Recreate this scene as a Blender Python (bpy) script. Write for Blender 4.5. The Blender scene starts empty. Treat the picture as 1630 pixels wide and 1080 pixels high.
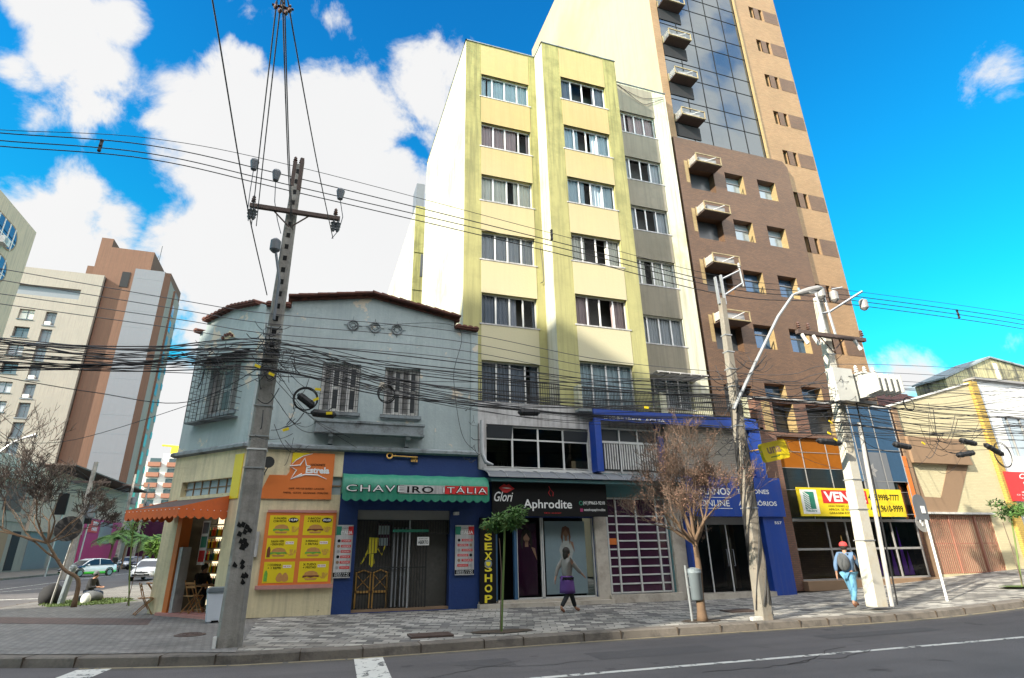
import bpy, bmesh, math, random
from mathutils import Vector, Matrix, noise
R = math.radians
rnd = random.Random(7)
scene = bpy.context.scene
C = scene.collection
# ---------------------------------------------------------------- camera
CF, CP, CR, CY, CX0, CY0, EYE = 893.1, .3676, -.0110, .3118, 789.2, 530.4, 1.85   # focal length in px of a 1630 px wide picture
_f = Vector((math.sin(CY)*math.cos(CP), math.cos(CY)*math.cos(CP), math.sin(CP)))
_r = Vector((math.cos(CY), -math.sin(CY), 0)); _u = _r.cross(_f)
_r, _u = math.cos(CR)*_r + math.sin(CR)*_u, -math.sin(CR)*_r + math.cos(CR)*_u
cam_d = bpy.data.cameras.new('camera'); cam = bpy.data.objects.new('camera', cam_d); C.objects.link(cam)
cam.matrix_world = Matrix(((_r.x, _u.x, -_f.x, 0), (_r.y, _u.y, -_f.y, 0), (_r.z, _u.z, -_f.z, EYE), (0, 0, 0, 1)))
cam_d.sensor_width = 36; cam_d.lens = CF/1630*36
cam_d.shift_x = (815-CX0)/1630; cam_d.shift_y = (CY0-540)/1630
cam_d.clip_end = 3000; cam_d.clip_start = .05
scene.camera = cam
def ray(x, y): return _f*CF + _r*(x-CX0) + _u*(CY0-y)
def at(x, y, Y):                       # the point of depth Y that the photograph shows at pixel x, y
    d = ray(x, y); return Vector((0, 0, EYE)) + d*(Y/d.y)
def atX(x, y, X):
    d = ray(x, y); return Vector((0, 0, EYE)) + d*(X/d.x)
# ---------------------------------------------------------------- light
SUN = Vector((-2.4, -1.0, 1.3)).normalized()         # towards the sun
sun_d = bpy.data.lights.new('sun', 'SUN'); sun_d.energy = 4.1; sun_d.angle = R(.5); sun_d.color = (1, .93, .78)
sun_o = bpy.data.objects.new('sun', sun_d); C.objects.link(sun_o)
sun_o.rotation_euler = SUN.to_track_quat('Z', 'Y').to_euler()
scene.view_settings.view_transform = 'Standard'; scene.view_settings.look = 'None'
scene.view_settings.gamma = 1; scene.view_settings.exposure = 1.45
scene.render.film_transparent = False
scene.cycles.max_bounces = 8; scene.cycles.transparent_max_bounces = 16
# ---------------------------------------------------------------- sky
W = bpy.data.worlds.new('World'); scene.world = W; W.use_nodes = True
def build_sky():
    nt = W.node_tree; N, L = nt.nodes, nt.links; N.clear()
    def n(t, **k):
        o = N.new(t)
        for a, b in k.items(): setattr(o, a, b)
        return o
    def m(op, a, b=None, c=None, clamp=False):
        o = n('ShaderNodeMath', operation=op, use_clamp=clamp)
        for i, v in enumerate((a, b, c)):
            if v is None: continue
            if isinstance(v, (int, float)): o.inputs[i].default_value = v
            else: L.new(v, o.inputs[i])
        return o.outputs[0]
    out = n('ShaderNodeOutputWorld'); bg = n('ShaderNodeBackground'); L.new(bg.outputs[0], out.inputs[0])
    tc = n('ShaderNodeTexCoord')
    nrm = n('ShaderNodeVectorMath', operation='NORMALIZE'); L.new(tc.outputs['Generated'], nrm.inputs[0]); V = nrm.outputs[0]
    sky = n('ShaderNodeTexSky', sky_type='NISHITA'); sky.sun_disc = False
    sky.sun_elevation = math.asin(SUN.z); sky.sun_rotation = math.atan2(SUN.x, SUN.y); sky.air_density = 1.0; sky.dust_density = .3; sky.ozone_density = 2.5
    hs = n('ShaderNodeHueSaturation'); hs.inputs['Saturation'].default_value = SKY_SAT; hs.inputs['Value'].default_value = SKY_VAL
    L.new(sky.outputs[0], hs.inputs['Color'])
    sep = n('ShaderNodeSeparateXYZ'); L.new(V, sep.inputs[0])
    tint = n('ShaderNodeValToRGB'); L.new(sep.outputs[2], tint.inputs[0])
    cr = tint.color_ramp; cr.elements[0].position = .0; cr.elements[0].color = (.30, 1.35, 1.05, 1); cr.elements[1].position = .85; cr.elements[1].color = (.10, .98, 1.32, 1)
    e = cr.elements.new(.35); e.color = (.08, 1.38, 1.22, 1)
    e = cr.elements.new(.6); e.color = (.08, 1.2, 1.36, 1)
    mul = n('ShaderNodeMixRGB', blend_type='MULTIPLY'); mul.inputs[0].default_value = 1
    L.new(hs.outputs[0], mul.inputs[1]); L.new(tint.outputs[0], mul.inputs[2])
    # wide noise for ragged edges
    nz = n('ShaderNodeTexNoise'); nz.inputs['Scale'].default_value = 7.; nz.inputs['Detail'].default_value = 9; nz.inputs['Roughness'].default_value = .62
    nz.inputs['Distortion'].default_value = .35
    L.new(V, nz.inputs['Vector'])
    ns = n('ShaderNodeTexNoise'); ns.inputs['Scale'].default_value = 2.2; ns.inputs['Detail'].default_value = 6; L.new(V, ns.inputs['Vector'])
    acc = None
    for (x, y, r) in CLOUDS:
        d = ray(x, y).normalized(); cosv = d.dot(_f)
        rad = r/CF*cosv**1.5
        dn = n('ShaderNodeVectorMath', operation='DISTANCE'); L.new(V, dn.inputs[0]); dn.inputs[1].default_value = d
        v = m('SUBTRACT', 1.0, m('DIVIDE', dn.outputs['Value'], rad))
        v = m('MAXIMUM', m('MULTIPLY', v, min(1.0, rad*5.5)), -0.6)
        acc = v if acc is None else m('MAXIMUM', acc, v)
    # thin cloud elsewhere in the sky (behind the camera as well)
    back = m('MULTIPLY', m('LESS_THAN', sep.outputs[1], -.05), m('SUBTRACT', ns.outputs[0], .40))
    acc = m('MAXIMUM', acc, m('ADD', m('MULTIPLY', back, 3.), m('MULTIPLY', m('GREATER_THAN', sep.outputs[1], -.05), -.6)))
    acc = m('MAXIMUM', acc, m('MULTIPLY', m('SUBTRACT', sep.outputs[2], .86), 8.))      # bright cloud added overhead, out of view, as fill light
    wisp = m('MULTIPLY', m('SUBTRACT', nz.outputs[0], .5), 1.15)
    dens = m('ADD', acc, wisp)
    mr = n('ShaderNodeMapRange', interpolation_type='SMOOTHSTEP'); L.new(dens, mr.inputs[0]); mr.inputs[1].default_value = -.04; mr.inputs[2].default_value = .16
    shade = n('ShaderNodeTexNoise'); shade.inputs['Scale'].default_value = 3; shade.inputs['Detail'].default_value = 4; L.new(V, shade.inputs['Vector'])
    cc = n('ShaderNodeMixRGB'); L.new(m('MULTIPLY', m('SUBTRACT', shade.outputs[0], .4, clamp=True), 1.0, clamp=True), cc.inputs[0])
    cc.inputs[1].default_value = (CLOUD, CLOUD, CLOUD*1.0, 1); cc.inputs[2].default_value = (CLOUD*.9, CLOUD*.91, CLOUD*.93, 1)
    mx = n('ShaderNodeMixRGB'); L.new(mr.outputs[0], mx.inputs[0]); L.new(mul.outputs[0], mx.inputs[1]); L.new(cc.outputs[0], mx.inputs[2])
    # added fill: unseen sky behind the camera and overhead brightened to lift the shade
    glow = m('ADD', 1.0, m('MULTIPLY', m('MULTIPLY', m('SUBTRACT', 0.0, sep.outputs[1]), 1.0, clamp=True), BACKSKY))
    zen = n('ShaderNodeMapRange', interpolation_type='SMOOTHSTEP'); L.new(sep.outputs[2], zen.inputs[0]); zen.inputs[1].default_value = .86; zen.inputs[2].default_value = .94; zen.inputs[4].default_value = ZENITH
    glow = m('ADD', glow, zen.outputs[0])
    vm = n('ShaderNodeVectorMath', operation='SCALE'); L.new(mx.outputs[0], vm.inputs[0]); L.new(glow, vm.inputs['Scale'])
    L.new(vm.outputs[0], bg.inputs[0]); bg.inputs[1].default_value = .1
SKY_SAT, SKY_VAL, CLOUD, BACKSKY, ZENITH = 1.2, .84, 3.4, 3.6, 3.0
CLOUDS = [(400,250,150),(505,235,140),(330,195,95),(590,320,125),(480,400,200),(625,420,120),(380,430,140),(392,95,40),(290,165,75),(570,215,95),(260,190,40),(650,300,60),(660,470,90),
          (90,60,75),(50,10,75),(165,115,62),(178,45,38),(150,165,42),(20,105,34),(120,20,50),
          (50,365,105),(0,330,70),(120,320,58),(178,348,44),(115,410,85),(50,430,110),(30,300,44),(155,400,40),
          (315,440,50),(350,490,80),(310,530,55),(270,640,90),(270,720,80),(250,600,40),
          (680,130,60),(715,100,48),(700,175,34),(650,90,22),(690,230,30),(400,30,30),(450,20,26),(520,30,24),
          (1450,598,60),(1395,612,40),(1500,592,24),(1610,548,26),(1580,560,18),(1620,592,30),(1350,612,40),(1600,110,22),(60,190,16)]
build_sky()
# ---------------------------------------------------------------- mesh helpers
ORG = {}
EACH = {'pink_edge','spandrel','marble_pier','pier','side_panel','parapet','roof_edge','groove','tilting_sash','brown_panel','golden_reveal','paper','shop_step','poster_print','return_wall','blue_frame','floor_band','curtain_strip'}
def link(o): C.objects.link(o); return o
class MB:
    def __init__(s, M=None): s.v = []; s.f = []; s.mi = []; s.sm = []; s.M = M; s.cur = 0; s.smooth = False
    def pt(s, p):
        p = Vector(p)
        if s.M is not None: p = s.M @ p
        s.v.append(p); return len(s.v)-1
    def face(s, idx): s.f.append(tuple(idx)); s.mi.append(s.cur); s.sm.append(s.smooth)
    def poly(s, pts): s.face([s.pt(p) for p in pts])
    def box(s, x0, x1, y0, y1, z0, z1):
        i = [s.pt(p) for p in ((x0,y0,z0),(x1,y0,z0),(x1,y1,z0),(x0,y1,z0),(x0,y0,z1),(x1,y0,z1),(x1,y1,z1),(x0,y1,z1))]
        for f in ((0,3,2,1),(4,5,6,7),(0,1,5,4),(1,2,6,5),(2,3,7,6),(3,0,4,7)): s.face([i[k] for k in f])
    def cbox(s, c, sx, sy, sz, rz=0, rx=0, ry=0):
        M = Matrix.Translation(c) @ Matrix.Rotation(rz,4,'Z') @ Matrix.Rotation(ry,4,'Y') @ Matrix.Rotation(rx,4,'X')
        old = s.M; s.M = (old @ M) if old is not None else M
        s.box(-sx/2,sx/2,-sy/2,sy/2,-sz/2,sz/2); s.M = old
    def prism(s, pts, a, b, axis='y'):         # pts: 2-D outline, extruded from a to b along the axis
        def P(p, t):
            if axis == 'y': return (p[0], t, p[1])
            if axis == 'z': return (p[0], p[1], t)
            return (t, p[0], p[1])
        A = [s.pt(P(p, a)) for p in pts]; B = [s.pt(P(p, b)) for p in pts]; n = len(pts)
        s.face(A); s.face(B[::-1])
        for i in range(n): s.face((A[i], B[i], B[(i+1)%n], A[(i+1)%n]))
    def tube(s, pts, r, n=6, caps=True, sq=False):
        pts = [Vector(p) for p in pts]; k = len(pts)
        if not hasattr(r, '__len__'): r = [r]*k
        rings = []; up = None
        for i, p in enumerate(pts):
            t = (pts[min(i+1,k-1)] - pts[max(i-1,0)])
            if t.length < 1e-9: t = Vector((0,0,1))
            t.normalize()
            if up is None: up = Vector((0,0,1)) if abs(t.z) < .9 else Vector((1,0,0))
            a = t.cross(up); 
            if a.length < 1e-6: a = t.orthogonal()
            a.normalize(); b = a.cross(t).normalized(); up = b
            off = math.pi/n if sq else 0
            rings.append([s.pt(p + (a*math.cos(2*math.pi*j/n+off) + b*math.sin(2*math.pi*j/n+off))*r[i]) for j in range(n)])
        for i in range(k-1):
            for j in range(n): s.face((rings[i][j], rings[i][(j+1)%n], rings[i+1][(j+1)%n], rings[i+1][j]))
        if caps: s.face(rings[0][::-1]); s.face(rings[-1])
    def cyl(s, p, r, h, n=16, r2=None, axis='z'):
        d = {'z':Vector((0,0,h)),'y':Vector((0,h,0)),'x':Vector((h,0,0))}[axis]
        s.tube([Vector(p), Vector(p)+d], [r, r if r2 is None else r2], n)
    def lathe(s, c, prof, n=16, axis='z'):
        rings = []
        for (r, h) in prof:
            ring = []
            for j in range(n):
                a = 2*math.pi*j/n; q = (r*math.cos(a), r*math.sin(a))
                q = (c[0]+q[0], c[1]+q[1], c[2]+h) if axis == 'z' else ((c[0]+q[0], c[1]+h, c[2]+q[1]) if axis == 'y' else (c[0]+h, c[1]+q[0], c[2]+q[1]))
                ring.append(s.pt(q))
            rings.append(ring)
        for i in range(len(rings)-1):
            for j in range(n): s.face((rings[i][j], rings[i][(j+1)%n], rings[i+1][(j+1)%n], rings[i+1][j]))
        s.face(rings[0][::-1]); s.face(rings[-1])
    def torus(s, c, R_, r, n=20, m=6, axis='y', a0=0, a1=2*math.pi):
        pts = []
        for i in range(n+1):
            a = a0+(a1-a0)*i/n
            pts.append({'y':(c[0]+R_*math.cos(a), c[1], c[2]+R_*math.sin(a)),'z':(c[0]+R_*math.cos(a), c[1]+R_*math.sin(a), c[2]),'x':(c[0], c[1]+R_*math.cos(a), c[2]+R_*math.sin(a))}[axis])
        s.tube(pts, r, m)
    def ball(s, c, rx, ry=None, rz=None, n=10, m=6):
        ry = rx if ry is None else ry; rz = rx if rz is None else rz; rings = []
        top = s.pt((c[0],c[1],c[2]+rz)); bot = s.pt((c[0],c[1],c[2]-rz))
        for i in range(1, m):
            t = math.pi*i/m
            rings.append([s.pt((c[0]+rx*math.sin(t)*math.cos(2*math.pi*j/n), c[1]+ry*math.sin(t)*math.sin(2*math.pi*j/n), c[2]+rz*math.cos(t))) for j in range(n)])
        for j in range(n): s.face((top, rings[0][j], rings[0][(j+1)%n])); s.face((bot, rings[-1][(j+1)%n], rings[-1][j]))
        for i in range(len(rings)-1):
            for j in range(n): s.face((rings[i][j], rings[i+1][j], rings[i+1][(j+1)%n], rings[i][(j+1)%n]))
    def wall(s, x0, x1, z0, z1, holes, y, depth):      # front face at y with openings, reveals going to y+depth
        xs = sorted({x0, x1, *[h[0] for h in holes], *[h[1] for h in holes]}); zs = sorted({z0, z1, *[h[2] for h in holes], *[h[3] for h in holes]})
        xs = [x for x in xs if x0-1e-6 <= x <= x1+1e-6]; zs = [z for z in zs if z0-1e-6 <= z <= z1+1e-6]
        for a, b in zip(xs, xs[1:]):
            for c, d in zip(zs, zs[1:]):
                cx, cz = (a+b)/2, (c+d)/2
                if any(h[0] < cx < h[1] and h[2] < cz < h[3] for h in holes): continue
                s.poly(((a,y,c),(b,y,c),(b,y,d),(a,y,d)))
        for a, b, c, d in holes:
            if depth:
                s.poly(((a,y,c),(a,y,d),(a,y+depth,d),(a,y+depth,c))); s.poly(((b,y,c),(b,y+depth,c),(b,y+depth,d),(b,y,d)))
                s.poly(((a,y,c),(a,y+depth,c),(b,y+depth,c),(b,y,c))); s.poly(((a,y,d),(b,y,d),(b,y+depth,d),(a,y+depth,d)))
    def pieces(s):
        par = list(range(len(s.v)))
        def fd(a):
            while par[a] != a: par[a] = par[par[a]]; a = par[a]
            return a
        for f in s.f:
            a = fd(f[0])
            for b in f[1:]: par[fd(b)] = a
        groups = {}
        for k, f in enumerate(s.f): groups.setdefault(fd(f[0]), []).append(k)
        out = []
        for ks in groups.values():
            b = MB(); mp = {}
            for k in ks:
                idx = []
                for i in s.f[k]:
                    if i not in mp: mp[i] = len(b.v); b.v.append(s.v[i])
                    idx.append(mp[i])
                b.f.append(tuple(idx)); b.mi.append(s.mi[k]); b.sm.append(s.sm[k])
            out.append(b)
        return out
    def build_each(s, name, mats, parent):      # one object for every separate piece
        return [b.build(name, mats, parent, one=True) for b in s.pieces()]
    def build(s, name, mats, parent=None, loc=None, one=False):
        if parent is not None and name in EACH and not one: return s.build_each(name, mats, parent)[0]
        if not isinstance(mats, (list, tuple)): mats = [mats]
        if parent is not None: o0 = ORG[parent.name]
        elif loc is not None: o0 = Vector(loc)
        else:
            if s.v:
                o0 = Vector(((min(p.x for p in s.v)+max(p.x for p in s.v))/2, (min(p.y for p in s.v)+max(p.y for p in s.v))/2, min(p.z for p in s.v)))
            else: o0 = Vector((0,0,0))
        me = bpy.data.meshes.new(name); me.from_pydata([p-o0 for p in s.v], [], s.f)
        for m in mats: me.materials.append(m)
        if len(mats) > 1: me.polygons.foreach_set('material_index', s.mi)
        if any(s.sm): me.polygons.foreach_set('use_smooth', s.sm)
        me.update()
        o = link(bpy.data.objects.new(name, me))
        if parent is None: o.location = o0
        else: o.parent = parent
        ORG[o.name] = o0
        return o
def tag(o, label=None, cat=None, group=None, kind=None):
    if label: o['label'] = label
    if cat: o['category'] = cat
    if group: o['group'] = group
    if kind: o['kind'] = kind
    return o
def thing(name, loc, label, cat, group=None, rz=0):
    o = link(bpy.data.objects.new(name, None)); o.location = loc; o.rotation_euler.z = rz; o.empty_display_size = .2
    ORG[o.name] = Vector(loc); return tag(o, label, cat, group)
def struct(o): o['kind'] = 'structure'; return o
def copy_tree(o, parent=None):
    c = o.copy(); C.objects.link(c)
    if parent is not None: c.parent = parent
    ORG[c.name] = ORG[o.name]
    for ch in list(o.children): copy_tree(ch, c)
    return c
def frame(origin, xdir):           # local x along a wall (left to right as one faces it), local y into it, z up
    x = Vector(xdir).normalized(); y = Vector((0,0,1)).cross(x)
    return Matrix(((x.x,y.x,0,origin[0]),(x.y,y.y,0,origin[1]),(x.z,y.z,1,origin[2]),(0,0,0,1)))
def inplane(px, py, M):            # pixel -> local (u, z) on the local y = 0 plane of frame M
    d = ray(px, py); nn = Vector((M[0][1], M[1][1], M[2][1])); o = M.to_translation(); c = Vector((0,0,EYE))
    p = c + d*((o-c).dot(nn)/d.dot(nn)); q = M.inverted() @ p; return q.x, q.z
_dg = None
def text(parent, s, x0, x1, z0, z1, y, m, M=None, bold=0, shear=0, name='lettering', spacing=1, rot=None, thick=.004):
    cu = bpy.data.curves.new('t', 'FONT'); cu.body = s; cu.size = 1; cu.offset = bold; cu.shear = shear; cu.space_character = spacing; cu.resolution_u = 3; cu.extrude = .0
    cu.align_x = 'CENTER'
    o = bpy.data.objects.new('t', cu); link(o)
    me = bpy.data.meshes.new_from_object(o.evaluated_get(bpy.context.evaluated_depsgraph_get()))
    bpy.data.objects.remove(o)
    vs = [v.co.copy() for v in me.vertices]; fs = [tuple(p.vertices) for p in me.polygons]; bpy.data.meshes.remove(me)
    if not vs: return None
    a0, a1 = min(v.x for v in vs), max(v.x for v in vs); b0, b1 = min(v.y for v in vs), max(v.y for v in vs)
    mb = MB(M)
    if rot: 
        cxx, czz = (x0+x1)/2, (z0+z1)/2; T = Matrix.Translation((cxx,y,czz)) @ Matrix.Rotation(rot,4,'Y') @ Matrix.Translation((-cxx,-y,-czz)); mb.M = (M @ T) if M is not None else T
    for v in vs: mb.pt((x0+(v.x-a0)/(a1-a0)*(x1-x0), y, z0+(v.y-b0)/(b1-b0)*(z1-z0)))
    for f in fs: mb.face(f)
    return mb.build(name, m, parent)
# ---------------------------------------------------------------- materials
def newmat(name):
    m = bpy.data.materials.new(name); m.use_nodes = True
    nt = m.node_tree; b = nt.nodes['Principled BSDF']; return m, nt, b
def _n(nt, t, **k):
    o = nt.nodes.new(t)
    for a, b in k.items(): setattr(o, a, b)
    return o
def rgb(c): return (c[0], c[1], c[2], 1)
def mixc(nt, f, a, b, mode='MIX'):
    o = _n(nt, 'ShaderNodeMixRGB', blend_type=mode)
    for i, v in ((0, f), (1, a), (2, b)):
        if isinstance(v, (int, float)): o.inputs[i].default_value = v
        elif isinstance(v, tuple): o.inputs[i].default_value = rgb(v)
        else: nt.links.new(v, o.inputs[i])
    return o.outputs[0]
def noise_fac(nt, vec, scale, detail=5, lo=.4, hi=.6, rough=.6, stretch=None):
    if stretch:
        mp = _n(nt, 'ShaderNodeMapping'); nt.links.new(vec, mp.inputs[0]); mp.inputs['Scale'].default_value = stretch; vec = mp.outputs[0]
    z = _n(nt, 'ShaderNodeTexNoise'); z.inputs['Scale'].default_value = scale; z.inputs['Detail'].default_value = detail; z.inputs['Roughness'].default_value = rough
    nt.links.new(vec, z.inputs['Vector'])
    r = _n(nt, 'ShaderNodeMapRange'); nt.links.new(z.outputs[0], r.inputs[0]); r.inputs[1].default_value = lo; r.inputs[2].default_value = hi
    return r.outputs[0], z.outputs[0]
def mat(name, col, rough=.8, var=.12, scale=1.5, bump=0, bscale=25, metal=0, lower_light=None, stain=None, streak=None, spots=None, spec=None, coat=0):
    """plain painted or cast surface: mottling, rain streaks (streak=(colour, strength)), patches (stain=(colour, strength, scale)), flaked spots"""
    m, nt, b = newmat(name); tc = _n(nt, 'ShaderNodeTexCoord'); v = tc.outputs['Object']
    f, _ = noise_fac(nt, v, scale, 6, .3, .7)
    c = mixc(nt, f, tuple(x*(1-var) for x in col), tuple(min(1, x*(1+var)) for x in col))
    f2, _ = noise_fac(nt, v, scale*9, 4, .3, .7); c = mixc(nt, f2, c, tuple(x*(1-var*.6) for x in col)) if var > .05 else c
    if stain: f3, _ = noise_fac(nt, v, stain[2], 8, .48, .66, .7); mm = _n(nt,'ShaderNodeMath',operation='MULTIPLY'); nt.links.new(f3, mm.inputs[0]); mm.inputs[1].default_value = stain[1]; c = mixc(nt, mm.outputs[0], c, stain[0])
    if streak: f4, _ = noise_fac(nt, v, 1.0, 7, .46, .66, .62, stretch=(7, 7, .3)); mm = _n(nt,'ShaderNodeMath',operation='MULTIPLY'); nt.links.new(f4, mm.inputs[0]); mm.inputs[1].default_value = streak[1]; mm.use_clamp = True; c = mixc(nt, mm.outputs[0], c, streak[0])
    if spots: f5, _ = noise_fac(nt, v, spots[1], 7, spots[2], spots[2]+.02, .65); c = mixc(nt, f5, c, spots[0])
    if lower_light:      # brighter light on the lower floors painted into the colour: fade = (z0, z1, colour, strength)
        sz = _n(nt,'ShaderNodeSeparateXYZ'); nt.links.new(v, sz.inputs[0]); r = _n(nt,'ShaderNodeMapRange'); nt.links.new(sz.outputs[2], r.inputs[0]); r.inputs[1].default_value = lower_light[1]; r.inputs[2].default_value = lower_light[0]; r.inputs[4].default_value = lower_light[3]
        c = mixc(nt, r.outputs[0], c, lower_light[2])
    nt.links.new(c, b.inputs['Base Color']) if not isinstance(c, tuple) else None
    b.inputs['Roughness'].default_value = rough; b.inputs['Metallic'].default_value = metal
    if spec is not None: b.inputs['Specular IOR Level'].default_value = spec
    if coat: b.inputs['Coat Weight'].default_value = coat
    if bump:
        _, h = noise_fac(nt, v, bscale, 6); bp = _n(nt, 'ShaderNodeBump'); bp.inputs['Strength'].default_value = bump; bp.inputs['Distance'].default_value = .02
        nt.links.new(h, bp.inputs['Height']); nt.links.new(bp.outputs[0], b.inputs['Normal'])
    return m
def brickmat(name, c1, c2, mortar, w, h, ms=.01, plane='wall', rough=.75, bump=.3, offset=.5, dist=0, var=.15, rot=0, bias=0, stain=None, spec=None):
    m, nt, b = newmat(name); tc = _n(nt, 'ShaderNodeTexCoord'); v = tc.outputs['Object']
    if plane == 'wall':
        s = _n(nt, 'ShaderNodeSeparateXYZ'); nt.links.new(v, s.inputs[0]); a = _n(nt, 'ShaderNodeMath', operation='ADD'); nt.links.new(s.outputs[0], a.inputs[0]); nt.links.new(s.outputs[1], a.inputs[1])
        c = _n(nt, 'ShaderNodeCombineXYZ'); nt.links.new(a.outputs[0], c.inputs[0]); nt.links.new(s.outputs[2], c.inputs[1]); vec = c.outputs[0]
    else: vec = v
    if rot:
        mp = _n(nt, 'ShaderNodeMapping'); nt.links.new(vec, mp.inputs[0]); mp.inputs['Rotation'].default_value = (0, 0, rot); vec = mp.outputs[0]
    if dist:
        z = _n(nt, 'ShaderNodeTexNoise'); z.inputs['Scale'].default_value = 2.5; nt.links.new(vec, z.inputs['Vector'])
        q = _n(nt, 'ShaderNodeVectorMath', operation='MULTIPLY_ADD'); nt.links.new(z.outputs['Color'], q.inputs[0]); q.inputs[1].default_value = (dist,)*3; nt.links.new(vec, q.inputs[2]); vec = q.outputs[0]
    br = _n(nt, 'ShaderNodeTexBrick'); nt.links.new(vec, br.inputs['Vector']); br.offset = offset
    br.inputs['Color1'].default_value = rgb(c1); br.inputs['Color2'].default_value = rgb(c2); br.inputs['Mortar'].default_value = rgb(mortar)
    br.inputs['Scale'].default_value = 1; br.inputs['Mortar Size'].default_value = ms; br.inputs['Brick Width'].default_value = w; br.inputs['Row Height'].default_value = h; br.inputs['Bias'].default_value = bias
    f, _ = noise_fac(nt, v, .7, 7, .3, .7); c = mixc(nt, f, br.outputs['Color'], (1-var,)*3, 'MULTIPLY')
    cc = mixc(nt, 1.0, br.outputs['Color'], (1-var,)*3, 'MULTIPLY'); c = mixc(nt, f, br.outputs['Color'], cc)
    if stain: f3, _ = noise_fac(nt, v, stain[2], 8, .48, .66, .7); mm = _n(nt,'ShaderNodeMath',operation='MULTIPLY'); nt.links.new(f3, mm.inputs[0]); mm.inputs[1].default_value = stain[1]; c = mixc(nt, mm.outputs[0], c, stain[0])
    nt.links.new(c, b.inputs['Base Color']); b.inputs['Roughness'].default_value = rough
    if spec is not None: b.inputs['Specular IOR Level'].default_value = spec
    if bump:
        iv = _n(nt, 'ShaderNodeMath', operation='SUBTRACT'); iv.inputs[0].default_value = 1; nt.links.new(br.outputs['Fac'], iv.inputs[1])
        bp = _n(nt, 'ShaderNodeBump'); bp.inputs['Strength'].default_value = bump; bp.inputs['Distance'].default_value = .01
        nt.links.new(iv.outputs[0], bp.inputs['Height']); nt.links.new(bp.outputs[0], b.inputs['Normal'])
    return m
def glassmat(name, tint=(.02,.025,.03), alpha=.35, rough=.03, wav=0):     # window pane: glossy over a tinted see-through sheet
    m, nt, b = newmat(name); nt.nodes.remove(b); out = nt.nodes['Material Output']
    tr = _n(nt, 'ShaderNodeBsdfTransparent'); tr.inputs[0].default_value = rgb(tint); gl = _n(nt, 'ShaderNodeBsdfGlossy'); gl.inputs[1].default_value = rough
    gl.inputs[0].default_value = (1, 1, 1, 1)
    fr = _n(nt, 'ShaderNodeLayerWeight'); fr.inputs[0].default_value = alpha; mx = _n(nt, 'ShaderNodeMixShader')
    nt.links.new(fr.outputs['Fresnel'], mx.inputs[0]); nt.links.new(tr.outputs[0], mx.inputs[1]); nt.links.new(gl.outputs[0], mx.inputs[2]); nt.links.new(mx.outputs[0], out.inputs[0])
    if wav:
        tc = _n(nt, 'ShaderNodeTexCoord'); z = _n(nt, 'ShaderNodeTexNoise'); z.inputs['Scale'].default_value = .8; nt.links.new(tc.outputs['Object'], z.inputs['Vector'])
        bp = _n(nt, 'ShaderNodeBump'); bp.inputs['Strength'].default_value = wav; bp.inputs['Distance'].default_value = .05; nt.links.new(z.outputs[0], bp.inputs['Height']); nt.links.new(bp.outputs[0], gl.inputs['Normal'])
    return m
def glowmat(name, col, s):
    m, nt, b = newmat(name); b.inputs['Base Color'].default_value = rgb(col); b.inputs['Emission Color'].default_value = rgb(col); b.inputs['Emission Strength'].default_value = s; return m
# ---------------------------------------------------------------- palette
K = {}
K['asphalt'] = mat('asphalt', (.125,.115,.118), .85, .22, .35, .4, 90, stain=((.075,.07,.072), .75, .22), spots=((.055,.052,.053), .45, .66), spec=.3)
K['marking'] = mat('road_marking', (.55,.54,.5), .8, .1, 2, .2, 60, spots=((.07,.07,.07), 5, .56))
K['yellowline'] = mat('yellow_line', (.30,.24,.12), .8, .25, 3, spots=((.07,.07,.07), 4, .58))
K['kerb'] = mat('kerb_stone', (.15,.13,.11), .85, .25, 1.2, .5, 30, stain=((.05,.045,.04), .8, 2.))
K['paver'] = brickmat('concrete_pavers', (.25,.235,.22), (.185,.175,.165), (.035,.033,.03), .22, .11, .008, 'ground', .85, .5, var=.25, rot=R(38), stain=((.06,.055,.05), .5, .6))
K['paver_red'] = brickmat('red_pavers', (.16,.105,.09), (.12,.085,.075), (.035,.033,.03), .22, .11, .008, 'ground', .85, .5, var=.25, rot=R(38))
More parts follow.
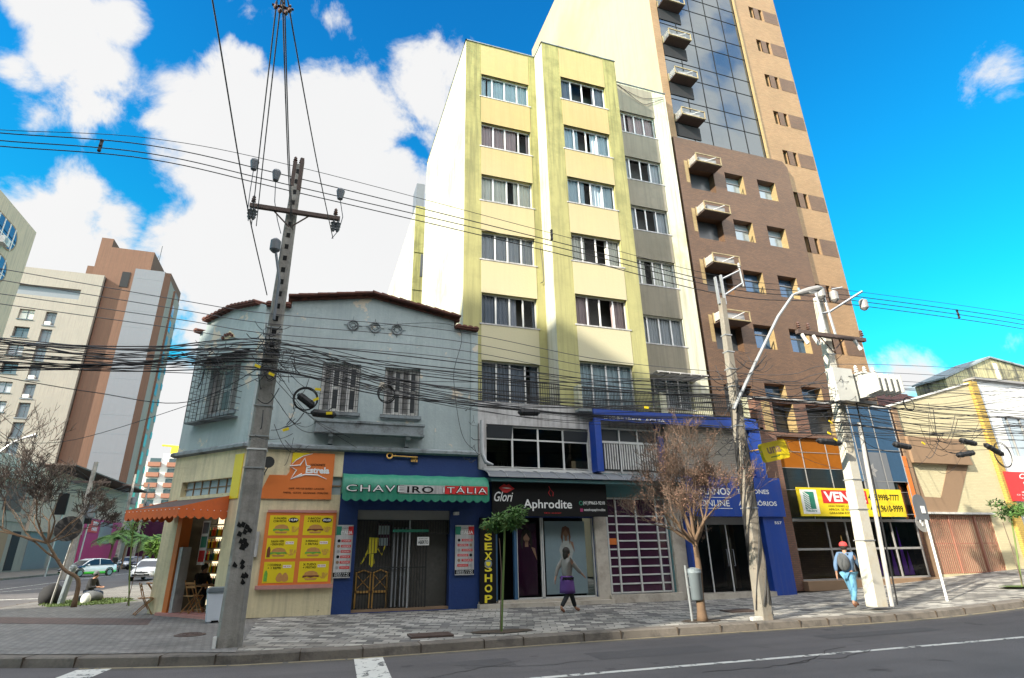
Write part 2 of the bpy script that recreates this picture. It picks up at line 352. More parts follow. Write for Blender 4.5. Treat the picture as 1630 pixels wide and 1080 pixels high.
def mosaic():
    m, nt, b = newmat('stone_mosaic'); tc = _n(nt, 'ShaderNodeTexCoord'); v = tc.outputs['Object']
    z = _n(nt, 'ShaderNodeTexNoise'); z.inputs['Scale'].default_value = 1.6; nt.links.new(v, z.inputs['Vector'])
    q = _n(nt, 'ShaderNodeVectorMath', operation='MULTIPLY_ADD'); nt.links.new(z.outputs['Color'], q.inputs[0]); q.inputs[1].default_value = (.22,)*3; nt.links.new(v, q.inputs[2])
    def bricks(w, h, rot, c1, c2, mo):
        mp = _n(nt, 'ShaderNodeMapping'); nt.links.new(q.outputs[0], mp.inputs[0]); mp.inputs['Rotation'].default_value = (0,0,rot)
        br = _n(nt, 'ShaderNodeTexBrick'); nt.links.new(mp.outputs[0], br.inputs['Vector']); br.inputs['Scale'].default_value = 1; br.inputs['Brick Width'].default_value = w; br.inputs['Row Height'].default_value = h
        br.inputs['Mortar Size'].default_value = .012; br.inputs['Color1'].default_value = rgb(c1); br.inputs['Color2'].default_value = rgb(c2); br.inputs['Mortar'].default_value = rgb(mo); return br
    a = bricks(.34, .23, R(20), (.46,.44,.40), (.065,.063,.066), (.05,.048,.045))
    z2 = _n(nt, 'ShaderNodeTexVoronoi'); z2.inputs['Scale'].default_value = 2.7; z2.inputs['Randomness'].default_value = .7; nt.links.new(q.outputs[0], z2.inputs['Vector'])
    s = _n(nt, 'ShaderNodeSeparateColor'); nt.links.new(z2.outputs['Color'], s.inputs[0])
    c = mixc(nt, s.outputs[0], a.outputs['Color'], (.26,.25,.235)); c2 = mixc(nt, .25, a.outputs['Color'], c)
    f, _ = noise_fac(nt, v, .5, 7, .3, .7); c3 = mixc(nt, f, c2, mixc(nt, 1.0, c2, (.7,.69,.66), 'MULTIPLY'))
    nt.links.new(c3, b.inputs['Base Color']); b.inputs['Roughness'].default_value = .7
    iv = _n(nt, 'ShaderNodeMath', operation='SUBTRACT'); iv.inputs[0].default_value = 1; nt.links.new(a.outputs['Fac'], iv.inputs[1])
    bp = _n(nt, 'ShaderNodeBump'); bp.inputs['Strength'].default_value = .6; bp.inputs['Distance'].default_value = .012; nt.links.new(iv.outputs[0], bp.inputs['Height']); nt.links.new(bp.outputs[0], b.inputs['Normal'])
    return m
K['mosaic'] = mosaic()
K['grass'] = mat('short_grass', (.07,.11,.02), .95, .4, 6, .6, 60)
K['soil'] = mat('soil', (.07,.05,.035), .95, .3, 5, .5, 40)
K['blueplaster'] = mat('blue_grey_plaster', (.36,.42,.42), .9, .14, .8, .35, 14, stain=((.27,.32,.32), .75, .45), spots=((.54,.48,.38), 1.3, .60), streak=((.22,.27,.28), .3))
K['cream'] = mat('cream_plaster', (.70,.60,.38), .9, .12, .9, .6, 12, stain=((.42,.36,.24), .6, .8), streak=((.3,.26,.19), .35), spots=((.2,.17,.13), 3, .7))
K['navy'] = mat('navy_paint', (.008,.035,.155), .55, .2, 1., .3, 14, stain=((.015,.04,.12), .6, 1), spots=((.2,.25,.35), 3.5, .72))
K['ledge'] = mat('weathered_ledge', (.22,.25,.26), .9, .2, 2, .4, 20, stain=((.07,.07,.07), .9, 2.5))
K['tile'] = mat('clay_tile', (.15,.055,.038), .85, .35, 4, .4, 20, stain=((.035,.03,.027), .8, 3))
K['oldwhite'] = mat('old_white_paint', (.62,.61,.58), .7, .15, 4, .2, 20, stain=((.3,.28,.25), .6, 4))
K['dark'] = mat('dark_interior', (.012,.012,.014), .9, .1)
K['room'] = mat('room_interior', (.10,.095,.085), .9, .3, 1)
K['iron'] = mat('black_iron', (.02,.02,.02), .5, .2, 5)
K['orange'] = mat('orange_canvas', (.62,.12,.02), .75, .1, 1.5, .15, 20, stain=((.4,.09,.03), .5, 1))
K['brownfab'] = mat('brown_canvas', (.085,.055,.048), .85, .15, 2, .1, 20)
K['orangepaint'] = mat('orange_paint', (.60,.15,.02), .6, .08, 2)
K['signorange'] = mat('orange_sign_board', (.66,.17,.035), .45, .04, 2)
K['signyellow'] = mat('yellow_sign_board', (.70,.53,.01), .45, .04, 2)
K['white'] = mat('white_paint', (.75,.75,.73), .5, .05, 2)
K['black'] = mat('black_paint', (.008,.008,.008), .65, .1, 3, spec=.2)
K['pink'] = mat('pink_stone', (.48,.22,.19), .8, .15, 4, .3, 30)
K['green'] = mat('green_canvas', (.012,.20,.12), .6, .15, 1.2, .2, 12, stain=((.01,.12,.08), .6, 1.2), streak=((.1,.25,.18), .3))
K['red'] = mat('red_paint', (.55,.02,.02), .5, .06, 2)
K['gold'] = mat('gold_key', (.75,.42,.12), .4, .08, 3, metal=.5)
K['yellow'] = mat('yellow_paint', (.75,.62,.03), .5, .05, 3)
K['alu'] = mat('window_aluminium', (.62,.62,.60), .4, .08, 3, metal=.15)
K['steel'] = mat('galvanised_steel', (.42,.43,.44), .45, .15, 4, metal=.6)
K['yplaster'] = mat('pale_yellow_plaster', (.38,.335,.14), .9, .1, .5, .3, 12, lower_light=(8,19,(.56,.54,.38),.7), stain=((.27,.25,.09), .6, .6), streak=((.22,.2,.08), .5))
K['ypier'] = mat('stained_yellow_pier', (.31,.285,.105), .9, .15, .6, .3, 12, lower_light=(7,20,(.46,.44,.21),.6), stain=((.15,.145,.05), .85, .8), streak=((.12,.115,.045), .8))
K['ypanel'] = mat('peach_yellow_panel', (.40,.30,.135), .9, .08, .4, .25, 12, lower_light=(8,19,(.52,.49,.34),.9), stain=((.36,.33,.13), .6, .7), streak=((.27,.24,.1), .4))
K['ywhite'] = mat('white_lime_plaster', (.52,.51,.42), .9, .06, .5, .25, 12, stain=((.42,.40,.19), .75, .35), streak=((.27,.26,.13), .6))
K['slabgrey'] = mat('grey_painted_slab', (.50,.49,.48), .85, .12, 1, .25, 18, stain=((.25,.24,.23), .7, 1.2), streak=((.2,.19,.18), .6))
K['marble'] = mat('beige_marble', (.52,.47,.40), .35, .15, 1.5, 0, stain=((.25,.2,.16), .6, 2.))
K['towerside'] = mat('pale_tower_wall', (.36,.31,.21), .85, .07, .3, .2, 10, stain=((.30,.22,.14), .8, .09), streak=((.27,.23,.15), .35))
K['tan'] = brickmat('tan_tiles', (.34,.205,.10), (.275,.165,.078), (.22,.135,.07), .24, .07, .008, rough=.7, bump=.3, var=.18)
K['brown'] = brickmat('brown_tiles', (.160,.082,.040), (.115,.060,.031), (.06,.038,.024), .2, .06, .007, rough=.6, bump=.35, var=.25)
K['tangold'] = brickmat('golden_reveal_tiles', (.36,.26,.12), (.30,.21,.09), (.24,.17,.08), .24, .07, .008, rough=.7, bump=.2, var=.12)
K['brick'] = brickmat('brown_brick', (.22,.10,.065), (.17,.08,.05), (.12,.08,.06), .22, .065, .012, rough=.8, bump=.5, var=.2)
K['yellowbrick'] = brickmat('cream_brick', (.56,.49,.30), (.50,.44,.27), (.46,.40,.26), .24, .07, .008, rough=.85, bump=.35, var=.08)
K['ochre'] = brickmat('ochre_brick', (.50,.34,.07), (.44,.30,.06), (.3,.2,.06), .24, .08, .014, rough=.85, bump=.6, var=.12)
K['brownpaint'] = mat('brown_stucco', (.25,.16,.095), .85, .1, 1.5, .2, 30)
K['gatebrown'] = mat('brown_gate_paint', (.34,.15,.10), .6, .12, 2)
K['blue'] = mat('bright_blue_panel', (.004,.048,.31), .45, .14, 1, stain=((.02,.05,.28), .7, 1.5), streak=((.05,.08,.25), .35))
K['teal'] = mat('teal_paint', (.10,.24,.26), .7, .2, 1.5, .2, 20, stain=((.2,.2,.18), .5, 2))
K['greymetal'] = mat('grey_metal', (.30,.29,.28), .5, .1, 2, metal=.2)
K['slat'] = mat('grey_slats', (.44,.40,.34), .7, .1, 2)
K['glassdark'] = glassmat('dark_glass', (.05,.055,.06), .25)
K['glassclear'] = glassmat('clear_glass', (.85,.88,.88), .12)
K['glassshop'] = glassmat('shop_glass', (.55,.55,.57), .22, wav=.1)
def towerglass():
    m, nt, b = newmat('reflective_tower_glass'); b.inputs['Base Color'].default_value = (.125,.14,.145,1); b.inputs['Roughness'].default_value = .06; b.inputs['Metallic'].default_value = .85
    tc = _n(nt, 'ShaderNodeTexCoord'); z = _n(nt, 'ShaderNodeTexNoise'); z.inputs['Scale'].default_value = .45; nt.links.new(tc.outputs['Object'], z.inputs['Vector'])
    bp = _n(nt, 'ShaderNodeBump'); bp.inputs['Strength'].default_value = .12; bp.inputs['Distance'].default_value = .1; nt.links.new(z.outputs[0], bp.inputs['Height']); nt.links.new(bp.outputs[0], b.inputs['Normal'])
    return m
K['towerglass'] = towerglass()
K['paneblue'] = mat('pale_window_pane', (.34,.40,.43), .12, .06, .8, metal=.35)
K['panedark'] = mat('dark_window_pane', (.045,.05,.055), .3, .1, 1)
K['panesky'] = mat('blue_window_pane', (.07,.14,.24), .1, .15, .8, metal=.4)
CURT = [mat('curtain_'+n, c, .95, .1, 3) for n, c in (('white',(.66,.66,.63)),('grey',(.34,.35,.37)),('slate',(.16,.18,.22)),('mauve',(.34,.25,.25)),('cream',(.56,.54,.47)),('bluegrey',(.36,.44,.48)))]
K['concrete'] = mat('pole_concrete', (.33,.31,.28), .9, .25, 1.5, .5, 30, spots=((.12,.11,.1), 4, .66), stain=((.13,.12,.105), .85, 1.2), streak=((.15,.14,.13), .5))
K['concretelight'] = mat('pale_pole_concrete', (.24,.22,.185), .9, .25, 1.5, .5, 30, spots=((.1,.09,.08), 5, .64), stain=((.25,.2,.15), .7, 2), streak=((.2,.16,.12), .5))
K['paintwhitepole'] = mat('whitewashed_concrete', (.50,.475,.41), .85, .12, 1.5, .3, 30, stain=((.45,.36,.22), .5, 2))
K['cable'] = mat('black_cable', (.012,.012,.014), .6, .1, 3)
K['cablegrey'] = mat('grey_cable', (.06,.062,.07), .6, .1, 3)
K['transformer'] = mat('transformer_grey', (.50,.50,.47), .5, .1, 3)
K['ceramic'] = mat('brown_ceramic', (.10,.05,.035), .3, .1, 3)
K['ceramicgrey'] = mat('grey_polymer', (.13,.14,.155), .5, .1, 3)
K['rust'] = mat('rusty_iron', (.09,.06,.05), .8, .3, 6)
K['bark'] = mat('pale_bark', (.16,.10,.06), .9, .3, 5, .6, 40)
K['twigbark'] = mat('twig_bark', (.15,.10,.072), .9, .25, 6)  # one even twig colour with random mottling
K['twig'] = mat('dry_pink_buds', (.27,.145,.10), .9, .35, 8)
K['darktwig'] = mat('grey_brown_twigs', (.075,.055,.045), .9, .2, 6)
K['leaf'] = mat('green_leaves', (.07,.16,.025), .7, .4, 5)
K['leaflight'] = mat('fresh_leaves', (.13,.24,.03), .7, .35, 5)
K['stemgreen'] = mat('green_stem', (.14,.20,.05), .8, .2, 5)
K['wood'] = mat('varnished_wood', (.36,.17,.055), .5, .2, 6)
K['plasticwhite'] = mat('white_plastic', (.62,.66,.72), .4, .05, 2)
K['plasticgrey'] = mat('grey_plastic', (.16,.19,.21), .5, .1, 2)
K['skin'] = mat('skin', (.36,.19,.12), .6, .08, 8)
K['hair'] = mat('dark_hair', (.02,.014,.01), .8, .2, 10)
K['denim'] = mat('pale_blue_denim', (.13,.32,.48), .9, .15, 6)
K['denimdark'] = mat('dark_denim', (.03,.05,.09), .9, .15, 6)
K['jacket'] = mat('blue_jacket', (.10,.17,.28), .85, .15, 5)
K['redcap'] = mat('red_cap', (.55,.05,.05), .8, .1, 5)
K['greybag'] = mat('grey_backpack', (.10,.105,.11), .85, .2, 5)
K['purple'] = mat('purple_cloth', (.09,.035,.17), .85, .15, 5)
K['coat'] = mat('grey_beige_coat', (.22,.20,.18), .9, .15, 5)
K['blackcloth'] = mat('black_cloth', (.018,.018,.02), .9, .2, 5)
K['shoe'] = mat('brown_leather', (.22,.09,.05), .5, .15, 5)
K['tyre'] = mat('tyre_rubber', (.015,.015,.016), .8, .15, 5)
K['rim'] = mat('wheel_rim', (.35,.35,.36), .35, .05, 3, metal=.8)
K['carwhite'] = mat('white_car_paint', (.78,.78,.77), .25, .01, 1, coat=.6)
K['carblue'] = mat('dark_blue_car_paint', (.02,.03,.07), .25, .03, 1, coat=.6)
K['cargreen'] = mat('green_car_paint', (.08,.6,.03), .3, .03, 1, coat=.6)
K['carsilver'] = mat('silver_car_paint', (.4,.42,.45), .3, .02, 1, metal=.5, coat=.6)
K['carglass'] = mat('car_glass', (.02,.03,.045), .05, .05, 1, metal=.1)
K['lampglass'] = mat('headlamp_glass', (.6,.6,.58), .15, .03, 1)
K['sheet'] = mat('corrugated_grey_sheet', (.42,.35,.28), .6, .1, .6, streak=((.22,.23,.25), .5))
K['greytower'] = mat('blue_grey_render', (.135,.14,.155), .9, .06, .2, .1, 10, streak=((.12,.13,.145), .5))
K['browntower'] = mat('terracotta_render', (.13,.065,.04), .9, .1, .2, .1, 10, streak=((.085,.045,.03), .5))
K['creamtower'] = mat('cream_render', (.24,.215,.18), .9, .1, .3, .1, 10, stain=((.25,.22,.18), .7, .3), streak=((.19,.165,.14), .7))
K['beigeconc'] = mat('beige_concrete', (.50,.39,.28), .9, .08, .3, .1, 10, streak=((.2,.19,.17), .5))
K['magenta'] = mat('magenta_paint', (.36,.03,.13), .7, .1, 1)
K['farorange'] = mat('orange_balcony_paint', (.27,.12,.075), .9, .08, .5)
K['farwhite'] = mat('far_white_render', (.50,.48,.44), .9, .05, .5)
K['dirtyyellow'] = mat('mouldy_yellow_wall', (.42,.37,.20), .9, .1, .6, .3, 10, stain=((.06,.055,.05), .95, .55), streak=((.04,.04,.035), 1.))
K['steelblue'] = mat('blue_door_paint', (.03,.10,.2), .6, .15, 2)
K['purpleneon'] = mat('purple_banner_cloth', (.28,.04,.8), .7, .1, 2)
K['maroon'] = mat('maroon_panel', (.045,.010,.032), .12, .3, 1.2)
K['orangeglass'] = mat('amber_glass', (.34,.11,.012), .12, .15, .5, metal=.2)
K['bayshade'] = mat('shade_toned_plaster', (.245,.22,.165), .9, .1, .5, .3, 12, stain=((.17,.155,.11), .6, .6), streak=((.14,.13,.1), .4))  # shadow on the recessed bay painted in as a darker plaster colour
K['asphaltdark'] = mat('asphalt_repair', (.075,.07,.072), .85, .2, .8, .4, 90)
K['gutter'] = mat('gutter_dirt', (.10,.09,.08), .9, .3, 1.5, .3, 40, stain=((.05,.045,.04), .7, 2))
K['cagepaint'] = mat('pale_ochre_paint', (.34,.27,.14), .7, .2, 3, streak=((.15,.11,.07), .6))
def asphaltmat():
    m, nt, b = newmat('worn_asphalt'); tc = _n(nt, 'ShaderNodeTexCoord'); v = tc.outputs['Object']
    f, _ = noise_fac(nt, v, .35, 6, .3, .7); c = mixc(nt, f, (.105,.097,.098), (.155,.143,.144))
    g, gh = noise_fac(nt, v, 55, 3, .38, .62); c = mixc(nt, g, mixc(nt, .45, c, (.02,.02,.02)), c)
    w, _ = noise_fac(nt, v, 1.0, 5, .45, .65, .6, stretch=(.12, 1.6, 1)); mm = _n(nt,'ShaderNodeMath',operation='MULTIPLY'); nt.links.new(w, mm.inputs[0]); mm.inputs[1].default_value = .35; c = mixc(nt, mm.outputs[0], c, (.065,.06,.062))
    o, _ = noise_fac(nt, v, 1.3, 5, .66, .72, .5); mm = _n(nt,'ShaderNodeMath',operation='MULTIPLY'); nt.links.new(o, mm.inputs[0]); mm.inputs[1].default_value = .7; c = mixc(nt, mm.outputs[0], c, (.035,.033,.034))
    nt.links.new(c, b.inputs['Base Color']); b.inputs['Roughness'].default_value = .8; b.inputs['Specular IOR Level'].default_value = .3
    bp = _n(nt, 'ShaderNodeBump'); bp.inputs['Strength'].default_value = .7; bp.inputs['Distance'].default_value = .01; nt.links.new(gh, bp.inputs['Height']); nt.links.new(bp.outputs[0], b.inputs['Normal'])
    return m
K['asphalt'] = asphaltmat()
# ---------------------------------------------------------------- ground
def gz(X): 
    t = (X-16.5)/1.2
    return .05*1.2*math.log1p(math.exp(min(t, 30))) if X < 45 else .05*28.5
GX = [-300,-150,-80,-40,-25,-21.7,-15,-9,-5,-3.3,-1,1,3,5,7,9,11,12,13,14,15,16,17,18,19,20,21,22,24,26,28,30,33,37,41,45,60,100,200,400]
mb = MB(); ys = [-300,-60,-20,-8,0,4,8,12.15,12.6,20,40,80,150,300,900]
idx = [[mb.pt((x, y, gz(x)-.001)) for y in ys] for x in GX]
for i in range(len(GX)-1):
    for j in range(len(ys)-1): mb.face((idx[i][j], idx[i+1][j], idx[i+1][j+1], idx[i][j+1]))
struct(mb.build('road', K['asphalt'], loc=(0,0,0)))
KERB = [(-9.9,150),(-9.9,60),(-9.4,40),(-9.6,30),(-9.9,24),(-9.5,19.5),(-8.5,16.4),(-6.9,14.4),(-4.86,13.33),(-3.46,12.83),(-1.93,12.4),(-.9,12.17)]
KERB += [(1,12.06),(3,12.15),(5,12.24)]+[(x,12.3) for x in (7,9,11,12,13,14,15,16,17,18,19,20,21,22,24,26,28,30,33,37,41,45,60,100)]
def ribbon(mb, line, w0, w1, dz):       # strip beside the kerb line, offsets to the left of its direction
    P = [Vector((x, y, 0)) for x, y in line]; L_ = []; R_ = []
    for i, p in enumerate(P):
        t = (P[min(i+1,len(P)-1)]-P[max(i-1,0)]).normalized(); n = Vector((-t.y, t.x, 0))
        a = p+n*w0; b = p+n*w1; z = gz(p.x)
        L_.append(mb.pt((a.x,a.y,z+dz[0]))); R_.append(mb.pt((b.x,b.y,z+dz[1])))
    for i in range(len(P)-1): mb.face((L_[i], L_[i+1], R_[i+1], R_[i]))
mb = MB(); ribbon(mb, KERB, 0, .03, (0, .135)); ribbon(mb, KERB, .03, .06, (.135, .155)); ribbon(mb, KERB, .06, .35, (.155, .157)); ribbon(mb, KERB, .35, .36, (.157, .1))
struct(mb.build('kerb', K['kerb'], loc=(0,0,0)))
# dark joints of the kerb stones
mb = MB()
s = 0; last = Vector((*KERB[0],0)); acc_ = 0
for (x, y) in KERB[1:]:
    p = Vector((x,y,0)); t = p-last; Lh = t.length; t.normalize()
    k = acc_
    while k < Lh:
        q = last+t*k
        if q.y < 35 and q.x < 45: mb.cbox((q.x-t.y*.165, q.y+t.x*.165, gz(q.x)+.079), .013, .345, .16, rz=math.atan2(t.y,t.x))
        k += 1.15+.3*math.sin(q.x*3.1+q.y)
    acc_ = k-Lh; last = p
struct(mb.build('kerb_joint', K['soil'], loc=(0,0,0)))
mb = MB(); ribbon(mb, KERB[9:], -.13, -.07, (.004,.004)); struct(mb.build('kerb_line', K['yellowline'], loc=(0,0,0)))
def pave(mb, xs, zoff=.15, y0=12.37, y1=60):
    for a, b in zip(xs, xs[1:]):
        for c, d in ((y0,18),(18,y1)): mb.poly(((a,c,gz(a)+zoff+(0 if c<13 else .03)),(b,c,gz(b)+zoff+(0 if c<13 else .03)),(b,d,gz(b)+zoff+.03),(a,d,gz(a)+zoff+.03)))
mb = MB(); pave(mb, [-1,1,3,5,7,9,11,12,13,14,15,16,17,18,19,20,21,22,24,26,28,30,33,37,41,45,60,100])
struct(mb.build('mosaic_sidewalk', K['mosaic'], loc=(0,0,0)))
mb = MB(); P = [Vector((x,y,0)) for x, y in KERB[:12]]; pl = []
for i, p in enumerate(P):
    t = (P[min(i+1,len(P)-1)]-P[max(i-1,0)]).normalized(); pl.append((p.x-t.y*.3, p.y+t.x*.3, .151))
pl[-1] = (-1.0, 12.37, .151)
mb.poly([(p[0],p[1],.166) for p in pl]+[(-1.0,150,.166)])
struct(mb.build('paver_sidewalk', K['paver'], loc=(0,0,0)))
def onz(px, py, z): d = ray(px, py); t = (z-EYE)/d.z; return Vector((0,0,EYE))+d*t
# reddish guide band in the pavers
a, b = at(0, 985, 20), at(250, 988, 20)
mb = MB(); mb.poly((onz(-60,992,.172), onz(235,995,.172), onz(243,985,.172), onz(-60,982,.172))[::1]); struct(mb.build('red_paver_band', K['paver_red'], loc=(0,0,0)))
# paint markings
mb = MB()
def strip(mb, p, q, w, z=.003, n=1):
    p = Vector(p); q = Vector(q); t = (q-p).normalized(); nn = Vector((-t.y,t.x,0))*w/2
    for i in range(n):
        a = p.lerp(q, i/n); b = p.lerp(q, (i+1)/n)
        mb.poly(((*(a-nn).xy, gz(a.x)+z), (*(b-nn).xy, gz(b.x)+z), (*(b+nn).xy, gz(b.x)+z), (*(a+nn).xy, gz(a.x)+z)))
strip(mb, (3.3,9.25,0), (60,9.55,0), .13, n=60)
struct(mb.build('lane_line', K['marking'], loc=(0,0,0)))
for (p, q, w) in (((1.32,11.95,0),(1.08,7.2,0),.52), (tuple(onz(150,1066,0)), tuple(onz(60,1102,0)), .55)):
    mb = MB(); strip(mb, p, q, w, n=4); struct(mb.build('crossing_stripe', K['marking'], loc=(0,0,0)))
mb = MB(); strip(mb, (-21,20,0), (-13.5,44,0), .15, n=3); strip(mb, (-16.2,40,0), (-16.2,120,0), .13, n=3); strip(mb, (-30,19.0,0), (-10.6,25.4,0), .4, n=2); strip(mb, (-40,30.0,0), (-11.0,32.4,0), .3, n=2); struct(mb.build('side_street_line', K['marking'], loc=(0,0,0)))
# far sidewalk across the side street
mb = MB(); mb.prism([(-21.7,160),(-21.7,56),(-22.4,53.6),(-24.5,52.4),(-80,52),(-80,160)], 0, .15, 'z'); struct(mb.build('far_sidewalk', K['kerb'], loc=(0,0,0)))
mb = MB(); mb.prism([(-85,-3.2),(70,-3.2),(70,-12),(-85,-12)], -.05, .15, 'z'); struct(mb.build('opposite_sidewalk', K['kerb'], loc=(0,0,0)))
# grass patch and soil pits
def patch(name, c, rx, ry, m, z, label, cat, n=14, seed=1):
    r = random.Random(seed); mb = MB(); mb.poly([(c[0]+rx*math.cos(2*math.pi*i/n)*r.uniform(.75,1.1), c[1]+ry*math.sin(2*math.pi*i/n)*r.uniform(.75,1.1), z) for i in range(n)]); o = mb.build(name, m); tag(o, label, cat, kind='stuff'); return o
gc = onz(128, 960, .16)
patch('grass_patch', (gc.x+.2,gc.y+.2), 1.5, 2.0, K['grass'], .17, 'patch of short green grass round the leaning bare tree', 'grass', 18, 2)
mb = MB(); r = random.Random(3)
for i in range(900):
    a = r.uniform(0, 6.28); q = math.sqrt(r.random()); x = gc.x+.2+1.45*q*math.cos(a); y = gc.y+.2+1.95*q*math.sin(a); h = r.uniform(.02,.07); d = r.uniform(0,3.1)
    mb.poly(((x-.02*math.cos(d),y-.02*math.sin(d),.17),(x+.02*math.cos(d),y+.02*math.sin(d),.17),(x+r.uniform(-.03,.03),y+r.uniform(-.03,.03),.17+h)))
tag(mb.build('grass_blades', K['grass']), 'green grass blades sprouting in the pavers at the bare tree', 'grass', kind='stuff')
patch('soil_pit', (4.3,13.15), .75, .3, K['soil'], .17, 'round soil pit at the foot of the young green tree', 'soil', 12, 5)
patch('soil_pit', (9.4,13.1), .55, .28, K['soil'], .17, 'soil pit under the pink budding tree beside the bin', 'soil', 12, 6)
patch('weeds', (22.9,14.2), 1.0, .5, K['grass'], gz(22.9)+.2, 'low weeds round the young tree before the red sign', 'weeds', 12, 8)
for (x, y, lab) in ((-2.2,15.2,'round iron manhole cover in the paving by the concrete pole'),(2.7,13.1,'rectangular iron service cover in the mosaic sidewalk before the blue shop'),(11.7,14.5,'rusty service cover in the mosaic sidewalk left of the wrapped pole')):
    mb = MB()
    if x < 0: mb.lathe((x,y,.165), [(.0,.0),(.32,0),(.32,.012),(.27,.018),(0,.018)], 20); [mb.torus((x,y,.186), rr, .008, 20, 4, 'z') for rr in (.08,.16,.24)]
    else:
        mb.box(x-.45,x+.45,y-.25,y+.25,.16,.195)
        for k in range(5): mb.box(x-.42,x+.42,y-.2+k*.09,y-.17+k*.09,.195,.2)
    tag(mb.build('manhole_cover', K['rust']), lab, 'manhole cover')
# the street's other side, unseen behind the camera, shaped to shade the road and the lower fronts
def opposite(name, x0, x1, y0, y1, h, m, label):
    t = thing(name, ((x0+x1)/2, y1, .15), label, 'building'); mb = MB()
    holes = []
    nx = max(2, int((x1-x0)/3.4)); nf = int(h/3.1)
    for i in range(nx):
        for k in range(1, nf):
            a = x0+(i+.28)*(x1-x0)/nx; holes.append((a, a+(x1-x0)/nx*.45, k*3.1+1., k*3.1+2.4))
    M = Matrix.Rotation(math.pi, 4, 'Z'); w = MB(M)
    w.wall(-x1, -x0, 0, h, [(-b,-a,c,d) for a,b,c,d in holes], -y1, .25); w.build('wall', m, t)
    b = MB(); b.box(x0, x1, y0, y1-.3, 0, h); b.build('core', K['panesky'], t)
    b = MB(); b.box(x0-.001, x0+.3, y0, y1, 0, h+.6); b.box(x1-.3, x1+.001, y0, y1, 0, h+.6); b.box(x0, x1, y0, y0+.3, 0, h); b.box(x0,x1,y1-.6,y1-.25,h-.1,h+.6); b.build('side_wall', m, t)
opposite('shade_tower_block', -78, -45.5, -9.5, -4.2, 37.5, K['creamtower'], 'unseen tall cream block shaped to cast shade, far left behind the viewer')
opposite('shade_street_block', -44.5, -14, -16, -4.4, 21.2, K['farwhite'], 'unseen white block shaped to cast shade, behind the viewer')
opposite('shade_street_block', -13.5, 14, -16, -4.4, 21.2, K['dirtyyellow'], 'unseen yellow block shaped to cast shade, behind the viewer')
opposite('shade_street_block', 14.5, 62, -16, -4.4, 16, K['creamtower'], 'unseen cream block shaped to cast shade, right behind the viewer')
mb = MB(); mb.box(-78,-49.3,-9.5,-4.25,37.5,41.2); o = bpy.data.objects.get('shade_tower_block'); mb.build('shade_storey', K['creamtower'], o)  # unseen storey added on top to shade the corner house
# repairs and cracks in the asphalt
r = random.Random(17)
for (x,y,w,d,lab) in ((6.5,10.6,2.6,.7,''),(12.5,10.9,3.4,.5,''),(17,8.2,4.5,1.2,''),(3.2,10.7,.9,.7,'')):
    pts = [(x-w/2,y-d/2),(x+w/2,y-d/2+r.uniform(-.05,.05)),(x+w/2+.03,y+d/2),(x-w/2,y+d/2+r.uniform(-.04,.04))]; mb = MB(); mb.poly([(a,b,gz(a)+.002) for a,b in pts]); struct(mb.build('road_repair', K['asphaltdark'], loc=(0,0,0)))
for k in range(7):
    mb = MB(); x, y = r.uniform(1,20), r.uniform(8.7,11.8); a = r.uniform(-.5,.5)
    P = [(x,y)]
    for i in range(16): a += r.uniform(-.6,.6); a *= .8; x += .16*math.cos(a); y += .16*math.sin(a); P.append((x,y))
    for (a_,b_),(c_,d_) in zip(P,P[1:]): w = .008; mb.poly(((a_,b_-w,gz(a_)+.0035),(c_,d_-w,gz(c_)+.0035),(c_,d_+w,gz(c_)+.0035),(a_,b_+w,gz(a_)+.0035)))
    struct(mb.build('road_crack', K['black'], loc=(0,0,0)))
mb = MB(); ribbon(mb, KERB[9:], -.30, .0, (.0015,.0015)); struct(mb.build('gutter_dirt', K['gutter'], loc=(0,0,0)))
# ---------------------------------------------------------------- corner house (blue-grey upper floor, cream snack bar, blue locksmith)
FY = 18.1
CH = frame((-4.25,20.7,0), (2.3,-2.6,0)); CL = 3.4713        # chamfered corner wall, u from 0 to CL
house = thing('corner_house', (0, FY, .2), 'old two-storey corner house with flaking blue-grey upper floor and clay tile roof', 'house')
Z1 = 4.72
# upper floor, front
W1, W2 = (-.02,1.16,5.95,7.54), (1.97,3.12,5.95,7.54)
mb = MB(); mb.wall(-1.95, 5.14, Z1, 9.0, [W1, W2], FY, .22)
mb.poly(((-1.95,FY,9.0),(5.14,FY,9.0),(5.14,FY,9.18),(4.28,FY,9.2),(4.28,FY,9.55),(1.35,FY,10.06),(-1.2,FY,9.62),(-1.2,FY,9.32),(-1.95,FY,9.3)))
mb.box(5.12,5.138,FY+.001,24,.2,9.15)
c = MB(CH); W3 = (1.06,2.62,5.98,7.5)
c.wall(0, CL, Z1, 9.0, [W3], 0, .3); c.poly(((0,0,9.0),(CL,0,9.0),(CL,0,9.3),(CL-.25,0,9.42),(1.75,0,9.58),(.3,0,9.4),(.3,0,9.1),(0,0,9.08)))
for v in c.v: pass
o = len(mb.v); mb.v += c.v; mb.f += [tuple(i+o for i in f) for f in c.f]; mb.mi += c.mi; mb.sm += c.sm
mb.poly(((-4.25,20.7,Z1),(-4.25,34,Z1),(-4.25,34,9.1),(-4.25,20.7,9.08)))
mb.build('upper_wall', K['blueplaster'], house)
# quoin pilaster at the corner and right end
mb = MB(); mb.box(4.9,5.15,FY-.04,FY-.001,Z1+.16,9.1); mb.build('pilaster', K['blueplaster'], house)
# interior void
mb = MB(); mb.box(-1.9,5.0,FY+.45,FY+.5,.2,9.0); mb.build('inner_wall', K['room'], house)
mb = MB(CH); mb.box(.6,3.2,.5,.55,4.9,9.0); mb.build('inner_wall', K['dark'], house)
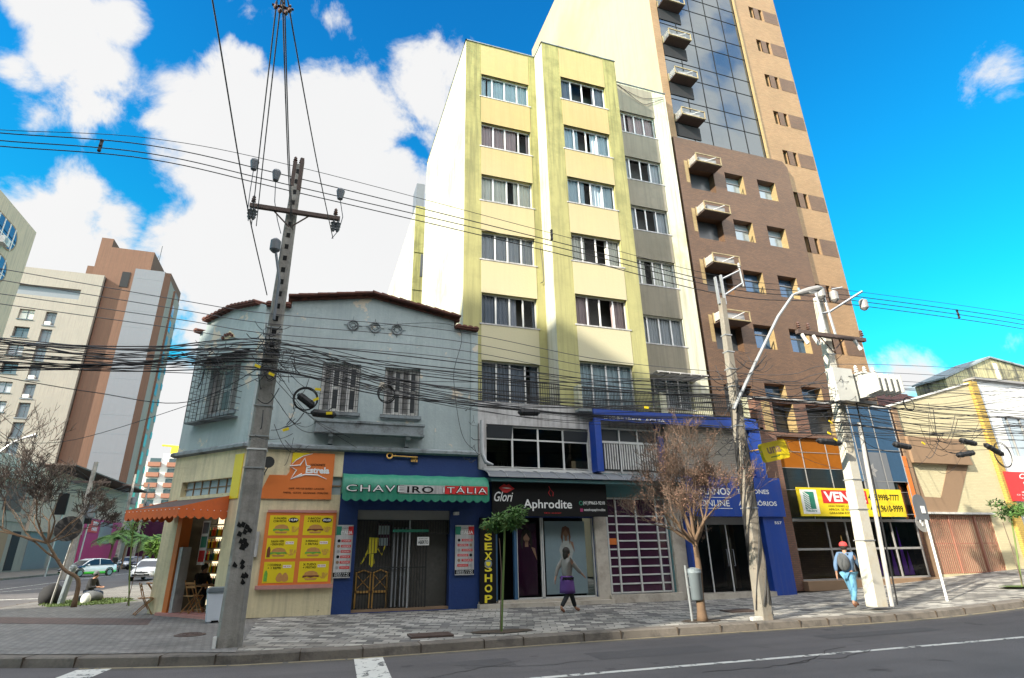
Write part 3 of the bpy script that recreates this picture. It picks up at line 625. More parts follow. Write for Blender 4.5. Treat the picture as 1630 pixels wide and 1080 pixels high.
# ledge between the floors
mb = MB(); prof = [(0,0),(-.16,.04),(-.16,.12),(-.1,.17),(0,.2)]
mb.prism([(FY+y, Z1-.02+z) for y, z in prof], -1.98, 5.14, 'x'); c = MB(CH); c.prism([(y, Z1-.02+z) for y, z in prof], -.1, CL+.06, 'x')
o = len(mb.v); mb.v += c.v; mb.f += [tuple(i+o for i in f) for f in c.f]; mb.mi += c.mi; mb.sm += c.sm
mb.build('ledge', K['ledge'], house)
# clay tile edges
def tiles(pts, M=None, over=.22, w=.2, rows=1):
    """a course of barrel tiles following pts [(u, z)...] along the top of a wall, ends towards the street"""
    mb = MB(M)
    for (a, za), (b, zb) in zip(pts, pts[1:]):
        n = max(1, int(round(abs(b-a)/w)))
        for i in range(n):
            u = a+(b-a)*(i+.5)/n; z = za+(zb-za)*(i+.5)/n
            ring = []
            for y, r, dz in ((-over, w*.56, .0), (1.2, w*.5, .16)):
                ring.append([mb.pt((u+r*math.cos(t), y, z+dz+r*.75*math.sin(t))) for t in [math.pi*k/6 for k in range(7)]])
            for k in range(6): mb.face((ring[0][k], ring[0][k+1], ring[1][k+1], ring[1][k]))
            mb.face(ring[0]);
            mb.box(u-w*.52, u+w*.52, -over+.03, 1.1, z-.05, z+.0)
    return mb
FR = Matrix.Translation((0,FY,0))
mb = MB()
for part in (tiles([(-1.95,9.3),(-1.22,9.34)], FR), tiles([(4.30,9.22),(5.14,9.18)], FR), tiles([(.28,9.42),(1.75,9.6),(3.1,9.46)], CH), tiles([(-.12,9.08),(.12,9.1)], CH)):
    o = len(mb.v); mb.v += part.v; mb.f += [tuple(i+o for i in f) for f in part.f]; mb.mi += part.mi; mb.sm += part.sm
# gable verge: stepped flat tiles seen from below
for (x0,z0,x1,z1,n) in ((-1.32,9.62,1.35,10.08,9),(1.35,10.08,4.42,9.54,10)):
    for i in range(n):
        a = x0+(x1-x0)*i/n; b = x0+(x1-x0)*(i+1)/n+.04; za = z0+(z1-z0)*i/n; zb = z0+(z1-z0)*(i+1)/n
        mb.prism([(a,za),(b,zb),(b,zb+.05),(a,za+.09 if x0 > 0 else za+.06)], FY-.28-.02*(i%2), FY+1.4, 'y')
        mb.prism([(a,za-.1),(b,zb-.1),(b,zb-.01),(a,za-.01)], FY-.1, FY+.1, 'y')
mb.build('roof', K['tile'], house)
# small gabled vent with tiles on the chamfer
mb = MB(CH); mb.prism([(1.35,8.5),(2.05,8.5),(1.95,8.62),(1.72,8.78),(1.5,8.64)], -.02, -.004); vent = mb.build('roof_vent', K['cream'], house)
mb = MB(CH)
for i in range(5):
    u = 1.45+i*.12; mb.cyl((u,-.09,8.56+(.08 if i in (1,2,3) else 0)), .05, .06, 8, axis='y')
mb.build('vent_tile', K['tile'], vent)
# round medallions
for x in (.80,1.53,2.27):
    mb = MB(); mb.torus((x,FY-.02,8.91), .17, .028, 24, 6); mb.torus((x,FY-.01,8.91), .09, .014, 20, 5)
    for a in (0,90,180,270): mb.tube([(x+.05*math.cos(R(a)),FY-.02,8.91+.05*math.sin(R(a))),(x+.3*math.cos(R(a)),FY-.02,8.91+.3*math.sin(R(a)))], .011, 5)
    mb.build('medallion', K['ledge'], house)
# upper windows with louvred shutters and bars
def shuttered(x0,x1,z0,z1,y,M=None,old=K['oldwhite'],bars=True,n=4):
    mb = MB(M); w = .06
    mb.box(x0,x1,y+.10,y+.16,z0,z0+w); mb.box(x0,x1,y+.10,y+.16,z1-w,z1); mb.box(x0,x0+w,y+.10,y+.16,z0+w,z1-w); mb.box(x1-w,x1,y+.10,y+.16,z0+w,z1-w)
    win = mb.build('window', old, house)
    pw = (x1-x0-2*w)/n
    for i in range(n):
        a = x0+w+i*pw; s = MB(M); b = a+pw*.94
        if i % 2 == 0:
            s.box(a,a+.04,y+.11,y+.14,z0+w,z1-w); s.box(b-.04,b,y+.11,y+.14,z0+w,z1-w)
            k = z0+w
            while k < z1-w-.03: s.cbox(((a+b)/2,y+.13,k+.025), b-a-.08, .035, .008, rx=R(-35)); k += .045
            s.build('shutter', K['slabgrey'], win)
        else:
            s.box(a,b,y+.12,y+.135,z0+w,z1-w); s.box(a,b,y+.105,y+.12,(z0+z1)/2-.03,(z0+z1)/2+.03); s.build('casement', old, win)
            p = MB(M); p.box(a+.05,b-.05,y+.112,y+.117,z0+w+.06,(z0+z1)/2-.06); p.box(a+.05,b-.05,y+.112,y+.117,(z0+z1)/2+.06,z1-w-.06); p.build('pane', K['panedark'], win)
    s = MB(M); s.box(x0-.09,x1+.09,y-.1,y+.1,z0-.12,z0-.02); s.box(x0-.05,x1+.05,y-.06,y+.1,z0-.17,z0-.12); s.build('sill', K['ledge'], win)
    if bars:
        g = MB(M); nb = 9
        for i in range(nb+1): g.tube([(x0+(x1-x0)*i/nb,y-.02,z0),(x0+(x1-x0)*i/nb,y-.02,z1)], .007, 4, caps=False)
        for k in range(9): z = z0+(z1-z0)*k/8; g.tube([(x0,y-.022,z),(x1,y-.022,z)], .006, 4, caps=False)
        g.build('grille', K['iron'], win)
    return win
shuttered(*W1, FY); shuttered(*W2, FY)
win = shuttered(*W3, .05, CH, K['slate'] if 'slate' in K else K['greymetal'], False, 3)
# bulging bar cage over the corner window
mb = MB(CH); u0,u1,z0,z1 = .62,2.85,5.72,7.7; d = -.34
for z in [z0+i*(z1-z0)/10 for i in range(11)]:
    mb.tube([(u0,0,z),(u0,d,z),(u1,d,z),(u1,0,z)], .009, 4)
    off = 0
for i in range(12):
    u = u0+(u1-u0)*i/11; mb.tube([(u,0,z1),(u,d,z1),(u,d,z0),(u,0,z0)], .009 if i%3 else .014, 4)
mb.build('grille', K['iron'], win)
mb = MB(CH); mb.box(u0,u1,d,0,z0-.03,z0); mb.build('cage_floor', K['ledge'], win)
mb = MB(CH); mb.prism([(-.38,z1+.0),(0,z1+.18),(0,z1+.24),(-.4,z1+.04)], .5, 2.95, 'x'); mb.build('hood', K['black'], win)
# planter shelf
mb = MB(); mb.box(-.1,3.3,FY-.34,FY-.001,5.55,5.62); mb.box(-.06,3.26,FY-.31,FY-.001,5.28,5.55); mb.box(-.09,3.29,FY-.34,FY-.001,5.22,5.28)
pl_ = mb.build('planter_shelf', K['ledge'], house)
for x in (.42,2.78):
    mb = MB(); mb.prism([(FY-.3,5.22),(FY-.001,5.22),(FY-.001,4.9),(FY-.1,4.92),(FY-.13,5.08),(FY-.28,5.12)], x-.07, x+.07, 'x'); mb.build('bracket', K['ledge'], pl_)
# ---- ground floor: cream snack bar
mb = MB(); MENU = (-1.14,.82,.97,2.95)
mb.wall(-1.95,.87,.18,Z1-.02,[(.55,.87,3.42,3.95)],FY,.15)
c = MB(CH); c.wall(0, CL, .18, Z1-.02, [(.78,3.0,.18,2.85),(.58,3.04,3.46,3.9)], 0, .42)
o = len(mb.v); mb.v += c.v; mb.f += [tuple(i+o for i in f) for f in c.f]; mb.mi += c.mi; mb.sm += c.sm
mb.poly(((-4.25,20.7,.18),(-4.25,34,.18),(-4.25,34,Z1),(-4.25,20.7,Z1)))
mb.build('lower_wall', K['cream'], house)
mb = MB(CH); n = 6
for i in range(n):
    for k in range(2): a = .6+i*2.42/n; mb.box(a+.02,a+2.42/n-.02,.16,.2,3.48+k*.21+.01,3.48+k*.21+.2)
tw = mb.build('window', K['panedark'] if 0 else CURT[5], house)
mb = MB(CH); mb.box(.58,3.04,.13,.21,3.67,3.69); [mb.box(.6+i*2.42/n-.015,.6+i*2.42/n+.015,.13,.21,3.46,3.9) for i in range(1,n)]; mb.build('frame', K['gold'] if 0 else K['brownpaint'], tw)
mb = MB(); mb.box(.56,.86,FY+.1,FY+.14,3.43,3.94); tw = mb.build('window', CURT[5], house)
mb = MB(); mb.box(.56,.86,FY+.07,FY+.1,3.66,3.7); mb.build('frame', K['brownpaint'], tw)
mb = MB(CH); mb.box(.6,3.05,-.12,.6,.15,.24); mb.build('doorstep', K['pink'], house)
mb = MB(CH); mb.box(.78,1.0,-.03,.3,.24,2.86); mb.build('door_jamb', K['orangepaint'], house)
mb = MB(CH); mb.box(1.02,1.18,.02,.3,.24,2.0); mb.build('counter_end', K['slabgrey'], house)
# bar interior
mb = MB(CH); mb.box(.3,4.4,3.6,3.7,.2,4.2); mb.box(.0,.3,.45,3.6,.2,4.2); mb.poly(((3.7,.45,.2),(4.4,3.6,.2),(4.4,3.6,4.2),(3.7,.45,4.2))); mb.poly(((.0,.45,3.2),(3.7,.45,3.2),(4.4,3.7,3.2),(.0,3.7,3.2))); mb.build('inner_wall', K['room'], house)
mb = MB(CH); mb.poly(((.3,.43,.2),(3.6,.43,.2),(4.4,3.6,.2),(.3,3.6,.2))); mb.build('bar_floor', K['slabgrey'], house)
shelf = MB(CH)
for k in range(7): shelf.box(.36,1.5,1.2,1.6,.5+k*.36,.53+k*.36)
shelf.box(1.5,1.54,1.2,1.65,.2,3.0); sh = tag(shelf.build('drinks_shelf', K['steel']), 'steel drinks shelf full of bottles inside the corner snack bar', 'shelf')
r = random.Random(5); cols = [K['red'],K['yellow'],K['orangepaint'],K['green'],K['steelblue'],K['white'],K['maroon']]
bottles = {}
for k in range(6):
    u = .41
    while u < 1.45:
        m = r.randrange(len(cols)); bottles.setdefault(m, MB(CH)).lathe((u,1.3,.532+k*.36), [(.032,0),(.034,.17),(.014,.22),(.014,.27)], 7); u += .085
for m, b in bottles.items(): b.build('bottle_row', cols[m], None); 
for o in list(bpy.data.objects):
    if o.name.startswith('bottle_row'): tag(o, 'row of drink bottles standing on the bar shelf', 'bottles', 'bottles on the snack bar shelf'); o['kind'] = 'stuff'
mb = MB(CH); mb.box(1.25,1.6,.5,.52,1.5,2.75); menu = tag(mb.build('price_board', K['white']), 'white picture menu hanging in the snack bar doorway', 'menu board')
for k in range(3):
    mb = MB(CH); mb.box(1.29,1.56,.49,.499,1.58+k*.4,1.9+k*.4); mb.build('menu_picture', [K['red'],K['green'],K['ceramicgrey']][k], menu)
mb = MB(CH); mb.box(.36,1.5,1.6,1.62,.3,3.0); mb.build('glow_panel', glowmat('added_glow', (.75,.62,.4), .8), sh)  # glowing panel added to brighten the dark bar interior
# ---- ground floor: blue locksmith shop
OP = (1.42,4.26,.2,3.0)
mb = MB(); mb.wall(.87,5.15,.18,Z1-.02,[OP],FY-.003,.3); mb.build('shop_wall', K['navy'], house)
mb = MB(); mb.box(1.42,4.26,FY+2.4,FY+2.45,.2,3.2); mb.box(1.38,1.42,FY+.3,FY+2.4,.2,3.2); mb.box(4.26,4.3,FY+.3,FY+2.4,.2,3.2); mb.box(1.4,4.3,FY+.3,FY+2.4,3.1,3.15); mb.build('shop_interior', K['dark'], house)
mb = MB(); mb.box(1.42,4.26,FY+.05,FY+.3,.16,.27); mb.build('doorstep', K['brownpaint'], house)
mb = MB(); mb.box(1.42,4.26,FY+.12,FY+.28,2.72,3.0)
for k in range(6): mb.box(1.42,4.26,FY+.105,FY+.12,2.74+k*.045,2.76+k*.045)
mb.build('shutter_box', K['greymetal'], house)
# sliding bar gate, three leaves
def bars(x0,x1,z0,z1,y,n,m=K['iron'],par=house,name='bar_gate',r=.009,mid=(1.35,)):
    g = MB(); 
    for i in range(n+1): x = x0+(x1-x0)*i/n; g.box(x-r,x+r,y-r,y+r,z0,z1)
    for z in (z0,z1-.03,*mid): g.box(x0-.01,x1+.01,y-.016,y+.016,z,z+.03)
    g.box(x0-.03,x0,y-.02,y+.02,z0,z1); g.box(x1,x1+.03,y-.02,y+.02,z0,z1)
    return g.build(name, m, par)
bars(1.46,2.5,.25,2.72,FY+.1,12); bars(2.53,3.55,.25,2.72,FY+.13,12); bars(3.58,4.22,2.3,2.72,FY+.1,8,mid=())
mb = MB(); [mb.box(2.55+i*.12,2.6+i*.12,FY+.2,FY+.24,.3,2.5) for i in range(5)]; mb.build('curtain_strip', CURT[1], house)
mb = MB(); mb.box(3.0,3.04,FY+.08,FY+.14,.26,2.7); mb.build('gate_post', K['steel'], house)
mb = MB(); mb.box(2.5,3.6,FY+.06,FY+.09,2.36,2.44); mb.build('gate_rail', K['green'], house)
mb = MB(); mb.box(3.3,3.75,FY+.6,FY+1.0,.27,1.55); cab = tag(mb.build('key_cabinet', K['slabgrey']), 'grey cabinet covered with papers inside the locksmith entrance', 'cabinet')
for x, z in ((3.33,.7),(3.5,.55),(3.52,1.0),(3.35,1.15)):
    mb = MB(); mb.box(x,x+.14,FY+.585,FY+.599,z,z+.3); mb.build('paper', K['white'], cab)
# folding screen of yellow timber behind the bars
sc_ = thing('timber_screen', (1.9,FY+.4,.27), 'pair of low yellow timber gate leaves behind the locksmith bars', 'screen')
for x0 in (1.52,2.02):
    mb = MB(); x1 = x0+.45; y = FY+.4
    mb.box(x0,x0+.04,y,y+.03,.27,1.25); mb.box(x1-.04,x1,y,y+.03,.27,1.25); mb.box(x0,x1,y,y+.03,.68,.74)
    mb.tube([(x0,y,1.22),((x0+x1)/2,y,1.3),(x1,y,1.22)], .02, 5)
    for a, b in (((x0,.75),(x1,1.2)),((x0,1.2),(x1,.75))): mb.tube([(a[0],y+.015,a[1]),(b[0],y+.015,b[1])], .012, 5)
    mb.build('leaf', K['gold'], sc_)
# yellow key-shaped cut-out (plain key figure)
mb = MB(); y = FY+.16; mb.prism([(1.78,1.75),(2.08,1.78),(2.1,2.2),(1.82,2.22)], y, y+.02); mb.prism([(1.86,1.75),(1.98,1.75),(2.02,1.5),(1.94,1.38),(1.86,1.46)], y, y+.02); mb.tube([(2.08,2.0),(2.08,2.0)] and [(2.08,y,1.9),(2.22,y,1.72),(2.3,y,1.98)], .018, 5); mb.tube([(1.82,y,1.9),(1.7,y,1.6),(1.62,y,1.48)], .022, 5)
tag(mb.build('key_cutout', K['yellow']), 'yellow key-shaped board hanging behind the locksmith bars', 'cut-out')
mb = MB(); mb.box(3.25,3.62,FY+.03,FY+.045,1.98,2.22); o = tag(mb.build('open_sign', K['white']), 'white paper sign reading aberto on the locksmith gate', 'sign'); text(o,'ABERTO',3.28,3.59,2.02,2.12,FY+.027,K['black'],bold=.02); text(o,'BOM DIA',3.3,3.57,2.15,2.19,FY+.027,K['black'])
mb = MB(); mb.box(2.05,2.45,FY+.2,FY+.21,1.95,2.6); o = tag(mb.build('poster', K['maroon']), 'dark red and blue poster behind the locksmith bars', 'poster')
mb = MB(); mb.box(2.08,2.42,FY+.19,FY+.2,2.3,2.55); mb.box(2.12,2.38,FY+.19,FY+.2,1.98,2.2); mb.build('poster_print', K['paneblue'], o)
# ---------------------------------------------------------------- yellow apartment building with shops below
apt = thing('apartment_building', (9.7, FY, .2), 'narrow seven-storey pale yellow apartment building with stepped front and shops below', 'building')
S = {1:(4.83,8.25,19.02,5.57,7.88), 2:(8.25,12.09,18.1,9.12,11.40), 3:(12.09,15.66,19.2,12.56,14.80)}    # x0, x1, y, window x0, x1
ZT = 22.27; FP = 2.77; TOP = 24.10; ZB = 6.3
rr = random.Random(11)
aptwin = {}
def catmull_(P, n=6):
    P = [P[0]*2-P[1]]+P+[P[-1]*2-P[-2]]; out = []
    for i in range(1, len(P)-2):
        a,b,c,d = P[i-1:i+3]
        for k in range(n): t = k/n; out.append(.5*((2*b)+(c-a)*t+(2*a-5*b+4*c-d)*t*t+(3*b-a-3*c+d)*t*t*t))
    return out+[P[-2]]
def slide_window(x0,x1,z0,z1,y,par,seed,kind='slide',m=K['alu']):
    r = random.Random(seed); w = .045
    f = MB(); f.box(x0,x1,y,y+.06,z0,z0+w); f.box(x0,x1,y,y+.06,z1-w,z1); f.box(x0,x0+w,y,y+.06,z0+w,z1-w); f.box(x1-w,x1,y,y+.06,z0+w,z1-w)
    n = 4; q = [x0+(x1-x0)*i/n+(r.uniform(-.04,.04) if 0 < i < n else 0) for i in range(n+1)]
    for i in range(1,n): f.box(q[i]-.032,q[i]+.032,y+.01,y+.05,z0+w,z1-w)
    win = f.build('window', m, par)
    g = MB(); opened = r.random() < .3 and kind == 'slide'
    for i in range(n):
        if opened and i == 2: continue
        yy = y+.03+(.012 if i % 2 else 0); g.poly(((q[i]+.03,yy,z0+w),(q[i+1]-.03,yy,z0+w),(q[i+1]-.03,yy,z1-w),(q[i]+.03,yy,z1-w)))
    g.build('pane', K['glassclear'], win)
    c = MB(); style = r.randrange(len(CURT)); k = z1-w; segs = []
    if r.random() < .8:
        gap = r.uniform(0,.35)*(x1-x0) if r.random() < .6 else 0; g0 = r.uniform(x0, x1-gap)
        segs = [(x0+.02,g0),(g0+gap,x1-.02)]
    else: segs = [(x0+.02, x0+.3*(x1-x0)), (x1-.28*(x1-x0), x1-.02)]
    for a, b in segs:
        if b-a < .1: continue
        m_ = int((b-a)/.045); pr = None; ph = r.uniform(0,6)
        for i in range(m_+1):
            x = a+(b-a)*i/m_; yy = y+.10+.022*math.sin(x*42+ph)+.015*math.sin(x*17+ph)
            cur = (c.pt((x,yy,z0-.05)), c.pt((x,yy+.01,z1)))
            if pr: c.face((pr[0],cur[0],cur[1],pr[1]))
            pr = cur
    c.build('curtain', CURT[style], win)
    d = MB(); d.box(x0-.08,x1+.08,y-.17,y-.0,z0-.06,z0-.005); d.build('sill', K['slabgrey'], win)
    return win
for k_, (x0,x1,y,wx0,wx1) in S.items():
    holes = []
    for f in range(6):
        z1 = ZT-f*FP; z0 = z1-1.28
        if f == 5 and k_ < 3: z0 = ZB+.1
        holes.append((wx0,wx1,z0,z1))
    top = TOP if k_ < 3 else 24.08
    mb = MB(); mb.wall(x0, x1, ZB, top, holes, y, .14)
    mb.build('wall', K['ypier'] if k_ < 3 else K['ywhite'], apt)
    # spandrel panels between the windows, 4 mm proud
    mb = MB(); zz = [top-.12]+[h[3] for h in holes]
    prev = top-.1
    for h in holes:
        if prev-h[3] > .1: mb.box(wx0-.02,wx1+.02,y-.012,y+.05,h[3]+.0,prev)
        prev = h[2]
    mb.build('spandrel', K['ypanel'] if k_ < 3 else K['bayshade'], apt)  # third bay: its shadow is put into the panel colour
    # grooves beside the panels
    mb = MB(); 
    for gx in ((wx0-.05,wx1+.04)): mb.box(gx-.008,gx+.008,y-.003,y+.01,ZB,top-.1)
    mb.build('groove', K['ypier'], apt)
    mb = MB(); mb.box(x0+.02,x1-.02,y+.75,y+.8,ZB,top-.3)
    for f in range(7): mb.box(x0+.02,x1-.02,y+.2,y+.8,ZT-f*FP+.3,ZT-f*FP+.35)
    mb.build('inner_wall', K['room'], apt)
    for f, h in enumerate(holes): slide_window(*h, y+.14, apt, 100*k_+f, 'slide' if f < 5 else 'door')
    mb = MB(); mb.box(x0-.03,x1+.03,y-.04,y+.25,top,top+.05); mb.build('roof_edge', K['ledge'], apt)
# returns and side walls
mb = MB(); mb.box(4.83,4.831,19.021,28.4,ZB-6,TOP); mb.build('side_wall', K['ywhite'], apt)
mb = MB(); mb.box(8.25,8.253,18.101,19.2,ZB,TOP-.001); mb.box(12.086,12.089,18.101,19.35,ZB,TOP-.001); mb.build('return_wall', K['ywhite'], apt)
mb = MB(); mb.box(4.84,15.65,28.3,28.4,ZB,TOP); mb.box(15.65,15.655,19.25,28.4,ZB,TOP); mb.box(4.84,15.65,19.3,28.3,TOP-.4,TOP-.35); mb.build('rear_wall', K['yplaster'], apt)
mb = MB(); mb.box(4.80,4.85,18.98,28.45,TOP,TOP+.05); mb.box(8.22,8.28,18.08,19.2,TOP,TOP+.05); mb.build('roof_edge', K['ledge'], apt)
# loose cables on the facade
for pts in ([(8.1,18.97,13.6),(8.15,18.97,13),(8.2,18.98,12.1),(8.05,18.97,11.9)],[(12.6,19.17,24.0),(13.4,19.15,23.6),(14.3,19.15,23.4),(15.5,19.16,23.8)],[(12.9,19.17,23.9),(14.1,19.13,23.0),(14.7,19.15,23.2),(15.5,19.16,23.7)]):
    mb = MB(); mb.tube(catmull_([Vector(p) for p in pts]), .014, 4); mb.build('loose_cable', K['cable'], apt)
# underside slab / band over the shops
mb = MB(); mb.box(5.15,17.1,FY,19.3,6.22,6.3); mb.box(5.15,9.45,FY-.03,FY+.3,5.82,6.62); mb.box(5.18,5.45,FY-.03,FY+.2,4.3,5.819); mb.box(9.25,9.5,FY-.03,FY+.2,4.3,5.82)
mb.build('floor_band', K['slabgrey'], apt)
mb = MB(); mb.box(8.8,16.2,17.72,FY-.01,6.4,6.49); mb.build('balcony_slab', K['ledge'], apt)
# white dividing walls of the balconies
mb = MB(); mb.box(8.8,8.94,17.72,FY,6.49,7.36); mb.box(12.17,12.45,17.72,FY,6.49,7.3); mb.box(15.9,16.2,17.72,FY,6.35,7.4); mb.build('parapet', K['ywhite'], apt)
def railing(x0,x1,z0,z1,y,gap=.085):
    g = MB(); n = int((x1-x0)/gap)
    for i in range(n+1): x = x0+(x1-x0)*i/n; g.box(x-.007,x+.007,y-.007,y+.007,z0+.02,z1)
    g.box(x0,x1,y-.02,y+.02,z1,z1+.035); g.box(x0,x1,y-.012,y+.012,z0+.06,z0+.085); g.box(x0,x1,y-.012,y+.012,(z0+z1)/2,(z0+z1)/2+.02)
    return g.build('railing', K['iron'], apt)
railing(5.18,8.9,6.64,7.42,FY-.0+.05); railing(8.96,12.15,6.5,7.28,17.76,.06); railing(12.47,15.88,6.5,7.25,17.76)
mb = MB(); mb.box(12.6,15.0,18.3,19.2,8.35,8.39); [mb.box(12.65+i*.5,12.68+i*.5,18.3,19.2,8.31,8.35) for i in range(5)]; mb.build('balcony_awning', K['slabgrey'], apt)
# office window band over the sex shop
mb = MB(); X0,X1,z0,z1,y = 5.45,9.25,4.36,5.8,FY+.06
for x in [X0+(X1-X0)*i/4 for i in range(5)]: mb.box(x-.03,x+.03,y,y+.07,z0,z1)
for z in (z0,z0+.02,5.32,z1-.05): mb.box(X0,X1,y+.002,y+.065,z,z+.05)
mb.box(X0-.1,X1+.1,y-.12,y+.06,z0-.1,z0)
w = mb.build('window', K['alu'], apt)
mb = MB(); mb.poly(((X0,y+.04,z0),(X1,y+.04,z0),(X1,y+.04,z1),(X0,y+.04,z1))); mb.build('pane', K['glassdark'], w)
mb = MB(); mb.cbox((X0+.48,y-.06,5.58),.9,.02,.42,rx=R(14)); mb.cbox((X1-.48,y-.06,5.55),.9,.02,.36,rx=R(18)); mb.build('tilting_sash', K['panedark'], w)
mb = MB(); mb.box(X0,X1,FY+1.5,FY+1.55,4.0,5.9); mb.box(X0,X1,FY+.2,FY+1.5,5.83,5.86); mb.build('inner_wall', K['room'], apt)
mb = MB(); r = random.Random(2)
for i in range(6): mb.lathe((X0+.45+i*.13+r.uniform(-.03,.03),FY+.2,z0+.03), [(.035,0),(.04,.08),(.012,.14),(.02,.17),(0,.2)], 8)
tag(mb.build('figurine_row', K['oldwhite']), 'small pale figurines standing inside the office window ledge', 'figurines', kind='stuff')
# silver duct with white curl at the party wall
mb = MB(); mb.tube([(5.25,17.95,5.9),(5.25,17.93,5.2),(5.27,17.9,4.75),(5.36,17.85,4.5),(5.6,17.8,4.42)], [.06,.06,.07,.07,.03], 8); tag(mb.build('drain_pipe', K['steel']), 'silver drain pipe running down between the blue-grey house and the office windows', 'pipe')
# dark canopy with ribs over the shops
can = thing('canopy', (8.8,17.6,4.1), 'dark ribbed canopy over the black shop sign and the gate', 'canopy')
pf = [(18.08,4.28),(17.75,4.22),(17.4,4.1),(17.25,3.98)]
mb = MB(); 
for (a,b),(c_,d) in zip(pf,pf[1:]): mb.poly(((5.3,a,b),(5.3,c_,d),(12.5,c_,d),(12.5,a,b)))
mb.build('sheet', K['ceramicgrey'], can)
mb = MB()
for i in range(13): x = 5.3+i*.6; mb.tube([(x,a,b+.015) for a,b in pf], .016, 5)
mb.build('rib', K['steel'], can)
mb = MB(); mb.box(5.4,12.5,17.35,17.43,3.86,3.95); mb.box(5.4,12.5,17.9,18.07,3.9,4.02); mb.build('beam', K['teal'], can)
# shop wall under the canopy
mb = MB(); mb.wall(5.15,9.7,.2,4.32,[(5.78,6.38,.38,2.8),(6.46,9.2,.38,2.8)],FY,.18); mb.build('shop_wall', K['navy'], apt)
mb = MB(); mb.box(5.3,9.6,FY+1.6,FY+1.65,.2,4.2); mb.build('inner_wall', K['dark'], apt)
mb = MB(); mb.box(5.15,9.68,FY-.28,FY+.18,.14,.3); mb.box(5.78,9.2,FY-.14,FY+.18,.3,.38); mb.build('shop_step', K['marble'], apt)
mb = MB(); mb.box(5.18,5.76,FY-.05,FY-.004,.3,.36); mb.box(9.22,9.66,FY-.1,FY+.2,.18,2.85); mb.box(12.2,12.7,FY-.1,FY+.2,.18,3.5); mb.build('marble_pier', K['marble'], apt)
mb = MB(); mb.box(5.74,5.80,FY-.03,FY+.1,.38,2.82); mb.box(6.36,6.46,FY-.03,FY+.1,.38,2.82); mb.box(5.74,6.46,FY-.03,FY+.1,2.7,2.82); mb.build('door_frame', K['steelblue'], apt)
mb = MB(); 
for x in (6.46,7.30,7.36,9.16): mb.box(x,x+.04,FY+.02,FY+.1,.38,2.8)
mb.box(6.46,9.2,FY+.02,FY+.1,.38,.42); w = mb.build('shop_window', K['alu'], apt)
mb = MB(); mb.poly(((6.5,FY+.05,.42),(9.16,FY+.05,.42),(9.16,FY+.05,2.8),(6.5,FY+.05,2.8))); mb.build('pane', K['glassclear'], w)
# posters in the window: pictured figures
def poster(x0,x1,z0,z1,y,bgm,label,cx,s,hairm,clothm):
    mb = MB(); mb.box(x0,x1,y,y+.02,z0,z1); p = tag(mb.build('window_poster', bgm), label, 'poster')
    mb = MB(); h = z1-z0; Y = y-.004
    mb.prism([(cx-.14*s,z1-.62*s),(cx+.16*s,z1-.62*s),(cx+.25*s,z1-.95*s),(cx+.14*s,z1-1.25*s),(cx+.2*s,z0+.03),(cx-.2*s,z0+.03),(cx-.16*s,z1-1.2*s),(cx-.26*s,z1-.9*s)], Y-.001, Y+.003); mb.build('printed_dress', clothm, p)
    mb = MB(); mb.prism([(cx+.1*s*math.cos(a), z1-.36*s+.14*s*math.sin(a)) for a in [i*math.pi/8 for i in range(16)]], Y-.006, Y-.002); mb.prism([(cx-.05*s,z1-.62*s),(cx+.05*s,z1-.62*s),(cx+.05*s,z1-.45*s),(cx-.05*s,z1-.45*s)], Y-.006, Y-.002); mb.prism([(cx+.16*s,z1-.63*s),(cx+.25*s,z1-.66*s),(cx+.3*s,z1-.98*s),(cx+.12*s,z1-.6*s),(cx+.08*s,z1-.52*s),(cx+.1*s,z1-.58*s)], Y-.006, Y-.002); mb.build('printed_face', K['skin'], p)
    mb = MB(); mb.prism([(cx-.13*s,z1-.2*s),(cx,z1-.15*s),(cx+.13*s,z1-.22*s),(cx+.17*s,z1-.5*s),(cx+.12*s,z1-.75*s),(cx+.09*s,z1-.4*s),(cx,z1-.26*s),(cx-.09*s,z1-.36*s),(cx-.13*s,z1-.7*s),(cx-.19*s,z1-.5*s)], Y-.009, Y-.007); mb.build('printed_hair', hairm, p)
poster(6.52,7.18,.48,2.62,FY+.09,K['maroon'],'dark poster of a woman in a dark dress, in the left shop window',6.83,1.15,K['hair'],K['maroon'])
poster(7.5,8.95,.48,2.7,FY+.14,CURT[5],'pale blue-green poster of a woman, in the right shop window under the black sign',8.25,1.0,K['shoe'],K['oldwhite'])
# black shop sign
sg = tag((lambda b:(b.box(5.5,9.55,17.62,17.7,2.82,3.86), b.build('shop_sign', K['black']))[1])(MB()), 'long black shop sign reading Aphrodite under the dark canopy', 'sign')
Y = 17.615
text(sg,'Aphrodite',6.55,8.25,2.98,3.34,Y,K['white'],bold=.015); text(sg,'(41)99663-9210',8.66,9.46,3.17,3.31,Y,K['white'],bold=.01); text(sg,'sexshopaphrodite',8.68,9.46,2.97,3.08,Y,K['white'],bold=.005); text(sg,'SEX SHOP',7.25,7.85,2.9,2.94,Y,K['red'])
text(sg,'Glori',5.56,6.2,3.26,3.56,Y,K['white'],shear=.35,bold=.01)
mb = MB(); mb.prism([(5.72,3.68),(5.9,3.8),(5.98,3.76),(6.06,3.8),(6.25,3.66),(6.0,3.53),(5.86,3.54)], Y-.006, Y); mb.prism([(5.76,3.68),(5.98,3.7),(6.2,3.67),(5.98,3.64)], Y-.009, Y-.0065); mb.build('lips_emblem', K['red'], sg)
mb = MB(); mb.prism([(5.8,3.675),(5.98,3.69),(6.15,3.67),(5.98,3.655)], Y-.012, Y-.0095); mb.build('teeth', K['white'], sg)
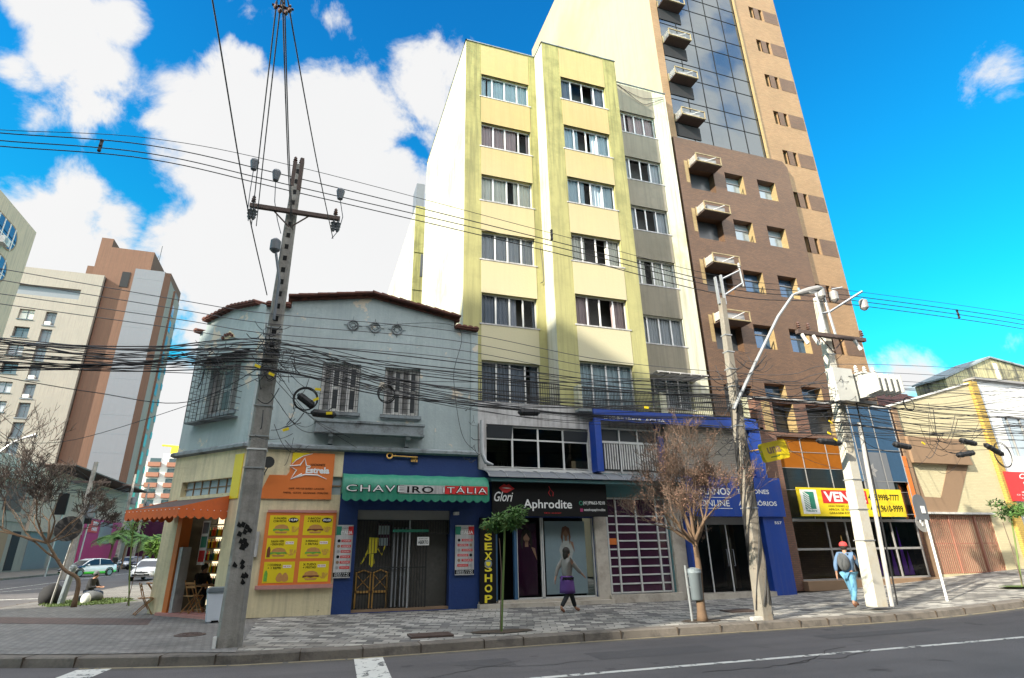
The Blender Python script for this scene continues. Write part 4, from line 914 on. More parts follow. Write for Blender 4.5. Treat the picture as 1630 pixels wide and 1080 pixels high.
mb = MB(); mb.tube([(7.5,Y,3.45),(7.43,Y,3.55),(7.5,Y,3.66),(7.45,Y,3.76)], .012, 4); mb.tube([(7.58,Y,3.45),(7.6,Y,3.56),(7.53,Y,3.64)], .012, 4); mb.build('flame_emblem', K['red'], sg)
mb = MB(); mb.torus((8.58,Y,3.24), .06, .014, 14, 4); mb.build('phone_emblem', K['green'], sg)
mb = MB(); mb.box(8.54,8.64,Y-.004,Y,2.97,3.07); mb.build('camera_emblem', K['magenta'], sg)
# vertical yellow lettered sign
sv = tag((lambda b:(b.box(5.2,5.72,17.98,18.05,.32,2.78), b.build('vertical_sign', K['black']))[1])(MB()), 'tall narrow black sign with yellow letters reading sex shop, right of the blue pier', 'sign')
Y = 17.976
for i, ch_ in enumerate('SEX'): text(sv,ch_,5.35,5.59,2.1-i*.28,2.32-i*.28,Y,K['yellow'],bold=.03)
for i, ch_ in enumerate('SHOP'): text(sv,ch_,5.35,5.59,1.06-i*.29+.14,1.28-i*.29+.14 ,Y,K['yellow'],bold=.03)
text(sv,'555',5.3,5.64,2.42,2.55,Y,K['orangepaint'],bold=.03); text(sv,'Bem Vindo',5.34,5.6,2.64,2.7,Y,K['yellow'])
mb = MB(); mb.lathe((5.465,Y,1.43), [(0,0),(.12,0),(.12,-.008),(0,-.008)], 20, 'y'); mb.build('round_badge', K['paneblue'], sv)
mb = MB(); mb.prism([(5.39,1.48),(5.54,1.48),(5.53,1.4),(5.465,1.35),(5.4,1.4)], Y-.014, Y-.009); mb.build('shield_emblem', K['yellow'], sv)
# white gate with maroon panes
mb = MB(); mb.wall(9.66,12.2,.2,4.3,[(9.72,12.15,.42,3.5)],FY,.18); mb.build('shop_wall', K['teal'], apt)
mb = MB(); mb.box(9.6,12.3,FY-.22,FY+.15,.14,.42); mb.build('gate_step', K['marble'], apt)
g = MB(); y = FY+.04; X0,X1,z0,z1 = 9.74,12.13,.44,3.48
cols = [X0,X0+.3,X0+.36,X0+1.02,X0+1.1,X0+1.82,X0+1.9,X1-.02]
for x in (X0,X0+.36,X0+1.14,X0+1.96,X1-.06): g.box(x,x+.055,y-.02,y+.05,z0,z1)
rows = [z0+(2.85-z0)*i/9 for i in range(10)]
for z in rows: g.box(X0,X1,y,y+.045,z,z+.045)
g.box(X0,X1,y,y+.045,z1-.05,z1)
gt = g.build('gate', K['greymetal'] if 0 else K['alu'], apt)
g = MB(); g.poly(((X0,y+.03,z0),(X1,y+.03,z0),(X1,y+.03,z1),(X0,y+.03,z1))); g.build('pane', K['maroon'], gt)
g = MB(); g.box(X0+.06,X0+.34,y-.004,y+.02,1.95,2.15); g.build('letter_slot', K['orangepaint'], gt)
g = MB(); g.tube([(X0+1.1,y-.06,1.3),(X0+1.1,y-.06,1.75)],.014,6); g.build('handle', K['steel'], gt)
# blue framed first-floor front with white slatted windows and louvres
mb = MB(); mb.box(9.3,16.35,17.62,17.71,6.08,6.5) ; mb.box(9.3,9.54,17.62,18.05,4.3,6.079); mb.box(12.05,12.3,FY-.1,FY-.001,4.35,5.7); mb.box(12.0,12.2,FY-.09,FY-.001,5.9,6.3); mb.box(16.0,16.5,17.711,18.1,4.27,6.4); mb.build('blue_frame', K['blue'], apt)
mb = MB(); mb.box(9.5,17.2,FY+.02,FY+.05,4.3,6.3); mb.build('front_wall', K['slabgrey'], apt)
mb = MB(); 
for i in range(22): x = 9.85+i*.1; mb.box(x,x+.05,FY-.03,FY+.0,4.45,5.35)
mb.build('white_slats', K['oldwhite'], apt)
mb = MB(); mb.box(9.74,12.05,FY-.05,FY+.0,5.36,5.44); mb.box(9.74,12.05,FY-.05,FY+.0,5.86,5.92); [mb.box(x,x+.05,FY-.06,FY+.01,4.36,5.86) for x in (10.45,11.2)]; mb.build('window_frame', K['alu'], apt)
mb = MB(); mb.box(9.74,12.0,FY+.0,FY+.015,5.44,5.86); mb.box(9.8,12.0,FY+.0,FY+.015,4.4,5.36); mb.build('pane', K['panedark'], apt)
mb = MB()
for i in range(26): z = 4.3+i*.072; mb.cbox((14.2,17.95,z),3.7,.05,.055,rx=R(25))
mb.build('louvre', K['slat'], apt)
text(apt,'IMOBILIÁRIA  ÁGUIA',9.7,12.2,6.14,6.26,17.612,K['white'],bold=.02)
# telecom shop: blue fascia, glass doors
ts = thing('telecom_shop_front', (14.7,FY,.2), 'bright blue shop front with two glass doors under the apartment building', 'shop front')
mb = MB(); mb.box(12.72,16.95,17.62,17.9,2.86,4.25); mb.build('fascia', K['blue'], ts)
mb = MB(); mb.box(12.72,12.95,17.75,FY+.1,.25,2.86); mb.box(15.95,16.9,17.72,FY+.2,.22,2.86); mb.build('side_panel', K['blue'], ts)
mb = MB(); mb.box(12.95,15.95,FY+.1,FY+.16,2.6,2.86); mb.build('lintel', K['greymetal'], ts)
mb = MB(); mb.box(12.9,16.0,17.7,FY+.2,.14,.36); mb.build('step', K['marble'], ts)
mb = MB(); mb.box(12.9,16.0,FY+2,FY+2.05,.3,2.9); mb.box(12.9,16,FY+.2,FY+2,.34,.36); mb.box(12.85,12.9,FY+.1,FY+2,.3,2.9); mb.box(16,16.05,FY+.1,FY+2,.3,2.9); mb.build('interior', K['dark'], ts)
for a, b in ((12.97,13.78),(13.82,14.62),(14.66,15.93)):
    mb = MB(); mb.poly(((a,FY+.12,.37),(b,FY+.12,.37),(b,FY+.12,2.6),(a,FY+.12,2.6))); d = mb.build('glass_door', K['glassshop'], ts)
    mb = MB(); mb.box(b,b+.04,FY+.1,FY+.14,.37,2.6); mb.build('edge', K['alu'], d)
for x in (14.5,14.78):
    mb = MB(); mb.tube([(x,FY+.1,1.2),(x,FY+.04,1.2),(x,FY+.04,1.75),(x,FY+.1,1.75)], .014, 6); mb.build('handle', K['steel'], ts)
Y = 17.615
text(ts,'TELEFONES',14.9,16.35,3.66,3.82,Y,K['white'],bold=.02); text(ts,'ACESSÓRIOS',14.9,16.62,3.24,3.44,Y,K['white'],bold=.02); text(ts,'PLANOS',13.3,14.6,3.6,3.85,Y,K['white'],bold=.02)
mb = MB(); 
for z in (3.12,3.5): mb.box(13.1,14.6,Y,Y+.004,z,z+.02)
mb.box(13.1,13.12,Y,Y+.004,3.12,3.5); mb.build('lettering_frame', K['white'], ts)
text(ts,'CLARO ONLINE'.replace('CLARO ',''),13.25,14.5,3.2,3.42,Y,K['white'],bold=.01); text(ts,'557',16.45,16.78,2.6,2.7,17.715,K['white'],bold=.03)
# ---------------------------------------------------------------- office tower
tw_ = thing('office_tower', (19.8,18.6,.3), 'tall tan tiled office tower with reflective glass strip and brown tiled lower block', 'tower')
TZ = 46.1; TY = 19.55; BY = 19.3
rowz = [(33.73-i*2.78) for i in range(-4,10)]
holes = []
for z in rowz: holes += [(23.31,23.65,z-.96,z),(24.03,24.32,z-.96,z)]
mb = MB(); mb.wall(15.87,16.34,21,TZ,[],TY,0); mb.wall(22.12,25.54,6.0,TZ,[h for h in holes if h[2] > 6.2],TY,.4); mb.build('tan_wall', K['tan'], tw_)
mb = MB(); mb.box(15.868,15.87,TY+.001,37.1,.3,TZ-.001); mb.build('side_wall', K['towerside'], tw_)
mb = MB(); mb.box(15.87,25.54,37.0,37.1,.3,TZ); mb.box(25.54,25.56,TY+.001,37.1,.3,TZ-.001); mb.box(15.87,25.54,TY+.45,TY+.5,.3,TZ-.1); mb.box(15.87,25.54,TY+.001,37.1,TZ,TZ+.05); mb.build('rear_wall', K['tan'], tw_)
for z in rowz:
    if z < 7: continue
    w = MB(); w.box(23.31,23.65,TY+.3,TY+.35,z-.96,z); w.box(24.03,24.32,TY+.3,TY+.35,z-.96,z); w = w.build('window', K['panedark'], tw_)
    b = MB(); b.box(23.65,24.03,TY-.012,TY+.05,z-.96,z); b.box(24.40,25.48,TY-.012,TY+.05,z-.96,z); b.build('brown_panel', K['brown'], w)
mb = MB(); mb.box(22.07,22.15,TY-.1,TY+.01,21.6,TZ); mb.build('trim', K['tangold'], tw_)
mb = MB(); mb.box(16.34,22.07,TY+.04,TY+.1,21.4,TZ-.2); mb.build('curtain_wall_glass', K['towerglass'], tw_)
mb = MB(); 
for i in range(6): x = 16.34+i*5.73/5; mb.box(x-.018,x+.018,TY+.02,TY+.06,21.4,TZ-.2)
z = 21.6
while z < TZ: 
    for dz in (0,1.7): mb.box(16.34,22.07,TY+.02,TY+.055,z+dz-.014,z+dz+.014)
    z += 2.78
mb.build('mullion_grid', K['black'], tw_)
wz = [19.9-i*2.82 for i in range(5)]
CA, CB, CD = (18.71,19.88), (20.76,21.94), (16.52,17.99)
hb = []
for z in wz: hb += [(*CA,z-1.16,z),(*CB,z-1.16,z),(*CD,z-1.43,z-.21)]
mb = MB(); mb.wall(15.87,23.07,5.6,21.13,hb,BY,.5)
mb.poly(((15.87,BY,21.13),(23.07,BY,21.13),(22.79,BY,21.5),(15.87,BY,21.5)))
mb.box(23.07,23.072,BY+.001,TY+.3,5.6,21.13); mb.poly(((23.072,BY,21.13),(23.072,TY,21.13),(22.79,TY,21.5),(22.79,BY,21.5))); mb.box(15.869,15.87,BY+.001,TY+.1,.3,21.5)
mb.poly(((15.87,BY,21.5),(22.79,BY,21.5),(22.79,TY,21.5),(15.87,TY,21.5)))
mb.build('brown_wall', K['brown'], tw_)
mb = MB()
for z in wz[:4]: mb.box(16.3,16.5,BY-.003,BY+.05,z-1.1,z+.2)
for z in wz:
    for (a, b) in (CA, CB): mb.box(b-.012,b-.001,BY+.01,BY+.5,z-1.15,z-.01)
mb.build('golden_reveal', K['tangold'], tw_)
for z in wz:
    for i,(a, b) in enumerate((CA, CB)):
        w = MB(); w.box(a,b,BY+.38,BY+.42,z-1.16,z); pn = K['panesky'] if z < 15 else K['paneblue']; w = w.build('window', pn, tw_)
        f = MB(); f.box(a,a+.03,BY+.34,BY+.38,z-1.16,z); f.box(a,b,BY+.34,BY+.38,z-.38,z-.32); f.build('frame', K['greymetal'], w)
    w = MB(); w.box(*CD,BY+.4,BY+.44,z-1.43,z-.21); w = w.build('window', K['panedark'], tw_)
# air conditioner cages
def accage(z, y, x0=16.55, x1=18.08, tall=.5, par=tw_):
    g = MB(); d = .62
    for a in (x0, x1-.05):
        g.box(a,a+.04,y-d,y-d+.04,z-tall,z); g.box(a,a+.05,y-.05,y-.001,z-tall,z)
    for zz in (z-.05, z-tall): g.box(x0,x1,y-d-.001,y-d+.05,zz,zz+.05)
    c = g.build('air_conditioner_cage', K['cagepaint'], par)
    g = MB(); g.box(x0+.02,x1-.02,y-d+.05,y-.003,z-tall-.03,z-tall+.0); g.build('tray', K['rust'], c)
    g = MB()
    for i in range(8): zz = z-tall+.09+i*(tall-.12)/8; g.cbox((x0+.03,y-d/2,zz), .012, d-.1, .04, ry=R(30))
    g.build('side_louvre', K['oldwhite'], c)
    g = MB(); g.box(x0+.25,x1-.25,y-d+.12,y-.1,z-tall+.02,z-.12); g.build('unit', K['greymetal'], c)
    g = MB(); g.tube([(x0+.06,y-d+.02,z-.06),(x1-.06,y-d+.02,z-tall+.06)] if 0 else [(x0+.5,y-d+.02,z-tall+.06),(x1-.3,y-d+.02,z-.06)], .022, 5); g.build('brace', K['oldwhite'], c)
for z in [20.19-i*2.82 for i in range(4)]: accage(z, BY)
for z in [23.0+i*2.78 for i in range(8)]: accage(z+.32, TY+.04, 16.4, 17.87)
for z in [23.0+i*2.78 for i in range(8)]:
    g = MB(); g.box(16.4,17.87,TY+.0,TY+.03,z-1.1,z-.3); g.build('opening', K['dark'], tw_)
# lower floors: deep recessed bays, amber glass, shop glazing
mb = MB(); mb.wall(16.9,24.3,.3,7.5,[(17.66,24.22,.55,6.0),(17.75,18.85,6.15,7.4),(19.5,21.2,6.15,7.4)],18.1,.55); mb.box(16.9,16.902,18.101,19.3,.3,7.5); mb.box(24.298,24.3,18.101,30,.3,7.5); mb.poly(((16.9,18.1,7.5),(24.3,18.1,7.5),(24.3,19.4,7.5),(16.9,19.4,7.5))); mb.build('base_wall', K['brick'], tw_)
mb = MB(); mb.box(17.6,24.28,17.85,18.3,.3,.62); mb.build('plinth', K['brownpaint'], tw_)
y = 18.22
mb = MB(); mb.box(17.7,21.6,y,y+.02,4.75,6.0); mb.build('amber_glazing', K['orangeglass'], tw_)
mb = MB(); mb.box(17.7,24.2,y+.003,y+.02,2.8,4.75); mb.box(21.6,24.2,y,y+.02,4.75,6.0); mb.build('dark_glazing', K['towerglass'], tw_)
mb = MB(); 
for x in (18.9,20.2,21.55,22.9): mb.box(x,x+.03,y-.02,y,2.8,6.0)
for z in (3.9,4.75,5.4): mb.box(17.7,24.2,y-.018,y-.001,z,z+.02)
mb.build('glazing_bar', K['greymetal'], tw_)
mb = MB(); mb.box(17.7,24.2,y-.1,y+.05,2.72,2.82); mb.build('transom', K['greymetal'], tw_)
ww = MB(); ww.poly(((17.7,y,.62),(24.2,y,.62),(24.2,y,2.72),(17.7,y,2.72))); ww = ww.build('shop_window', K['glassshop'], tw_)
mb = MB()
for x in (17.68,19.35,20.3,21.3,22.7,24.12): mb.box(x,x+.06,y-.04,y+.03,.62,2.72)
mb.box(17.7,24.2,y-.035,y+.025,1.68,1.76); mb.box(17.7,24.2,y-.05,y+.03,.6,.68); mb.build('frame', K['greymetal'], ww)
mb = MB(); mb.tube([(19.9,y-.1,1.0),(19.9,y-.1,2.2)],.02,6); mb.build('handle', K['gold'], ww)
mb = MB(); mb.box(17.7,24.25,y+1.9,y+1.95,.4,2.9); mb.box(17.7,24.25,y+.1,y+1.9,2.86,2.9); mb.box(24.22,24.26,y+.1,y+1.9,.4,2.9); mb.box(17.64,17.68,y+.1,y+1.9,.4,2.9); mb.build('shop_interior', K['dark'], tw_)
pb = MB(); 
for x, z0, z1 in ((22.9,.7,1.9),(23.45,.7,2.55),(22.1,.7,1.5),(23.75,.7,1.6)): pb.prism([(x-.14,z0),(x+.14,z0),(x+.02,z1)], y+.35, y+.37)
tag(pb.build('purple_banner', K['purpleneon']), 'pointed purple cloths hanging inside the dark shop window', 'banner')
# brown piers above the base with golden sides (recessed first floor)
mb = MB(); mb.box(16.85,24.35,18.04,18.4,7.5,7.58); mb.build('ledge', K['slabgrey'], tw_)
mb = MB(); mb.box(17.75,18.85,18.6,18.64,6.15,7.4); mb.box(19.5,21.2,18.6,18.64,6.15,7.4); mb.build('bay_window', K['panedark'], tw_)
mb = MB(); mb.box(18.835,18.849,18.11,18.6,6.16,7.39); mb.box(21.185,21.199,18.11,18.6,6.16,7.39); mb.box(17.2,17.6,18.085,18.099,6.15,7.4); mb.build('golden_reveal', K['tangold'], tw_)
# right-hand glass bay up to the second floor
gb = thing('glass_bay', (22.9,18.0,3.0), 'blue and grey reflective glass bay behind the transformer pole', 'glass bay')
mb = MB(); mb.box(21.62,24.05,17.98,18.09,4.3,7.5); mb.build('glass', K['panesky'], gb)
mb = MB(); 
for x in (21.62,22.85,24.02): mb.box(x,x+.03,17.96,17.98,3.0,7.5)
for z in (3.0,4.3,5.6,6.6,7.48): mb.box(21.62,24.05,17.962,17.979,z,z+.02)
mb.build('bar', K['greymetal'], gb)
mb = MB(); mb.box(21.7,23.2,17.97,18.08,3.0,5.5); pa = mb.build('reflection_panel', K['ceramicgrey'], gb)  # reflection in the glass built as flat panel, flower and lettering
mb = MB(); 
for i in range(6):
    a = i*math.pi/3; M = Matrix.Translation((22.15,17.965,4.75)) @ Matrix.Rotation(a,4,'Y'); p = MB(M); p.prism([(.04,0),(.16,.09),(.34,0),(.16,-.09)], -.002, .002)
    o = len(mb.v); mb.v += p.v; mb.f += [tuple(j+o for j in f) for f in p.f]; mb.mi += p.mi; mb.sm += p.sm
mb.build('reflected_flower', K['greymetal'], gb)
text(gb,'CCAPI',22.0,23.1,3.7,3.98,17.962,K['greymetal'])  # letters of the painted reflection
mb = MB(); mb.box(24.05,24.28,17.96,18.09,2.85,5.4); mb.build('orange_edge', K['orangepaint'], gb)
# for-sale banner
bn = tag((lambda b:(b.box(17.82,23.2,17.76,17.8,2.9,3.96), b.build('sale_banner', K['signyellow']))[1])(MB()), 'long yellow for-sale banner reading vende with phone numbers', 'banner'); Y = 17.755
mb = MB(); mb.box(19.0,21.3,Y-.0,Y+.004,3.38,3.88); mb.build('red_band', K['red'], bn)
text(bn,'VENDE',19.1,21.2,3.44,3.82,Y-.005,K['white'],bold=.04)
for i, s in enumerate(('ÁREA CONST. 1.516,87 M²','APROX. 25 VAGAS DE','GARAGEM ROTATIVAS')): text(bn,s,19.2,20.75,3.24-i*.13,3.32-i*.13,Y,K['black'],bold=.01)
text(bn,'41 9.9998-7777',21.35,23.02,3.52,3.76,Y,K['black'],bold=.02); text(bn,'41 9.9610-9999',21.35,23.08,3.08,3.34,Y,K['black'],bold=.02)
mb = MB(); mb.box(17.95,18.75,Y,Y+.004,2.98,3.88); mb.build('white_panel', K['white'], bn)
mb = MB(); mb.box(18.08,18.6,Y-.004,Y,3.16,3.8); lg = mb.build('green_emblem', K['green'], bn)
mb = MB()
for i in range(7): z = 3.78-i*.09; mb.prism([(18.08,z),(18.34,z-.16),(18.34,z-.11),(18.08,z+.04)], Y-.007, Y-.0045)
mb.build('emblem_stripe', K['white'], bn); text(bn,'Paladere',18.1,18.6,3.06,3.14,Y-.003,K['green'],bold=.02)
# ---------------------------------------------------------------- left background
def block(name, label, x0,x1,y0,y1,z0,z1, m, cat='building', faces=None):
    t = thing(name, ((x0+x1)/2,y0,z0), label, cat); mb = MB(); mb.box(x0,x1,y0,y1,z0,z1); mb.build('wall', m, t); return t
# A: beige block with rounded strip windows, facing the side street
A_ = thing('strip_window_block', (-30,50,0), 'beige office block with round-cornered strip windows at the left edge', 'building')
M = frame((-30,30,0),(0,1,0))
mb = MB(M); mb.box(0,33,-.0,14,0,33.2); mb.build('wall', K['beigeconc'], A_)
for k in range(10):
    zt = 31.4-k*3.35; z0 = zt-2.3; 
    def rr_out(a,b,c,d,r): return [(b-r+r*math.cos(t),d-r+r*math.sin(t)) for t in [i*math.pi/10 for i in range(6)]]+[(b-r+r*math.cos(t),c+r+r*math.sin(t)) for t in [-math.pi/2*(1-i/5) for i in range(6)]][::-1]*0+[(a,d),(a,c)]+[(b-r+r*math.cos(t),c+r+r*math.sin(t)) for t in [-math.pi/2+i*math.pi/10 for i in range(6)]]
    f = MB(M); o1 = rr_out(.5,30.2,z0-.15,zt+.15,1.3); f.prism(o1,-.05,-.002); w = f.build('window', K['brownpaint'], A_)
    f = MB(M); f.prism(rr_out(.5,30.0,z0,zt,1.2),-.07,-.052); f.build('pane', K['panesky'], w)
    f = MB(M); 
    for i in range(27): f.box(2+i*1.05,2.1+i*1.05,-.12,-.07,z0,zt)
    f.box(.5,29.9,-.11,-.072,z0+.8,z0+.88); f.build('frame', K['oldwhite'], w)
    for u in ((24.5,17.5) if k%2 else (26.8,22)):
        f = MB(M); f.box(u,u+1.1,-.7,-.1,z0-.35,z0+.35); c = f.build('air_conditioner', K['oldwhite'], A_); f = MB(M); f.lathe((u+.4,-.73,z0), [(0,0),(.28,0),(.28,.03),(0,.03)], 12, 'y'); f.build('fan_grille', K['greymetal'], c)
# B: terracotta, grey and cream tower
D = 113
def bx(px,py): return at(px,py,D)
B_ = thing('striped_tower', (-45,D,0), 'tall tower in cream, terracotta and blue-grey vertical sections', 'building')
xc0 = -62; xc1 = bx(167,437).x; zc = bx(150,437).z
xb1 = bx(243,402).x; xb0 = bx(157,383).x; zb = bx(200,392).z
xg0 = bx(218,428).x; xg1 = bx(265,433).x; zg = bx(240,428).z-.6
wins = []
for k in range(13):
    zt = zc-8.2-k*3.35
    if zt < 6: break
    for u in (-60.5,-56.6,-52.6): wins.append((u,u+2.3,zt-1.9,zt))
    wins.append((-48.6,-46.9,zt-2.7,zt-.1))
slot = (-61.5,-44.3,zc-5.4,zc-3.4)
mb = MB(); mb.wall(xc0,xc1,0,zc,wins+[slot],D,.8); mb.box(xc0,xc1,D+.81,D+14,0,zc); mb.poly(((xc1,D,0),(xc1,D+14,0),(xc1,D+14,zc),(xc1,D,zc))); mb.poly(((xc0,D,zc),(xc1,D,zc),(xc1,D+14,zc),(xc0,D+14,zc))); mb.build('cream_wall', K['creamtower'], B_)
mb = MB(); mb.box(slot[0],slot[1],D+.7,D+.79,slot[2],slot[3]); mb.build('roof_slot', K['ceramicgrey'], B_)
r = random.Random(9)
for (a,b,c,d) in wins:
    tall = d-c > 2.2
    f = MB(); f.box(a,b,D+.6,D+.7,c,d); w = f.build('window', K['ceramicgrey'] if tall else r.choice([CURT[1],CURT[0],CURT[4],K['panedark']]), B_)
    f = MB(); f.box(a,b,D+.5,D+.6,d-.5,d-.42); f.box((a+b)/2-.05,(a+b)/2+.05,D+.5,D+.6,c,d); f.box(a-.1,b+.1,D-.15,D+.1,c-.15,c); f.build('frame', K['panedark'] if not tall else K['ceramicgrey'], w)
    if tall and r.random() < .5: f = MB(); f.box(a+.2,a+1.1,D-.1,D+.5,c+.1,c+.7); f.build('air_conditioner', K['oldwhite'], w)
mb = MB(); mb.box(xb0,xb1,D+1.2,D+16,0,zb); mb.build('terracotta_wall', K['browntower'], B_)
mb = MB(); mb.box(xb0,xb0+2.,D+1.2,D+16,zb,zb+1.8); mb.box(xb1-1.2,xb1+2.4,D+6,D+16,0,zb-2.0); mb.build('roof_box', K['browntower'], B_)
mb = MB(); mb.box(xg0-2.6,xg0-1.2,D+1.1,D+1.25,zg-3.4,zg-.2); mb.build('roof_opening', K['dark'], B_)
mb = MB(); mb.box(xg0,xg1,D-.6,D+12,0,zg); mb.build('grey_wall', K['greytower'], B_)
for k in range(14): mb = MB(); z = zg-2-k*3.3; mb.box(xg0+.05,xg1+.004,D-.62,D-.55,z,z+.06); mb.build('joint_line', K['ceramicgrey'], B_)
# its flank towards the right, with stair windows
mb = MB(); xs = bx(292,468).x
mb.poly(((xg1,D-.6,0),(xg1+.9,D+.6,0),(xg1+.9,D+.6,zg-1),(xg1,D-.6,zg))); mb.build('terracotta_edge', K['browntower'], B_)
mb = MB(); fe = at(288,472,D+13).x; mb.prism([(xg1+.9,D+.6),(fe,D+13),(xg1-1,D+14),(xg1,D+2)], 0, zg-1.2, 'z'); mb.build('flank_wall', K['creamtower'], B_)
M = frame((xg1+.9,D+.6,0),(fe-xg1-.9,12.4,0))
for k in range(13):
    z = zg-6-k*3.3
    if z < 3: break
    f = MB(M); f.box(5.2,8.4,-.05,-.002,z,z+2.3); f.build('window', K['panesky'] if k < 2 else K['panedark'], B_)
    f = MB(M); f.box(11,12.6,-.05,-.002,z-1,z+.2); f.build('window', K['panedark'], B_)
mb = MB(M); mb.box(4.6,5.1,-.3,-.002,0,zg-1.4); mb.build('pilaster', K['browntower'], B_)
mb = MB(); mb.tube([(bx(235,400).x,D+8,zb),(bx(235,400).x,D+8,zb+5)],.06,5); mb.tube([(bx(232,400).x,D+8,zb),(bx(232,400).x,D+8,zb+2.6)],.05,5); mb.build('antenna', K['iron'], B_)
mb = MB(); mb.box(xb0-6,xb0-.1,D+5,D+12,zc,zc+1.8); mb.box(xb0-1.8,xb0-.2,D+3,D+5,zc,zc+3); mb.build('roof_box', K['browntower'], B_)
# C: low shops along the side street
C_ = thing('side_street_shops', (-29,80,0), 'low grey sheet-clad shop building with dark overhanging roof on the side street', 'building')
M = frame((-29,50,0),(0,1,0)); LC = 60
mb = MB(M); mb.box(0,60,0,8,0,5.0); mb.build('lower_wall', K['creamtower'], C_)
mb = MB(M); mb.box(26.5,60,-.3,7,4.2,11.0); mb.build('sheet_cladding', K['sheet'], C_)
for i in range(110): pass
mb = MB(M)
for i in range(84): mb.box(26.5+i*.4,26.56+i*.4,-.34,-.3,4.2,11.0)
mb.build('sheet_rib', K['sheet'], C_)
mb = MB(M); mb.box(0,26.3,-.1,7,5.0,10.8); mb.build('upper_wall', K['creamtower'], C_)
for i in range(4): mb = MB(M); mb.box(2+i*6,6+i*6,-.16,-.1,6,8.6); mb.build('window', K['rust'], C_)
mb = MB(M); mb.box(0,26.3,-.5,7,9.0,11.0); mb.build('sheet_fascia', K['sheet'], C_)
mb = MB(M); mb.prism([(26.5,11.2),(60,11.2),(60,11.35),(26.5,11.35)],-3.2,7,'y'); mb.build('roof_overhang', K['rust'], C_)
for (a,b,m) in ((1,4,'dark'),(5,8,'brownpaint'),(9,13,'dark'),(14.5,18,'dark'),(19.5,23,'brownpaint'),(24,25.8,'dark'),(28,34,'ceramicgrey'),(35,41,'ceramicgrey')):
    mb = MB(M); mb.box(a,b,-.05,-.002,.3,4.1); mb.build('shop_door', K[m], C_)
mb = MB(M); mb.box(43,60,-.36,-.002,.2,6.4); mb.build('magenta_wall', K['magenta'], C_)
mb = MB(M); mb.box(44,48.5,-.45,-.37,4.6,6.2); sb = mb.build('red_sign', K['red'], C_)
text(sb,'TOP',45.9,48.2,5.45,6.05,-.47,K['white'],M=M,bold=.04); text(sb,'PARK',45.9,48.2,4.8,5.3,-.47,K['white'],M=M,bold=.03)
mb = MB(M); mb.box(49.5,55,-.45,-.37,3.2,6.1); mb.build('white_sign', K['paneblue'], C_)
mb = MB(M); mb.box(15,18,-.2,-.06,1.8,3.6); mb.build('picture_sign', K['cream'], C_)
# D: far orange and white balcony tower
D2 = 200
def fx(px,py,Y=D2): return at(px,py,Y)
D_ = thing('far_balcony_tower', (-44,D2,0), 'distant white tower with orange balconies seen at the end of the side street', 'building')
a, b = fx(233,735), fx(292,735); zt = fx(262,722).z
mb = MB(); mb.box(a.x,b.x,D2,D2+15,0,fx(240,735).z); mb.box(fx(258,735).x,b.x+1,D2+.2,D2+15,0,zt); mb.build('wall', K['farwhite'], D_)
for k in range(9):
    z = fx(240,743).z-k*3.1
    for u0,u1 in ((a.x+.8,a.x+4.2),(a.x+6,a.x+9.6)):
        f = MB(); f.box(u0,u1,D2-1.2,D2-.002,z,z+1.3); bb = f.build('balcony', K['farorange'], D_); f = MB(); f.box(u0+.2,u1-.2,D2-.1,D2-.003,z+1.3,z+2.6); f.build('window', K['panedark'], bb)
mb = MB(); c = fx(275,700); mb.cbox((c.x,D2+6,zt+1.5),2,2,3); mb.tube([(c.x-4,D2+6,zt+3.4),(c.x+3,D2+6,zt+3.0)],.3,4); mb.build('roof_crane', K['signyellow'], D_)
block('far_block', 'grey distant block above the parked cars', -60,-36,165,175,0,11,K['brownfab'])
block('far_block', 'maroon low building at the end of the side street', -35.5,-19,128,140,0,7.5,K['maroon'])
block('far_block', 'low shaded block beside the far parked cars', -18,-11,98,120,0,8,K['brownfab'])
# ---------------------------------------------------------------- awnings, signs and fittings of the corner house
def scallop(mb, p, q, zt, zb, n, th=None):
    p = Vector((p[0],p[1],0)); q = Vector((q[0],q[1],0)); top = []; bot = []
    for i in range(n*6+1):
        t = i/(n*6); a = p.lerp(q, t); d = abs(math.sin(math.pi*t*n)); z = zb+(1-d)*.075
        top.append(mb.pt((a.x,a.y,zt))); bot.append(mb.pt((a.x,a.y,z)))
    for i in range(len(top)-1): mb.face((bot[i],bot[i+1],top[i+1],top[i]))
aw = thing('awning', (-3.6,18.6,2.9), 'orange scalloped awning with brown top over the corner snack bar', 'awning')
u0,u1,d = .5,3.09,-1.45
mb = MB(CH); mb.poly(((u0,-.01,3.36),(u1,-.01,3.36),(u1,d,2.98),(u0,d,2.98))); mb.poly(((u0,-.01,3.33),(u1,-.01,3.33),(u1,d,2.95),(u0,d,2.95))); mb.build('top_canvas', K['brownfab'], aw)
mb = MB(CH); mb.poly(((u1+.003,-.01,3.38),(u1+.003,d,3.0),(u1+.003,d,2.93),(u1+.003,-.01,2.93))); mb.poly(((u0-.003,-.01,3.38),(u0-.003,d,3.0),(u0-.003,d,2.93),(u0-.003,-.01,2.93))); mb.build('cheek', K['orange'], aw)
mb = MB(CH); scallop(mb,(u0-.01,d-.01),(u1+.01,d-.01),3.0,2.7,11); scallop(mb,(u1+.012,d-.01),(u1+.012,-.02),2.96,2.7,6); scallop(mb,(u0-.012,-.02),(u0-.012,d),2.96,2.7,6); mb.build('valance', K['orange'], aw)
mb = MB(CH)
for k in range(14): u = u0+(u1-u0)*k/13; mb.ball((u,d-.018,2.94),.012,n=6,m=4)
for k in range(8): mb.ball((u1+.02,d*k/7.2-.04,2.94),.012,n=6,m=4)
mb.build('stud', K['white'], aw)
